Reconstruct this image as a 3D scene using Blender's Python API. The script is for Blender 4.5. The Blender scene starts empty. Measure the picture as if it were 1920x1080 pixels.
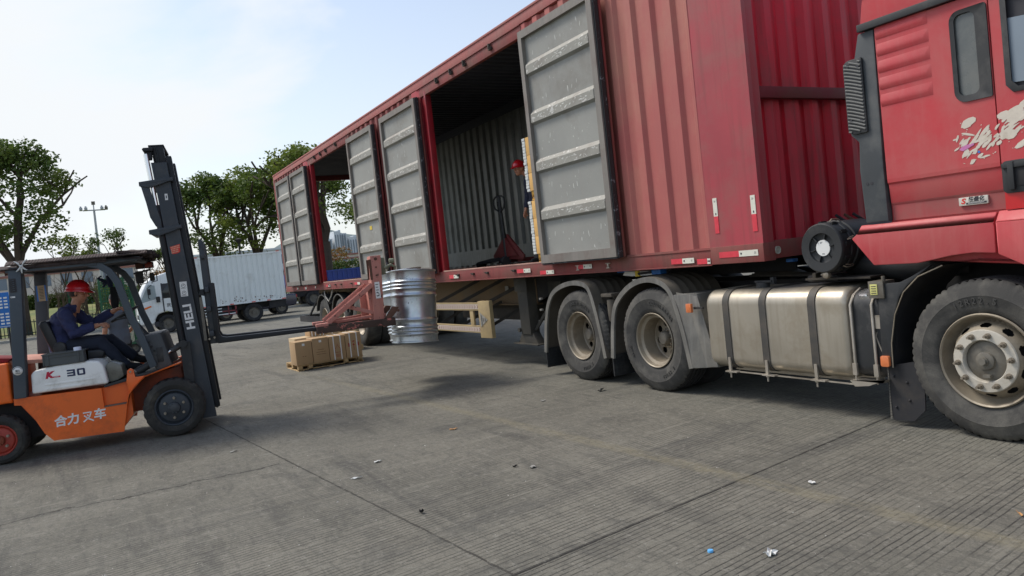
import bpy, bmesh, math, random
from math import sin, cos, pi, radians as R
from mathutils import Vector, Matrix, Euler, noise as mnoise
sc = bpy.context.scene
C = sc.collection
random.seed(7)

# ------------------------------------------------------------------ camera
CAM_F, CAM_P, CAM_R, CAM_T, CAM_H = 1440.0, .039, .108, 1.0593, 1.5334
fwd = Vector((-sin(CAM_T)*cos(CAM_P), cos(CAM_T)*cos(CAM_P), -sin(CAM_P)))
rgt = Vector((cos(CAM_T), sin(CAM_T), 0))
upv = rgt.cross(fwd)
r2 = cos(CAM_R)*rgt - sin(CAM_R)*upv
u2 = sin(CAM_R)*rgt + cos(CAM_R)*upv
cd = bpy.data.cameras.new('camera'); cam = bpy.data.objects.new('camera', cd); C.objects.link(cam)
cd.sensor_width = 36; cd.lens = 36*CAM_F/1920; cd.clip_start = .05; cd.clip_end = 3000
mw_ = Matrix((r2, u2, -fwd)).transposed().to_4x4(); mw_.translation = (0, 0, CAM_H)
cam.matrix_world = mw_
sc.camera = cam

# ------------------------------------------------------------------ light
SUN_EL, SUN_AZ = R(53), math.atan2(-.80, -.60)      # azimuth measured from +Y towards +X
sdir = Vector((sin(SUN_AZ)*cos(SUN_EL), cos(SUN_AZ)*cos(SUN_EL), sin(SUN_EL)))
sl = bpy.data.lights.new('sun', 'SUN'); sl.energy = 2.1; sl.angle = R(18); sl.color = (1, .95, .88)
so = bpy.data.objects.new('sun', sl); C.objects.link(so)
so.rotation_euler = sdir.to_track_quat('Z', 'Y').to_euler(); so.location = (-20, 5, 30)
W = bpy.data.worlds.new('World'); sc.world = W; W.use_nodes = True
nt = W.node_tree; N = nt.nodes; L = nt.links
for n in list(N): N.remove(n)
out = N.new('ShaderNodeOutputWorld'); bg = N.new('ShaderNodeBackground'); sky = N.new('ShaderNodeTexSky')
sky.sky_type = 'NISHITA'; sky.sun_disc = False; sky.sun_elevation = SUN_EL; sky.sun_rotation = SUN_AZ
sky.air_density = 1.0; sky.dust_density = 2.0; sky.ozone_density = 1.0
bg2 = N.new('ShaderNodeBackground'); bg2.inputs[0].default_value = (.935, .97, 1, 1); bg2.inputs[1].default_value = .77
bg.inputs[1].default_value = .15
L.new(sky.outputs[0], bg.inputs[0])
tc = N.new('ShaderNodeTexCoord')
sep = N.new('ShaderNodeSeparateXYZ'); L.new(tc.outputs['Generated'], sep.inputs[0])
mp = N.new('ShaderNodeMapping'); mp.inputs['Scale'].default_value = (1.6, 1.6, 4.2); mp.inputs['Location'].default_value = (.35, .9, .15)
L.new(tc.outputs['Generated'], mp.inputs[0])
nz = N.new('ShaderNodeTexNoise'); nz.inputs['Scale'].default_value = 1.35; nz.inputs['Detail'].default_value = 7; nz.inputs['Roughness'].default_value = .52
nz.inputs['Distortion'].default_value = .25
L.new(mp.outputs[0], nz.inputs['Vector'])
# a broad bank of cloud towards the sun side of the yard, thinning out to the right
dt = N.new('ShaderNodeVectorMath'); dt.operation = 'DOT_PRODUCT'; dt.inputs[1].default_value = Vector((-.97, -.12, .2)).normalized()
nrm = N.new('ShaderNodeVectorMath'); nrm.operation = 'NORMALIZE'; L.new(tc.outputs['Generated'], nrm.inputs[0]); L.new(nrm.outputs[0], dt.inputs[0])
mr = N.new('ShaderNodeMapRange'); mr.inputs[1].default_value = .895; mr.inputs[2].default_value = 1.0; mr.inputs[3].default_value = 0; mr.inputs[4].default_value = .42
L.new(dt.outputs['Value'], mr.inputs[0])
ad = N.new('ShaderNodeMath'); ad.operation = 'ADD'; L.new(nz.outputs['Fac'], ad.inputs[0]); L.new(mr.outputs[0], ad.inputs[1])
cr = N.new('ShaderNodeValToRGB'); cr.color_ramp.elements[0].position = .52; cr.color_ramp.elements[1].position = .82
cr.color_ramp.elements[0].color = (.0, .0, .0, 1); cr.color_ramp.elements[1].color = (1, 1, 1, 1); cr.color_ramp.interpolation = 'EASE'
L.new(ad.outputs[0], cr.inputs[0])
# thin white veil everywhere, thicker near the horizon
vz = N.new('ShaderNodeMapRange'); vz.inputs[1].default_value = 0; vz.inputs[2].default_value = .45; vz.inputs[3].default_value = .72; vz.inputs[4].default_value = .14
L.new(sep.outputs['Z'], vz.inputs[0])
mx_ = N.new('ShaderNodeMath'); mx_.operation = 'MAXIMUM'; L.new(vz.outputs[0], mx_.inputs[0]); L.new(cr.outputs[0], mx_.inputs[1])
mix = N.new('ShaderNodeMixShader'); L.new(mx_.outputs[0], mix.inputs[0]); L.new(bg.outputs[0], mix.inputs[1]); L.new(bg2.outputs[0], mix.inputs[2])
L.new(mix.outputs[0], out.inputs[0])
sc.view_settings.view_transform = 'Standard'; sc.view_settings.look = 'None'; sc.view_settings.exposure = .36; sc.view_settings.gamma = 1
sc.view_settings.use_curve_mapping = False

# ------------------------------------------------------------------ materials
def srgb(r, g, b):
    f = lambda v: (v/255/12.92) if v <= 10 else ((v/255+.055)/1.055)**2.4
    return (f(r), f(g), f(b))
MATS = {}
class NT:
    def __init__(s, m): s.t = m.node_tree; s.n = s.t.nodes; s.l = s.t.links
    def add(s, k, **kw):
        n = s.n.new('ShaderNode'+k)
        for a, v in kw.items():
            if a in ('operation', 'blend_type', 'data_type', 'musgrave_type', 'feature', 'noise_dimensions', 'distance', 'wave_type', 'bands_direction', 'invert'): setattr(n, a, v)
        return n
    def put(s, sock, v):
        if isinstance(v, bpy.types.NodeSocket): s.l.new(v, sock)
        elif v is not None:
            if sock.type == 'RGBA' and len(v) == 3: v = (*v, 1)
            sock.default_value = v
    def math(s, op, a, b=None, c=None, clamp=False):
        n = s.n.new('ShaderNodeMath'); n.operation = op; n.use_clamp = clamp
        s.put(n.inputs[0], a)
        if b is not None: s.put(n.inputs[1], b)
        if c is not None: s.put(n.inputs[2], c)
        return n.outputs[0]
    def mixc(s, f, a, b, mode='MIX'):
        n = s.n.new('ShaderNodeMix'); n.data_type = 'RGBA'; n.blend_type = mode
        s.put(n.inputs[0], f); s.put(n.inputs[6], a); s.put(n.inputs[7], b); return n.outputs[2]
    def noise(s, vec, scale, detail=4, rough=.55, dist=0):
        n = s.n.new('ShaderNodeTexNoise'); s.put(n.inputs['Vector'], vec)
        n.inputs['Scale'].default_value = scale; n.inputs['Detail'].default_value = detail; n.inputs['Roughness'].default_value = rough; n.inputs['Distortion'].default_value = dist
        return n.outputs['Fac']
    def ramp(s, f, a, b, lo=0., hi=1.):
        n = s.n.new('ShaderNodeMapRange'); n.clamp = True
        s.put(n.inputs[0], f); n.inputs[1].default_value = a; n.inputs[2].default_value = b; n.inputs[3].default_value = lo; n.inputs[4].default_value = hi
        return n.outputs[0]
    def mapv(s, vec, scale=(1, 1, 1), loc=(0, 0, 0), rot=(0, 0, 0)):
        n = s.n.new('ShaderNodeMapping'); s.put(n.inputs[0], vec); n.inputs['Scale'].default_value = scale; n.inputs['Location'].default_value = loc; n.inputs['Rotation'].default_value = rot
        return n.outputs[0]
def newmat(name):
    m = bpy.data.materials.new(name); m.use_nodes = True
    t = NT(m); b = t.n['Principled BSDF']; MATS[name] = m
    return m, t, b
def mat(name, col, rough=.6, metal=0., var=.12, vs=3., dirt=None, dirt_amt=.4, dirt_scale=2.5, fine=None, bump=.0, bs=60., streak=None, streak_amt=.5, spots=None, spots_thr=.68, spots_scale=25, spots_stretch=(1, 1, 1), coat=0., vec='Object', spec=None):
    """paint/metal/rubber with cloudy variation, a dust or rust layer, vertical streaks and chips"""
    m, t, b = newmat(name)
    co = t.n.new('ShaderNodeTexCoord').outputs[vec]
    n1 = t.noise(co, vs, 5, .6)
    lo = tuple(c*(1-var) for c in col); hi = tuple(min(1, c*(1+var)) for c in col)
    c = t.mixc(t.ramp(n1, .3, .7), lo, hi)
    rr = t.ramp(n1, .3, .7, max(.02, rough-.08), min(1, rough+.08))
    if dirt:
        n2 = t.noise(co, dirt_scale, 8, .68, .3)
        f = t.ramp(n2, .62-.35*dirt_amt, .78-.2*dirt_amt, 0, min(1, .35+dirt_amt))
        c = t.mixc(f, c, dirt)
        rr = t.math('MAXIMUM', rr, t.math('MULTIPLY', f, .85))
    if streak:
        n3 = t.noise(t.mapv(co, (9, 9, .5)), 2.2, 5, .6)
        c = t.mixc(t.ramp(n3, .5, .75, 0, streak_amt), c, streak)
    if spots:
        n4 = t.noise(t.mapv(co, spots_stretch), spots_scale, 6, .7, .6)
        f4 = t.ramp(n4, spots_thr, spots_thr+.02)
        c = t.mixc(f4, c, spots)
    if fine:
        n5 = t.noise(co, 180, 2, .5); c = t.mixc(t.ramp(n5, .35, .65, 0, fine), c, tuple(x*.45 for x in col))
    t.put(b.inputs['Base Color'], c); t.put(b.inputs['Roughness'], rr); b.inputs['Metallic'].default_value = metal
    if coat: b.inputs['Coat Weight'].default_value = coat; b.inputs['Coat Roughness'].default_value = .15
    if spec is not None: b.inputs['Specular IOR Level'].default_value = spec
    if bump:
        n6 = t.noise(co, bs, 4, .6); bn = t.n.new('ShaderNodeBump'); bn.inputs['Strength'].default_value = bump; bn.inputs['Distance'].default_value = .01
        t.put(bn.inputs['Height'], n6); t.put(b.inputs['Normal'], bn.outputs[0])
    return m
DUST = srgb(128, 112, 95)
cont_red = mat('container_red', srgb(176, 94, 88), .66, 0, .08, .7, dirt=srgb(178, 122, 104), dirt_amt=.65, dirt_scale=.5, streak=srgb(160, 76, 76), streak_amt=.22, fine=.1)
cont_post = mat('container_post_red', srgb(168, 62, 70), .6, 0, .12, 1.3, dirt=srgb(146, 88, 82), dirt_amt=.55, dirt_scale=1.4, streak=srgb(120, 60, 58), streak_amt=.5, fine=.1, spots=srgb(95, 45, 42), spots_thr=.74, spots_scale=9)
cont_front = mat('container_front_red', srgb(190, 28, 50), .5, 0, .12, 1.6, dirt=srgb(140, 52, 54), dirt_amt=.35, dirt_scale=1.5, streak=srgb(100, 36, 34), streak_amt=.5)
cont_rail = mat('container_rail_red', srgb(138, 62, 58), .7, 0, .15, 2, dirt=srgb(120, 84, 72), dirt_amt=.55, dirt_scale=1.8, streak=srgb(96, 58, 50), streak_amt=.6, fine=.2, spots=srgb(70, 42, 36), spots_thr=.72, spots_scale=14)
jamb_red = mat('jamb_red', srgb(152, 22, 34), .5, 0, .12, 3, dirt=srgb(96, 34, 36), dirt_amt=.4)
door_grey = mat('door_grey', srgb(146, 146, 139), .6, 0, .1, 1.6, dirt=srgb(112, 106, 96), dirt_amt=.35, dirt_scale=1.3, streak=srgb(146, 143, 134), streak_amt=.4, spots=srgb(205, 204, 196), spots_thr=.655, spots_scale=10, spots_stretch=(1.6, 1.6, 1.0), fine=.1)
door_rib = mat('door_rib_scuffed', srgb(148, 146, 136), .6, 0, .1, 2.6, dirt=srgb(120, 110, 100), dirt_amt=.35, spots=srgb(200, 198, 190), spots_thr=.585, spots_scale=11, spots_stretch=(1, 1, 2), fine=.1)
door_frame = mat('door_frame_grey', srgb(124, 119, 111), .65, 0, .12, 2.6, dirt=srgb(104, 84, 74), dirt_amt=.35, streak=srgb(150, 140, 134), streak_amt=.4, spots=srgb(196, 190, 182), spots_thr=.72, spots_scale=22)
inner_grey = mat('inner_wall_grey', srgb(120, 124, 118), .38, 0, .15, 2, dirt=srgb(90, 90, 84), dirt_amt=.4, streak=srgb(150, 152, 146), streak_amt=.5, spots=srgb(200, 200, 195), spots_thr=.7, spots_scale=12, spots_stretch=(3, 3, .6))
roof_dark = mat('inner_roof_grey', srgb(50, 54, 62), .6, 0, .15, 2)
floor_ply = mat('container_floor', srgb(120, 108, 92), .8, 0, .2, 3, dirt=srgb(80, 74, 66), dirt_amt=.5)
gasket = mat('gasket_black', (.02, .02, .022), .6, 0, .2, 8, spots=srgb(120, 124, 128), spots_thr=.6, spots_scale=14)
rubber = mat('tyre_rubber', srgb(62, 61, 58), .85, 0, .15, 5, dirt=srgb(108, 105, 97), dirt_amt=.5, dirt_scale=3.2, fine=.2, bump=.15, bs=90)
tread = mat('tyre_tread', srgb(40, 40, 41), .9, 0, .15, 6, dirt=srgb(86, 84, 78), dirt_amt=.35, dirt_scale=4, bump=.3, bs=60)
rubber_fl = mat('forklift_tyre_rubber', srgb(48, 47, 44), .9, 0, .15, 6, dirt=srgb(96, 92, 82), dirt_amt=.4, dirt_scale=4, bump=.2)
rim_steel = mat('rim_steel_dusty', srgb(150, 140, 122), .5, .25, .15, 4, dirt=srgb(112, 98, 80), dirt_amt=.45, dirt_scale=4, fine=.15, spots=srgb(92, 70, 52), spots_thr=.69, spots_scale=10)
rim_white = mat('rim_ring_pale', srgb(196, 190, 176), .45, .1, .1, 5, dirt=srgb(150, 138, 118), dirt_amt=.4, dirt_scale=5, spots=srgb(92, 72, 56), spots_thr=.68, spots_scale=16)
hub_grey = mat('hub_grey', srgb(112, 108, 98), .6, .2, .15, 6, dirt=srgb(90, 82, 70), dirt_amt=.5, dirt_scale=7)
bolt_steel = mat('bolt_steel', srgb(150, 140, 124), .45, .5, .15, 20)
black = mat('black_plastic', srgb(40, 42, 43), .6, 0, .15, 3, dirt=srgb(92, 90, 86), dirt_amt=.28, dirt_scale=3, fine=.1)
blackd = mat('chassis_black', (.02, .02, .022), .8, 0, .3, 4, dirt=srgb(70, 64, 56), dirt_amt=.35)
grey_pl = mat('corner_fairing_grey', srgb(66, 70, 72), .62, 0, .12, 3, dirt=srgb(108, 108, 104), dirt_amt=.3, dirt_scale=2, fine=.1)
fender_g = mat('fender_grey_dusty', srgb(104, 102, 96), .8, 0, .12, 3, dirt=srgb(134, 130, 120), dirt_amt=.5, dirt_scale=3, streak=srgb(150, 148, 142), streak_amt=.5, fine=.1)
fender_t = mat('fender_top_dusty', srgb(92, 86, 76), .9, 0, .1, 4, dirt=srgb(112, 104, 92), dirt_amt=.5)
cab_red = mat('cab_red', srgb(190, 56, 62), .58, 0, .07, 1.5, dirt=srgb(182, 92, 88), dirt_amt=.55, dirt_scale=1.2, streak=srgb(188, 92, 90), streak_amt=.35, fine=.06, coat=.05)
cab_red_low = mat('cab_red_dusty', srgb(160, 72, 72), .6, 0, .08, 2, dirt=srgb(138, 92, 84), dirt_amt=.5, dirt_scale=1.6, streak=srgb(150, 104, 94), streak_amt=.5)
cab_red_new = mat('cab_red_clean', srgb(196, 18, 24), .35, 0, .06, 3, coat=.3)
fend_red = mat('cab_fender_red', srgb(184, 66, 70), .55, 0, .07, 2, dirt=srgb(186, 96, 92), dirt_amt=.5, dirt_scale=1.3, streak=srgb(196, 120, 114), streak_amt=.3, coat=.03)
glass = mat('cab_glass_dusty', srgb(92, 96, 94), .25, 0, .08, 3, dirt=srgb(118, 118, 112), dirt_amt=.5, dirt_scale=3)
alu = mat('fuel_tank_aluminium', srgb(176, 168, 152), .42, .55, .07, 2.2, dirt=srgb(142, 128, 104), dirt_amt=.35, dirt_scale=2, streak=srgb(150, 140, 122), streak_amt=.5, spots=srgb(84, 66, 44), spots_thr=.745, spots_scale=8, fine=.06)
strapm = mat('strap_dark', srgb(72, 70, 66), .65, .2, .15, 5, dirt=srgb(110, 100, 86), dirt_amt=.45)
steel = mat('zinc_steel', srgb(178, 170, 156), .45, .6, .12, 8, dirt=srgb(120, 108, 90), dirt_amt=.3)
white_p = mat('white_label', srgb(225, 225, 220), .5, 0, .03, 10)
tape_w = mat('tape_white', srgb(220, 218, 202), .45, 0, .06, 30)
tape_r = mat('tape_red', srgb(214, 62, 74), .45, 0, .08, 20)
ink = mat('ink_dark', (.03, .03, .035), .6, 0, .1, 10)
amber = mat('amber_lens', srgb(214, 120, 70), .3, 0, .1, 10, coat=.5)
beige = mat('trailer_beam_tan', srgb(112, 90, 60), .75, 0, .15, 2, dirt=srgb(100, 88, 66), dirt_amt=.5, dirt_scale=1.6)
guard_y = mat('guard_yellow', srgb(178, 156, 112), .7, 0, .1, 3, dirt=srgb(146, 128, 98), dirt_amt=.45, dirt_scale=3, fine=.15)
under = mat('under_steel', srgb(58, 54, 48), .85, 0, .2, 3, dirt=srgb(90, 80, 66), dirt_amt=.4)
leg_g = mat('landing_leg_grey', srgb(66, 64, 58), .75, .1, .15, 3, dirt=srgb(92, 86, 74), dirt_amt=.5)
orange = mat('forklift_orange', srgb(234, 104, 28), .45, 0, .06, 2.5, dirt=srgb(160, 74, 36), dirt_amt=.28, dirt_scale=3, coat=.2, spots=srgb(90, 56, 40), spots_thr=.76, spots_scale=14)
orange_in = mat('forklift_orange_dirty', srgb(150, 66, 34), .7, 0, .15, 4, dirt=srgb(80, 52, 40), dirt_amt=.5)
hoodw = mat('forklift_hood_white', srgb(242, 242, 236), .45, 0, .04, 2, dirt=srgb(170, 166, 154), dirt_amt=.3, dirt_scale=4, spots=srgb(110, 100, 84), spots_thr=.77, spots_scale=22)
fl_grey = mat('forklift_guard_grey', srgb(62, 72, 80), .5, 0, .08, 3, dirt=srgb(84, 88, 90), dirt_amt=.3, dirt_scale=3)
mast_m = mat('mast_grey', srgb(54, 60, 66), .5, .1, .1, 3, dirt=srgb(82, 80, 78), dirt_amt=.3, dirt_scale=5, spots=srgb(110, 80, 66), spots_thr=.76, spots_scale=16)
mast_d = mat('mast_inner_dark', srgb(30, 33, 36), .55, .2, .15, 4)
chrome = mat('chrome_rod', (.75, .76, .78), .16, 1, .05, 5)
seatm = mat('seat_vinyl', srgb(34, 36, 38), .45, 0, .15, 6)
crate_m = mat('crate_grey', srgb(80, 84, 84), .65, 0, .12, 6, spots=srgb(160, 158, 150), spots_thr=.7, spots_scale=18)
coverm = mat('roof_cover_brown', srgb(74, 62, 58), .9, 0, .3, 7, dirt=srgb(44, 38, 36), dirt_amt=.5, dirt_scale=9, bump=.6, bs=25)
pinkred = mat('attachment_red_oxide', srgb(184, 122, 108), .7, 0, .08, 6, dirt=srgb(172, 98, 84), dirt_amt=.4, dirt_scale=6, spots=srgb(66, 50, 44), spots_thr=.60, spots_scale=11, streak=srgb(196, 140, 124), streak_amt=.4)
rust_w = mat('attachment_worn_steel', srgb(74, 58, 50), .8, .2, .25, 8, spots=srgb(184, 112, 100), spots_thr=.58, spots_scale=9)
brown_r = mat('rusty_brown', srgb(96, 68, 54), .85, 0, .25, 10)
olive = mat('motor_plate_olive', srgb(128, 132, 108), .6, 0, .12, 6, dirt=srgb(96, 92, 76), dirt_amt=.4)
card = mat('cardboard', srgb(172, 142, 104), .85, 0, .05, 3, dirt=srgb(158, 128, 92), dirt_amt=.3, dirt_scale=3, fine=.05)
card_l = mat('cardboard_light', srgb(196, 172, 134), .85, 0, .05, 3)
carton_o = mat('carton_ochre', srgb(214, 170, 100), .8, 0, .05, 5)
bagw = mat('sack_white', srgb(205, 208, 204), .7, 0, .15, 14)
pallet_m = mat('pallet_wood', srgb(176, 148, 104), .85, 0, .15, 9, streak=srgb(130, 104, 70), streak_amt=.4)
wood_y = mat('pallet_yellow', srgb(206, 160, 70), .8, 0, .15, 9)
skin = mat('skin', srgb(180, 126, 98), .5, 0, .08, 12)
helm = mat('helmet_red', srgb(196, 28, 36), .28, 0, .05, 10, coat=.6)
navy = mat('navy_cloth', srgb(44, 50, 86), .85, 0, .16, 9, bump=.35, bs=30)
jeans = mat('dark_trousers', srgb(34, 40, 54), .88, 0, .16, 9, bump=.3, bs=30)
shirtg = mat('grey_shirt', srgb(88, 96, 106), .88, 0, .12, 9)
blackc = mat('black_cloth', srgb(26, 27, 30), .9, 0, .15, 8)
hairm = mat('hair_black', (.015, .013, .012), .6, 0, .2, 30)
bark = mat('bark', srgb(72, 62, 52), .95, 0, .25, 6, bump=.8, bs=14)
limew = mat('trunk_limewash', srgb(190, 196, 196), .85, 0, .1, 6)
whitet = mat('white_truck_paint', srgb(226, 230, 228), .45, 0, .04, .8, dirt=srgb(168, 166, 156), dirt_amt=.25, dirt_scale=.8, streak=srgb(170, 168, 160), streak_amt=.3)
rustt = mat('white_truck_side', srgb(224, 229, 226), .5, 0, .04, .8, dirt=srgb(176, 174, 164), dirt_amt=.25, dirt_scale=.9, spots=srgb(70, 52, 40), spots_thr=.7, spots_scale=3)
carglass = mat('car_glass', srgb(30, 36, 40), .1, 0, .1, 3)
navycar = mat('car_navy', srgb(26, 28, 52), .25, 0, .05, 3, coat=.8)
bluet = mat('blue_truck_paint', srgb(34, 58, 132), .5, 0, .08, 2, dirt=srgb(40, 58, 110), dirt_amt=.3)
greenp = mat('green_paint', srgb(30, 92, 58), .5, 0, .1, 4)
grass_m = mat('grass_green', srgb(98, 108, 48), .95, 0, .35, .8, dirt=srgb(132, 122, 70), dirt_amt=.5, dirt_scale=.35)
polem = mat('pole_galvanised', srgb(168, 172, 176), .5, .3, .05, 2)
bld_w = mat('building_pale', srgb(206, 196, 184), .8, 0, .05, .1)
bld_r = mat('building_roof_rust', srgb(150, 104, 92), .8, 0, .1, .2)
winm = mat('window_dark', srgb(110, 122, 134), .2, 0, .1, .3)
tower_m = mat('tower_white', srgb(200, 206, 210), .8, 0, .05, .05)
hillm = mat('hill_hazed', srgb(98, 112, 112), .95, 0, .1, .02)  # wooded hill, its blue-grey carries painted distance haze
signb = mat('sign_blue', srgb(28, 108, 184), .45, 0, .05, 3)
blueb = mat('bright_blue', srgb(50, 120, 200), .4, 0, .1, 8)
yellowb = mat('bright_yellow', srgb(220, 190, 60), .5, 0, .1, 8)
capblue = mat('bottle_cap_blue', srgb(100, 176, 228), .4, 0, .08, 60)
paperm = mat('scrap_white', srgb(214, 214, 208), .8, 0, .1, 40, bump=.5, bs=120)
leafdry = mat('dry_leaf', srgb(176, 132, 84), .8, 0, .15, 60)
scrapd = mat('scrap_dark', srgb(28, 28, 28), .7, 0, .2, 60)
scrapg = mat('scrap_grey', srgb(150, 148, 140), .8, 0, .2, 60)
magenta = mat('magenta_vinyl', srgb(190, 20, 60), .5, 0, .05, 10)
navyv = mat('navy_vinyl', srgb(34, 44, 78), .5, 0, .05, 10)
rimred = mat('rim_red_dusty', srgb(168, 64, 50), .6, 0, .12, 8, dirt=srgb(110, 60, 48), dirt_amt=.4, dirt_scale=8)
redv = mat('red_vinyl', srgb(214, 52, 40), .5, 0, .05, 10)
whitev = mat('white_vinyl', srgb(226, 226, 222), .5, 0, .04, 10)
palev = mat('peeled_sticker', srgb(208, 198, 182), .7, 0, .08, 14, dirt=srgb(180, 168, 150), dirt_amt=.3, dirt_scale=14)
pinkv = mat('peeled_sticker_pink', srgb(196, 120, 170), .6, 0, .1, 14)

# galvanised steel with spangle and soft dents
m, t, b = newmat('galvanised_drum'); drum_m = m
co = t.n.new('ShaderNodeTexCoord').outputs['Object']
vo = t.n.new('ShaderNodeTexVoronoi'); vo.inputs['Scale'].default_value = 38; t.put(vo.inputs['Vector'], t.mapv(co, (1, 1, .8)))
c = t.mixc(t.ramp(t.noise(co, 5, 5, .6), .3, .7), srgb(176, 184, 190), srgb(206, 212, 216))
c = t.mixc(.05, c, vo.outputs['Color'], 'SOFT_LIGHT')
sp = t.noise(co, 75, 3, .7); patch = t.noise(co, 4.2, 2, .5)
f = t.math('MULTIPLY', t.ramp(sp, .6, .64), t.ramp(patch, .52, .6))
c = t.mixc(f, c, srgb(70, 74, 78))
t.put(b.inputs['Base Color'], c); b.inputs['Metallic'].default_value = .92
t.put(b.inputs['Roughness'], t.ramp(t.noise(co, 4, 4, .6), .3, .7, .28, .40))
bn = t.n.new('ShaderNodeBump'); bn.inputs['Strength'].default_value = .05; bn.inputs['Distance'].default_value = .02; t.put(bn.inputs['Height'], t.noise(t.mapv(co, (1, 1, .2)), 5, 2, .4)); t.put(b.inputs['Normal'], bn.outputs[0])

# leaves: colour varies from leaf to leaf and clump to clump
def leafmat(name, a, bcol, ccol):
    m, t, b = newmat(name)
    g = t.n.new('ShaderNodeNewGeometry'); co = t.n.new('ShaderNodeTexCoord').outputs['Object']
    c = t.mixc(g.outputs['Random Per Island'], a, bcol); c = t.mixc(t.ramp(t.noise(co, .55, 3, .5), .4, .65, 0, .75), c, ccol)
    t.put(b.inputs['Base Color'], c); b.inputs['Roughness'].default_value = .6
    b.inputs['Specular IOR Level'].default_value = .3
    tr = t.n.new('ShaderNodeBsdfTranslucent'); t.put(tr.inputs[0], c); mx = t.n.new('ShaderNodeMixShader'); mx.inputs[0].default_value = .28
    o = t.n['Material Output']; t.l.new(b.outputs[0], mx.inputs[1]); t.l.new(tr.outputs[0], mx.inputs[2]); t.l.new(mx.outputs[0], o.inputs[0])
    return m
leaf1 = leafmat('leaf_dark', srgb(52, 72, 32), srgb(88, 112, 48), srgb(108, 122, 54))
leaf2 = leafmat('leaf_mid', srgb(60, 82, 32), srgb(102, 124, 50), srgb(132, 142, 60))
leaf3 = leafmat('leaf_hedge', srgb(52, 70, 28), srgb(84, 100, 38), srgb(70, 84, 34))
leaf4 = leafmat('leaf_autumn', srgb(120, 100, 50), srgb(150, 96, 50), srgb(90, 104, 44))

# ------------------------------------------------------------------ ground material (world metres)
m, t, b = newmat('yard_concrete'); ground_m = m
P = t.n.new('ShaderNodeTexCoord').outputs['Object']
sp = t.n.new('ShaderNodeSeparateXYZ'); t.put(sp.inputs[0], P); X, Y = sp.outputs[0], sp.outputs[1]
dist_fade = t.math('POWER', t.math('ADD', t.math('MULTIPLY', X, X), t.math('MULTIPLY', Y, Y)), .5)
base = t.mixc(t.ramp(t.noise(P, .55, 6, .62, .3), .32, .68), srgb(106, 103, 94), srgb(130, 126, 115))
base = t.mixc(t.ramp(t.noise(P, 2.6, 6, .7, .4), .52, .72, 0, .6), base, srgb(82, 80, 76))
base = t.mixc(t.ramp(t.noise(t.mapv(P, (.5, 1, 1)), 1.1, 5, .6), .56, .7, 0, .45), base, srgb(132, 127, 115))
# tyre smears
sm = t.noise(t.mapv(P, (.35, 2.4, 1), rot=(0, 0, .5)), 1.2, 5, .65, .5)
base = t.mixc(t.ramp(sm, .55, .72, 0, .7), base, srgb(68, 67, 65))
sm2 = t.noise(t.mapv(P, (2.6, .3, 1), rot=(0, 0, .15)), 1.0, 5, .65, .4)
base = t.mixc(t.ramp(sm2, .56, .72, 0, .6), base, srgb(74, 73, 71))
base = t.mixc(t.ramp(t.noise(P, 95, 3, .75), .5, .72, 0, .5), base, srgb(60, 58, 55))
base = t.mixc(t.ramp(t.noise(P, 140, 2, .7), .63, .68, 0, .4), base, srgb(154, 150, 140))
wob = t.math('MULTIPLY', t.math('SUBTRACT', t.noise(P, 7, 4, .6), .5), .05)
wobs = t.math('MULTIPLY', t.math('SUBTRACT', t.noise(P, 9, 2, .6), .5), .012)
u = t.math('ADD', t.math('ADD', X, t.math('MULTIPLY', Y, .134)), wobs)
v = t.math('SUBTRACT', Y, t.math('MULTIPLY', X, .08))
# saw-cut grooves in bundles
gs = .0395
ph = t.math('FRACT', t.math('DIVIDE', u, gs))
groove = t.math('LESS_THAN', t.math('ABSOLUTE', t.math('SUBTRACT', ph, .5)), .10)
bun = t.math('FRACT', t.math('DIVIDE', u, .395)); bundle = t.math('LESS_THAN', bun, .86)
wear = t.ramp(t.noise(t.mapv(P, (1, .3, 1)), 1.9, 5, .65), .38, .5, .12, 1)
wear2 = t.ramp(t.noise(t.mapv(P, (1, .45, 1)), 10, 4, .75), .34, .46, .35, 1)
nearf = t.ramp(dist_fade, 3.5, 10.5, 1.0, .12)
rightf = t.ramp(X, -8.5, -5.2, .42, 1.)
gm = t.math('MULTIPLY', t.math('MULTIPLY', t.math('MULTIPLY', groove, bundle), t.math('MULTIPLY', wear, wear2)), t.math('MULTIPLY', nearf, rightf))
base = t.mixc(t.math('MULTIPLY', gm, .88), base, srgb(46, 44, 42))
def joint(expr, w, amt, wobv, col, lim=None):
    global base
    d = t.math('ABSOLUTE', t.math('ADD', expr, wobv)); f = t.ramp(d, w*.6, w, amt, 0)
    if lim:
        s, a, bb = lim
        f = t.math('MULTIPLY', f, t.math('MULTIPLY', t.math('GREATER_THAN', s, a), t.math('LESS_THAN', s, bb)))
    base = t.mixc(f, base, col); return f
j1 = joint(t.math('ADD', u, 3.045), .010, .95, None or 0.0, srgb(38, 36, 34))
j2 = joint(t.math('SUBTRACT', v, 1.94), .008, .8, t.math('ADD', t.math('MULTIPLY', wob, .5), t.math('MULTIPLY', t.math('SUBTRACT', t.noise(P, 60, 3, .7), .5), .02)), srgb(56, 53, 48))
c1 = joint(t.math('ADD', X, 6.74), .014, .9, t.math('MULTIPLY', t.math('SUBTRACT', t.noise(P, 1.7, 5, .7), .5), .5), srgb(48, 45, 40), (Y, -2.2, 1.32))
c2 = joint(t.math('ADD', X, 8.3), .011, .7, t.math('MULTIPLY', t.math('SUBTRACT', t.noise(P, 2.1, 5, .75), .5), 1.2), srgb(60, 57, 52), (Y, -1.6, -.2))
j3 = joint(t.math('SUBTRACT', t.math('ADD', u, 0), -8.9), .008, .5, 0.0, srgb(60, 58, 54))
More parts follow.
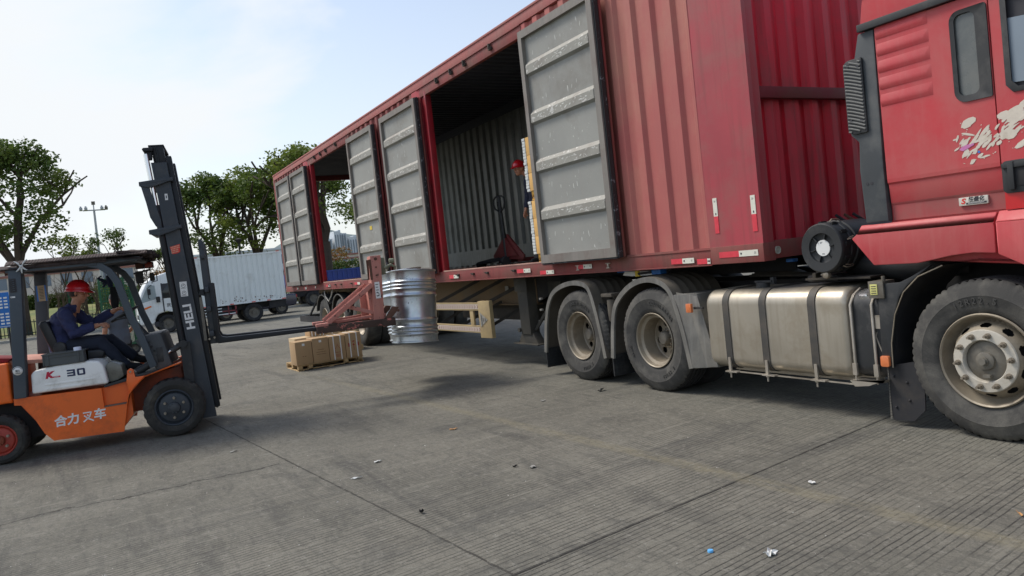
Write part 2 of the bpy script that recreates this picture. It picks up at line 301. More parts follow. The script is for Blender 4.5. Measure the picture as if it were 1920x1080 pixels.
# worn tan line
tl = t.math('ABSOLUTE', t.math('ADD', t.math('SUBTRACT', t.math('SUBTRACT', Y, t.math('MULTIPLY', X, .045)), 3.645), t.math('MULTIPLY', wob, .6)))
tf = t.math('MULTIPLY', t.ramp(tl, .03, .10, 1, 0), t.ramp(t.noise(t.mapv(P, (1, 2.2, 1)), 4.5, 6, .78), .34, .56, .04, .68))
tf = t.math('MULTIPLY', tf, t.ramp(X, -14, -7.5, .25, 1))
base = t.mixc(tf, base, srgb(132, 125, 105))
for (px_, py_, rx_, ry_) in ((-3.22, 3.50, .13, .045), (-2.72, 3.50, .16, .09)):
    dd = t.math('ADD', t.math('POWER', t.math('ABSOLUTE', t.math('DIVIDE', t.math('SUBTRACT', X, px_), rx_)), 2.0), t.math('POWER', t.math('ABSOLUTE', t.math('DIVIDE', t.math('SUBTRACT', Y, py_), ry_)), 2.0))
    ff = t.math('MULTIPLY', t.ramp(dd, .3, 1.2, 1, 0), t.ramp(t.noise(P, 16, 5, .75), .35, .6, .1, .6)); base = t.mixc(ff, base, srgb(72, 72, 72))
# fine directional scratches and gritty dirt
scr = t.noise(t.mapv(P, (.9, 14, 1), rot=(0, 0, 1.9)), 3.0, 6, .8, .4); base = t.mixc(t.ramp(scr, .6, .72, 0, .45), base, srgb(66, 64, 62))
scr2 = t.noise(t.mapv(P, (12, .8, 1), rot=(0, 0, .25)), 3.0, 6, .8, .5); base = t.mixc(t.ramp(scr2, .6, .72, 0, .4), base, srgb(138, 134, 125))
base = t.mixc(t.ramp(t.noise(P, 24, 6, .85), .50, .62, 0, .5), base, srgb(70, 68, 64))
base = t.mixc(t.ramp(t.noise(t.mapv(P, (1, 1, 1), loc=(3, 7, 0)), 17, 6, .85), .54, .64, 0, .5), base, srgb(152, 148, 138))
base = t.mixc(t.ramp(t.noise(t.mapv(P, (1, 2.2, 1), rot=(0, 0, .7)), 6, 6, .8), .54, .66, 0, .42), base, srgb(78, 77, 73))
base = t.mixc(t.ramp(t.noise(t.mapv(P, (.8, 5, 1), rot=(0, 0, 2.2)), 2.2, 7, .82, .6), .52, .64, 0, .45), base, srgb(74, 73, 69))
base = t.mixc(t.ramp(t.noise(t.mapv(P, (5, .8, 1), rot=(0, 0, .5), loc=(5, 2, 0)), 2.4, 7, .82, .6), .54, .66, 0, .4), base, srgb(146, 142, 130))
base = t.mixc(1.0, base, (.90, .915, .90), 'MULTIPLY')
t.put(b.inputs['Base Color'], base); t.put(b.inputs['Roughness'], t.ramp(t.noise(P, 3, 4, .6), .3, .7, .8, .95)); b.inputs['Specular IOR Level'].default_value = .25
h = t.math('SUBTRACT', t.math('MULTIPLY', t.noise(P, 45, 6, .75), .35), t.math('MULTIPLY', t.math('MAXIMUM', t.math('MAXIMUM', gm, j1), t.math('MAXIMUM', j2, c1)), .8))
bn = t.n.new('ShaderNodeBump'); bn.inputs['Strength'].default_value = .8; bn.inputs['Distance'].default_value = .014; t.put(bn.inputs['Height'], h); t.put(b.inputs['Normal'], bn.outputs[0])

# ------------------------------------------------------------------ mesh helpers
class MB:
    def __init__(s): s.bm = bmesh.new(); s.mi = 0
    def f(s, vs):
        try:
            fa = s.bm.faces.new([s.bm.verts.new(v) if not isinstance(v, bmesh.types.BMVert) else v for v in vs]); fa.material_index = s.mi; return fa
        except ValueError: return None
    def box(s, x0, x1, y0, y1, z0, z1):
        return s.hexa([(x0, y0, z0), (x1, y0, z0), (x1, y1, z0), (x0, y1, z0), (x0, y0, z1), (x1, y0, z1), (x1, y1, z1), (x0, y1, z1)])
    def hexa(s, p):
        v = [s.bm.verts.new(q) for q in p]
        for q in ((3, 2, 1, 0), (4, 5, 6, 7), (0, 1, 5, 4), (1, 2, 6, 5), (2, 3, 7, 6), (3, 0, 4, 7)):
            fa = s.bm.faces.new([v[i] for i in q]); fa.material_index = s.mi
    def beam(s, p, q, w, h, up=(0, 0, 1)):
        p, q = Vector(p), Vector(q); d = (q-p).normalized(); up = Vector(up); a = d.cross(up)
        if a.length < 1e-4: a = d.cross(Vector((1, 0, 0)))
        a.normalize(); b_ = a.cross(d).normalized()
        c_ = []
        for o in (p, q):
            for (i, j) in ((-1, -1), (1, -1), (1, 1), (-1, 1)): c_.append(o+a*i*w/2+b_*j*h/2)
        s.hexa(c_)
    def rings(s, rs, closed=True, caps=True):
        vs = [[s.bm.verts.new(p) for p in r] for r in rs]; n = len(rs[0])
        for a, b_ in zip(vs, vs[1:]):
            for i in range(n if closed else n-1):
                j = (i+1) % n
                try: fa = s.bm.faces.new((a[i], a[j], b_[j], b_[i])); fa.material_index = s.mi; fa.smooth = True
                except ValueError: pass
        if caps and closed:
            for r_, rev in ((vs[0], True), (vs[-1], False)):
                try: fa = s.bm.faces.new(list(reversed(r_)) if rev else r_); fa.material_index = s.mi
                except ValueError: pass
        return vs
    def tube(s, pts, r, n=8, caps=True, flat=1.0, flatdir=None):
        pts = [Vector(p) for p in pts]; k = len(pts)
        rad = r if isinstance(r, (list, tuple)) else [r]*k
        tan = [(pts[min(i+1, k-1)]-pts[max(i-1, 0)]).normalized() for i in range(k)]
        ref = Vector(flatdir) if flatdir is not None else (Vector((0, 0, 1)) if abs(tan[0].z) < .9 else Vector((1, 0, 0)))
        u_ = (ref-tan[0]*ref.dot(tan[0])).normalized(); rs = []
        for i in range(k):
            if flatdir is not None:
                w_ = Vector(flatdir); w_ = w_-tan[i]*w_.dot(tan[i]); u_ = w_.normalized() if w_.length > 1e-3 else u_
            else:
                u_ = (u_-tan[i]*u_.dot(tan[i])).normalized()
            v_ = tan[i].cross(u_)
            rr = rad[i]
            ra, rb = (rr if isinstance(rr, (tuple, list)) else (rr*flat, rr))
            rs.append([pts[i]+u_*cos(2*pi*j/n)*ra+v_*sin(2*pi*j/n)*rb for j in range(n)])
        s.rings(rs, True, caps)
    def lathe(s, prof, c, ax='Y', n=48, a0=0, a1=2*pi, rfun=None):
        c = Vector(c); full = abs(a1-a0-2*pi) < 1e-6; m_ = n if full else n+1; rs = []
        for (r_, h_) in prof:
            ring = []
            for j in range(m_):
                a = a0+(a1-a0)*j/n; rr = r_ if rfun is None else rfun(r_, h_, a)
                if ax == 'Y': p = Vector((rr*cos(a), h_, rr*sin(a)))
                elif ax == 'X': p = Vector((h_, rr*cos(a), rr*sin(a)))
                else: p = Vector((rr*cos(a), rr*sin(a), h_))
                ring.append(c+p)
            rs.append(ring)
        s.rings(rs, full, False)
    def disc(s, c, r, ax='Y', n=24):
        c = Vector(c); pts = []
        for j in range(n):
            a = 2*pi*j/n
            pts.append(c+(Vector((r*cos(a), 0, r*sin(a))) if ax == 'Y' else Vector((0, r*cos(a), r*sin(a))) if ax == 'X' else Vector((r*cos(a), r*sin(a), 0))))
        s.f(pts)
    def cyl(s, p, q, r, n=16): s.tube([p, q], r, n)
    def prism(s, pts, plane, a0, a1):
        def P3(p, a):
            return (p[0], a, p[1]) if plane == 'XZ' else (a, p[0], p[1]) if plane == 'YZ' else (p[0], p[1], a)
        A = [s.bm.verts.new(P3(p, a0)) for p in pts]; B = [s.bm.verts.new(P3(p, a1)) for p in pts]; n = len(pts)
        for i in range(n):
            j = (i+1) % n; fa = s.bm.faces.new((A[i], A[j], B[j], B[i])); fa.material_index = s.mi
        for vs in (list(reversed(A)), B):
            fa = s.bm.faces.new(vs); fa.material_index = s.mi
    def holed(s, outer, holes, plane, a0, a1):
        """flat plate with real holes"""
        def P3(p, a):
            return (p[0], a, p[1]) if plane == 'XZ' else (a, p[0], p[1]) if plane == 'YZ' else (p[0], p[1], a)
        for a in (a0, a1):
            es = []
            for loop in [outer]+holes:
                vs = [s.bm.verts.new(P3(p, a)) for p in loop]
                es += [s.bm.edges.new((vs[i], vs[(i+1) % len(vs)])) for i in range(len(vs))]
            r_ = bmesh.ops.triangle_fill(s.bm, use_beauty=True, use_dissolve=False, edges=es)
            for g in r_['geom']:
                if isinstance(g, bmesh.types.BMFace): g.material_index = s.mi
        for loop in [outer]+holes:
            n = len(loop)
            for i in range(n):
                j = (i+1) % n; s.f([P3(loop[i], a0), P3(loop[j], a0), P3(loop[j], a1), P3(loop[i], a1)])
    def sphere(s, c, r, n=16, sz=(1, 1, 1), half=False):
        c = Vector(c); rs = []; k = n//2
        for i in range(0, k+1):
            th = pi*i/k if not half else pi/2*i/k
            rs.append([c+Vector((r*sz[0]*sin(th)*cos(2*pi*j/n), r*sz[1]*sin(th)*sin(2*pi*j/n), r*sz[2]*cos(th))) for j in range(n)])
        s.rings(rs, True, False)
    def arc(s, *a): pass

def wmat(o):
    M = Matrix.Identity(4)
    while o is not None:
        M = o.matrix_basis @ M; o = o.parent
    return M
def obj(name, mb, mats, parent=None, bevel=0, smooth=None, local=False, weld=True, seg=2, angle=40, **tags):
    bm = mb.bm
    if weld: bmesh.ops.remove_doubles(bm, verts=bm.verts, dist=.0002)
    if bevel:
        es = [e for e in bm.edges if len(e.link_faces) == 2 and e.calc_face_angle(0) > R(30)]
        if es: bmesh.ops.bevel(bm, geom=es, offset=bevel, segments=seg, profile=.6, affect='EDGES', clamp_overlap=True)
    bmesh.ops.recalc_face_normals(bm, faces=bm.faces)
    me = bpy.data.meshes.new(name)
    bm.to_mesh(me); bm.free()
    for m_ in (mats if isinstance(mats, (list, tuple)) else [mats]): me.materials.append(m_)
    o = bpy.data.objects.new(name, me); C.objects.link(o)
    if parent is not None:
        o.parent = parent
        if not local: me.transform(wmat(parent).inverted())
    if smooth is None: smooth = True
    if smooth:
        for p in me.polygons: p.use_smooth = True
        try: me.set_sharp_from_angle(angle=R(angle))
        except Exception: pass
    for k, v_ in tags.items(): o[k] = v_
    return o
def thing(name, label, cat, loc=(0, 0, 0), rz=0, group=None):
    o = bpy.data.objects.new(name, None); C.objects.link(o); o.location = loc; o.rotation_euler = (0, 0, rz)
    o.empty_display_size = .2; o['label'] = label; o['category'] = cat
    if group: o['group'] = group
    return o
def tag(o, label, cat, group=None):
    o['label'] = label; o['category'] = cat
    if group: o['group'] = group
    return o
def copy_tree(o, parent=None):
    c_ = o.copy(); C.objects.link(c_)
    if parent is not None: c_.parent = parent
    for ch in list(o.children): copy_tree(ch, c_)
    return c_
def rebase(o, loc):
    """give a one-mesh thing its origin at its base"""
    o.data.transform(Matrix.Translation(-Vector(loc))); o.location = loc; return o
def modmesh(o, mods):
    """bake modifiers into the mesh"""
    for kind, kw in mods:
        md = o.modifiers.new(kind, kind)
        for k, v_ in kw.items(): setattr(md, k, v_)
    dg = bpy.context.evaluated_depsgraph_get(); dg.update()
    me = bpy.data.meshes.new_from_object(o.evaluated_get(dg)); old = o.data
    o.modifiers.clear(); o.data = me
    for p in me.polygons: p.use_smooth = True
    return o
def circ(cx, cz, r, n=20, rz=None):
    rz = rz or r
    return [(cx+r*cos(2*pi*i/n), cz+rz*sin(2*pi*i/n)) for i in range(n)]
def rrect(x0, x1, z0, z1, r, n=5, rs=None):
    rs = rs or [r]*4; pts = []
    for (cx, cz, a0, rr) in ((x1-rs[0], z1-rs[0], 0, rs[0]), (x0+rs[1], z1-rs[1], 90, rs[1]), (x0+rs[2], z0+rs[2], 180, rs[2]), (x1-rs[3], z0+rs[3], 270, rs[3])):
        for i in range(n+1): a = R(a0+90*i/n); pts.append((cx+rr*cos(a), cz+rr*sin(a)))
    return pts
def text_bm(mb, body, size, M, depth=.0015, bold=0, shear=0, align='CENTER'):
    """lettering as real raised vinyl; M places the XY plane of the text"""
    cu = bpy.data.curves.new('t', 'FONT'); cu.body = body; cu.size = size; cu.extrude = depth; cu.offset = bold; cu.shear = shear
    cu.align_x = align; cu.align_y = 'CENTER'; cu.resolution_u = 3
    o = bpy.data.objects.new('t', cu); C.objects.link(o)
    dg = bpy.context.evaluated_depsgraph_get(); me = bpy.data.meshes.new_from_object(o.evaluated_get(dg))
    me.transform(M); n0 = len(mb.bm.faces); mb.bm.from_mesh(me)
    mb.bm.faces.ensure_lookup_table()
    for fa in mb.bm.faces[n0:]: fa.material_index = mb.mi
    bpy.data.objects.remove(o); bpy.data.curves.remove(cu); bpy.data.meshes.remove(me)
def MY(x, y, z, rot=0, sx=1):   # text on a plane facing -Y
    return Matrix.Translation((x, y, z)) @ Matrix.Rotation(R(90), 4, 'X') @ Matrix.Rotation(R(rot), 4, 'Z') @ Matrix.Diagonal((sx, 1, 1, 1))
def MX(x, y, z, rot=0, sx=1):   # text on a plane facing +X
    return Matrix.Translation((x, y, z)) @ Matrix.Rotation(R(90), 4, 'Z') @ Matrix.Rotation(R(90), 4, 'X') @ Matrix.Rotation(R(rot), 4, 'Z') @ Matrix.Diagonal((sx, 1, 1, 1))
# ================================================================== ground
mb = MB(); n = 28
xs = [-52+i*2.6 for i in range(n)]
mb.f([(-46, -90, 0), (60, -90, 0), (60, 120, 0), (-46, 120, 0)])
g = obj('ground', mb, ground_m, smooth=False); g['kind'] = 'structure'
mb = MB()   # far land out to the horizon, below the verge
mb.f([(-1500, -1500, -.05), (1500, -1500, -.05), (1500, 1500, -.05), (-1500, 1500, -.05)])
far_m = mat('far_land', srgb(112, 112, 92), .95, 0, .15, .05)
g = obj('terrain', mb, far_m, smooth=False); g['kind'] = 'structure'

# ================================================================== semi-trailer box
YS, YF = 5.08, 7.58            # near and far side planes
XR, XF = -22.0, -4.63          # rear and front
trl = thing('semi_trailer', 'very long red corrugated box trailer with open grey side doors', 'trailer', (-13.3, 6.33, 0))
def corr(mb, a0, a1, z0, z1, base, depth, period, axis, sgn, mo=0, mi_=1, th=.006, phase=0.0):
    """corrugated sheet: outer skin slot mo, inner skin slot mi_"""
    prof = []; a = a0; k = 0
    seg = [.36*period, .14*period, .36*period, .14*period] if axis == 'X' else [.30*period, .20*period, .30*period, .20*period]
    lv = [0, 0, depth, depth, 0]
    pts = [(a0, 0)]
    i = 0; cur = a0
    while cur < a1-1e-6:
        nx = min(a1, cur+seg[i % 4]); l0 = lv[i % 4]; l1 = lv[i % 4+1]
        fr = (nx-cur)/seg[i % 4]; pts.append((nx, l0+(l1-l0)*fr)); cur = nx; i += 1
    for (off, slot) in ((0, mo), (th, mi_)):
        for (p, q) in zip(pts, pts[1:]):
            mb.mi = slot
            if axis == 'X': mb.f([(p[0], base+sgn*(p[1]+off), z0), (q[0], base+sgn*(q[1]+off), z0), (q[0], base+sgn*(q[1]+off), z1), (p[0], base+sgn*(p[1]+off), z1)])
            else: mb.f([(base+sgn*(p[1]+off), p[0], z0), (base+sgn*(q[1]+off), q[0], z0), (base+sgn*(q[1]+off), q[0], z1), (base+sgn*(p[1]+off), p[0], z1)])
    mb.mi = 0
# closed stretches of the near side
for (a0, a1) in ((-8.16, -5.25), (-15.25, -11.72), (-21.86, -18.75)):
    mb = MB(); corr(mb, a0, a1, 1.43, 4.38, YS+.012, .036, .285, 'X', 1)
    obj('side_wall', mb, [cont_red if a0 > -9 else cont_rail, inner_grey], trl, smooth=False, weld=False)
mb = MB(); corr(mb, XR+.14, XF-.14, 1.43, 4.50, YF-.012, .045, .285, 'X', -1)
obj('far_side_wall', mb, [cont_red, inner_grey], trl, smooth=False, weld=False)
mb = MB(); mb.box(XR+.2, XF-.15, YF-.075, YF-.066, 1.47, 1.78)
obj('kick_plate', mb, inner_grey, trl, smooth=False)
# front wall
cont_fr = mat('front_rail_dark_red', srgb(104, 34, 40), .6, 0, .15, 3, dirt=srgb(96, 58, 50), dirt_amt=.45)
mb = MB(); corr(mb, YS+.1, YF-.1, 1.43, 4.50, XF-.07, .055, .255, 'Y', -1)
obj('front_wall', mb, [cont_front, inner_grey], trl, smooth=False, weld=False)
mb = MB(); mb.box(XF-.075, XF-.012, YS+.012, YF-.012, 2.665, 2.765)
obj('front_rail', mb, cont_fr, trl, bevel=.006)
mb = MB(); mb.box(XF-.1, XF-.004, YS+.1, YF-.1, 1.285, 1.44); obj('front_sill', mb, cont_rail, trl, bevel=.006)
mb = MB(); mb.box(XF-.1, XF-.004, YS+.1, YF-.1, 4.38, 4.50); obj('front_header', mb, cont_fr, trl, bevel=.006)
# roof
mb = MB(); corr(mb, XR+.1, XF-.1, YS+.06, YF-.06, 4.50, .035, .2, 'X', -1)
bmr = mb.bm
for v_ in bmr.verts:   # corr builds it upright: lay it flat (y<->z)
    x, y, z = v_.co; v_.co = (x, z, y)
obj('roof', mb, [cont_rail, roof_dark], trl, smooth=False, weld=False)
# floor
mb = MB(); mb.box(XR+.05, XF-.06, YS+.03, YF-.03, 1.38, 1.424)
obj('floor', mb, floor_ply, trl)
# rails
mb = MB()
for y in (YS, YF-.06):
    mb.box(XR, -5.25, y, y+.06, 1.275, 1.43)
    s_ = -1 if y == YS else 1
    mb.box(XR, -5.25, y-.012 if s_ < 0 else y+.06, y if s_ < 0 else y+.072, 1.262, 1.276)
mb.box(-8.2, -5.25, YS-.008, YS+.02, 1.405, 1.418)
obj('bottom_rail', mb, cont_rail, trl, bevel=.004)
TR_ = []
for y, s_ in ((YS, -1), (YF, 1)):
    mb = MB(); TR_.append(mb)
    y0, y1 = (y, y+.08) if s_ < 0 else (y-.08, y)
    mb.box(XR+.02, XF+.02, y0, y1, 4.39, 4.53)
    mb.box(XR+.02, XF+.02, y-.012 if s_ < 0 else y, y if s_ < 0 else y+.012, 4.505, 4.535)
tpm = mat('top_rail_dusty', srgb(170, 98, 92), .7, 0, .1, 2, dirt=srgb(158, 112, 102), dirt_amt=.5, streak=srgb(140, 74, 70), streak_amt=.4)
obj('top_rail', TR_[0], tpm, trl, bevel=.005); obj('top_rail', TR_[1], tpm, trl, bevel=.005)
mb = MB(); mb.box(XR+.14, XF-.12, YF-.095, YF-.082, 4.30, 4.50); obj('inner_lining', mb, roof_dark, trl)
# door headers with cam keepers
for (a0, a1) in ((-11.2, -8.2), (-18.15, -15.28)):
    mb = MB(); mb.box(a0-.3, a1+.05, YS+.006, YS+.07, 4.24, 4.385)
    mb.box(a0-.3, a1+.05, YS-.01, YS+.03, 4.375, 4.392)
    h_ = obj('door_header', mb, cont_rail, trl, bevel=.004)
    for fx in (.18, .35, .5, .76):
        x = a0+(a1-a0)*fx; mb = MB(); mb.box(x-.035, x+.035, YS-.03, YS+.004, 4.29, 4.33); mb.box(x-.015, x+.015, YS-.045, YS-.005, 4.31, 4.37)
        obj('cam_keeper', mb, under, h_, bevel=.004)
        mb = MB(); mb.box(x-.03, x+.03, YS-.028, YS+.002, 1.345, 1.375); mb.box(x-.045, x-.02, YS-.04, YS+.002, 1.36, 1.372)
        obj('cam_keeper', mb, under, h_, bevel=.004)
    # threshold
    mb = MB(); mb.box(a0, a1, YS-.004, YS+.06, 1.426, 1.445); obj('threshold', mb, mat('threshold_worn_%d' % int(-a0), srgb(176, 132, 118), .7, 0, .15, 5, dirt=srgb(200, 170, 150), dirt_amt=.5), trl, bevel=.003)
# posts / jambs
mb = MB(); mb.holed([(-5.25, 1.42), (-4.63, 1.42), (-4.63, 4.40), (-5.25, 4.40)], [], 'XZ', YS-.006, YS+.05)
mb.box(-4.70, XF, YS+.04, YS+.13, 1.42, 4.40)
obj('corner_post', mb, cont_post, trl, bevel=.006)
mb = MB(); mb.box(-5.25, XF+.006, YS-.012, YS+.13, 1.272, 1.43)
obj('corner_casting', mb, cont_rail, trl, bevel=.006)
mb = MB(); mb.box(-5.25, XF, YF-.13, YF, 1.275, 4.4); obj('corner_post', mb, cont_post, trl, bevel=.006)
mb = MB(); mb.box(XR, XR+.14, YS, YS+.14, 1.43, 4.4); mb.box(XR, XR+.14, YF-.14, YF, 1.43, 4.4); mb.box(XR, XR+.12, YS+.14, YF-.14, 4.33, 4.5); mb.box(XR, XR+.12, YS+.14, YF-.14, 1.26, 1.44)
obj('rear_frame', mb, cont_rail, trl, bevel=.006)
for (xa, xb) in ((-11.72, -11.18), (-18.75, -18.13)):
    mb = MB(); mb.box(xa, xb-.2, YS+.004, YS+.06, 1.43, 4.38); mb.box(xb-.2, xb-.06, YS+.03, YS+.07, 1.43, 4.3); mb.box(xb-.06, xb, YS+.004, YS+.1, 1.43, 4.3)
    jb = obj('door_jamb', mb, jamb_red, trl, bevel=.006)
    for z in (1.70, 2.28, 2.87, 3.46, 4.02):
        x = xa+.28; mb = MB(); mb.box(x-.05, x+.03, YS-.045, YS+.006, z-.035, z+.035); mb.tube([(x-.05, YS-.04, z-.06), (x-.05, YS-.04, z+.06)], .014, 8)
        obj('hinge_lug', mb, cont_rail, jb, bevel=.004)
for xa in (-8.2, -15.3):
    mb = MB(); mb.box(xa, xa+.1, YS+.004, YS+.09, 1.43, 4.3); obj('door_jamb', mb, jamb_red, trl, bevel=.006)
# the folded-back door leaves
def leaf(x0, x1, z0=1.425, z1=4.235, y=4.95, gx=None):
    w = x1-x0
    mb = MB(); fr = .075
    mb.holed([(x0, z0), (x1, z0), (x1, z1), (x0, z1)], [[(x0+fr, z0+.1), (x1-fr*1.2, z0+.1), (x1-fr*1.2, z1-.09), (x0+fr, z1-.09)]], 'XZ', y, y+.06)
    d = obj('side_door', mb, door_frame, trl, smooth=False)
    mb = MB(); a, b_ = x0+fr-.003, x1-fr*1.2+.003; zb, zt = z0+.1, z1-.09
    pan = y+.05; out = y+.008
    ribs = [z0+.5, z0+1.085, z0+1.67, z0+2.255]
    if w < 1.42: pass
    prof = [(pan, zb)]
    for zr in ribs: prof += [(pan, zr), (out, zr+.028), (out, zr+.125), (pan, zr+.175)]
    prof += [(pan, zt)]
    for k, (p, q) in enumerate(zip(prof, prof[1:])):
        mb.mi = 1 if (p[0] < pan-.01 or q[0] < pan-.01) and abs(p[1]-q[1]) > .04 else 0
        if p[0] != q[0] or p[0] < pan-.01:
            mb.f([(a+.03, p[0], p[1]), (b_-.03, p[0], p[1]), (b_-.03, q[0], q[1]), (a+.03, q[0], q[1])])
            # sloping ends of the rib
            mb.f([(a+.03, p[0], p[1]), (a, pan, p[1]), (a, pan, q[1]), (a+.03, q[0], q[1])])
            mb.f([(b_-.03, p[0], p[1]), (b_, pan, p[1]), (b_, pan, q[1]), (b_-.03, q[0], q[1])])
        else:
            mb.f([(a, p[0], p[1]), (b_, p[0], p[1]), (b_, q[0], q[1]), (a, q[0], q[1])])
    obj('door_panel', mb, [door_grey, door_rib], d, smooth=False)
    mb = MB(); mb.box(x0+.01, x1+.006, y+.062, y+.078, z0-.012, z1+.01)
    mb.box(x1+.002, x1+.026, y+.02, y+.07, z0-.01, z1)
    mb.box(x0, x1, y+.012, y+.05, z0-.018, z0-.001)
    obj('rubber_gasket', mb, gasket, d)
    mb = MB(); mb.box(x0+.004, x1+.03, y+.08, y+.105, z0-.006, z1)
    obj('outer_skin', mb, cont_rail, d)
    return d
LF_RND = random.Random(31)
def scuffs(d, x0, x1, n, z0=1.425, z1=4.235, y=4.95):
    mb = MB(); pan = y+.0488; out = y+.0068; ribs = [z0+.5, z0+1.085, z0+1.67, z0+2.255]; R_ = LF_RND
    def fl(x, z, w, h, ang, yy):
        pts = []; k = 7
        for i in range(k):
            a = 2*pi*i/k; r_ = 1-.5*R_.random(); pts.append((x+w/2*r_*cos(a)*cos(ang)-h/2*r_*sin(a)*sin(ang), yy, z+w/2*r_*cos(a)*sin(ang)+h/2*r_*sin(a)*cos(ang)))
        mb.f(pts)
    for i in range(n):
        zr = R_.choice(ribs); c_ = x0+.2+(x1-x0-.4)*R_.random()
        fl(c_, zr+R_.uniform(.045, .108), R_.uniform(.02, .09), R_.uniform(.006, .022), R_.uniform(-.2, .5), out)
    for i in range(n//2):
        zc = z0+R_.choice((.28, .30, .82, .9, 1.42, 1.95, 2.0, 2.55))+R_.uniform(-.08, .08); fl(x0+.15+(x1-x0-.35)*R_.random(), zc, R_.uniform(.006, .016), R_.uniform(.02, .11), R_.uniform(-.25, .25), pan)
    obj('paint_scuffs', mb, MATS['scuff_pale'], d, smooth=False, weld=False)
mat('scuff_pale', srgb(206, 206, 198), .6, 0, .12, 30)
E_ = leaf(-8.02, -6.51)
D_ = leaf(-12.98, -11.36)
C_ = leaf(-14.93, -13.45)
B_ = leaf(-19.68, -18.28)
A_ = leaf(-21.28, -19.84)
for d_, a_, b_, n_ in ((E_, -8.02, -6.51, 70), (D_, -12.98, -11.36, 30), (C_, -14.93, -13.45, 16), (B_, -19.68, -18.28, 12), (A_, -21.28, -19.84, 10)): scuffs(d_, a_, b_, n_)
mb = MB(); mb.box(-14.2, -14.08, 4.992, 4.998, 2.36, 2.43); obj('yellow_sticker', mb, yellowb, C_)
# small brackets under leaf E
for x in (-7.42, -6.83):
    mb = MB(); mb.box(x-.04, x+.04, YS-.02, YS, 1.355, 1.365); mb.box(x-.012, x+.012, YS-.02, YS, 1.315, 1.36); mb.box(x-.03, x+.03, YS-.02, YS, 1.305, 1.315)
    obj('door_stop', mb, steel, trl, bevel=.002)
# reflective tapes
def tape(x0, xm, x1, z0, z1, mark=True):
    mb = MB(); mb.mi = 1; mb.box(x0, xm, YS-.016, YS-.0125, z0, z1); mb.mi = 0; mb.box(xm, x1, YS-.016, YS-.0125, z0, z1)
    if mark:
        mb.mi = 2; mb.box(xm+.018, xm+.034, YS-.0175, YS-.0158, (z0+z1)/2-.008, (z0+z1)/2+.008); text_bm(mb, '21', .025, MY(x1-.03, YS-.0165, (z0+z1)/2), .0006)
    obj('reflective_tape', mb, [tape_w, tape_r, ink], trl, smooth=False)
for t_ in ((-10.979, -10.821, -10.651, 1.313, 1.368), (-8.838, -8.666, -8.495, 1.322, 1.374), (-8.26, -8.115, -7.937, 1.284, 1.332), (-7.442, -7.301, -7.134, 1.318, 1.368),
           (-5.793, -5.634, -5.473, 1.3, 1.35), (-5.432, -5.299, -5.26, 1.283, 1.333), (-5.14, -4.902, -4.684, 1.328, 1.38), (-20.76, -20.67, -20.55, 1.31, 1.36), (-19.944, -19.837, -19.7, 1.30, 1.36), (-18.95, -18.88, -18.8, 1.31, 1.36), (-17.9, -17.732, -17.57, 1.325, 1.375), (-15.75, -15.561, -15.39, 1.325, 1.375)):
    tape(*t_, mark=t_[0] > -12)
for (x0, x1, zt, zm, zb) in ((-5.165, -5.115, 1.872, 1.707, 1.552), (-4.72, -4.668, 1.845, 1.683, 1.535)):
    mb = MB(); mb.box(x0, x1, YS-.0105, YS-.0072, zm, zt); mb.mi = 1; mb.box(x0, x1, YS-.0105, YS-.0072, zb, zm); mb.mi = 2
    mb.box(x0+.02, x0+.032, YS-.012, YS-.0103, zm+.012, zm+.03); text_bm(mb, '21', .022, MY((x0+x1)/2, YS-.011, zt-.03), .0006)
    obj('reflective_tape', mb, [tape_w, tape_r, ink], trl, smooth=False)
mb = MB(); mb.lathe([(0, .0), (.028, 0), (.028, .012), (.034, .012), (.034, 0)], (XF, 5.24, 1.355), 'X', 20); obj('marker_lamp', mb, [mat('lamp_clear', srgb(170, 168, 156), .25, 0, .1, 20)], trl)
# ---- chassis
mb = MB()
for y in (5.9, 6.7):
    mb = MB(); mb.prism([(XR+.4, .98), (-16.6, .92), (-14.5, .82), (-9.75, .82), (-9.75, 1.25), (XR+.4, 1.25)], 'XZ', y-.012, y+.012)
    mb.box(-14.5, -9.75, y-.07, y+.07, .80, .822); mb.box(XR+.4, -9.75, y-.07, y+.07, 1.238, 1.252)
    cbm = obj('chassis_beam', mb, beige, trl)
    mb = MB(); mb.prism([(-9.74, .84), (-8.9, 1.10), (-5.0, 1.13), (-5.0, 1.25), (-9.74, 1.25)], 'XZ', y-.012, y+.012); obj('gooseneck', mb, blackd, cbm)
mb = MB(); x = -21.5
while x < -5:
    mb.box(x-.03, x+.03, YS+.07, YF-.07, 1.255, 1.378); x += .5
obj('cross_member', mb, under, trl)
mb = MB()
for x in (-12.1, -11.2, -10.25):
    mb.beam((x+.55, 5.86, 1.22), (x-.12, 5.2, .84), .04, .05)
    mb.beam((x, 5.2, .5), (x+.4, 5.85, .86), .035, .045)
obj('guard_brace', mb, under, trl)
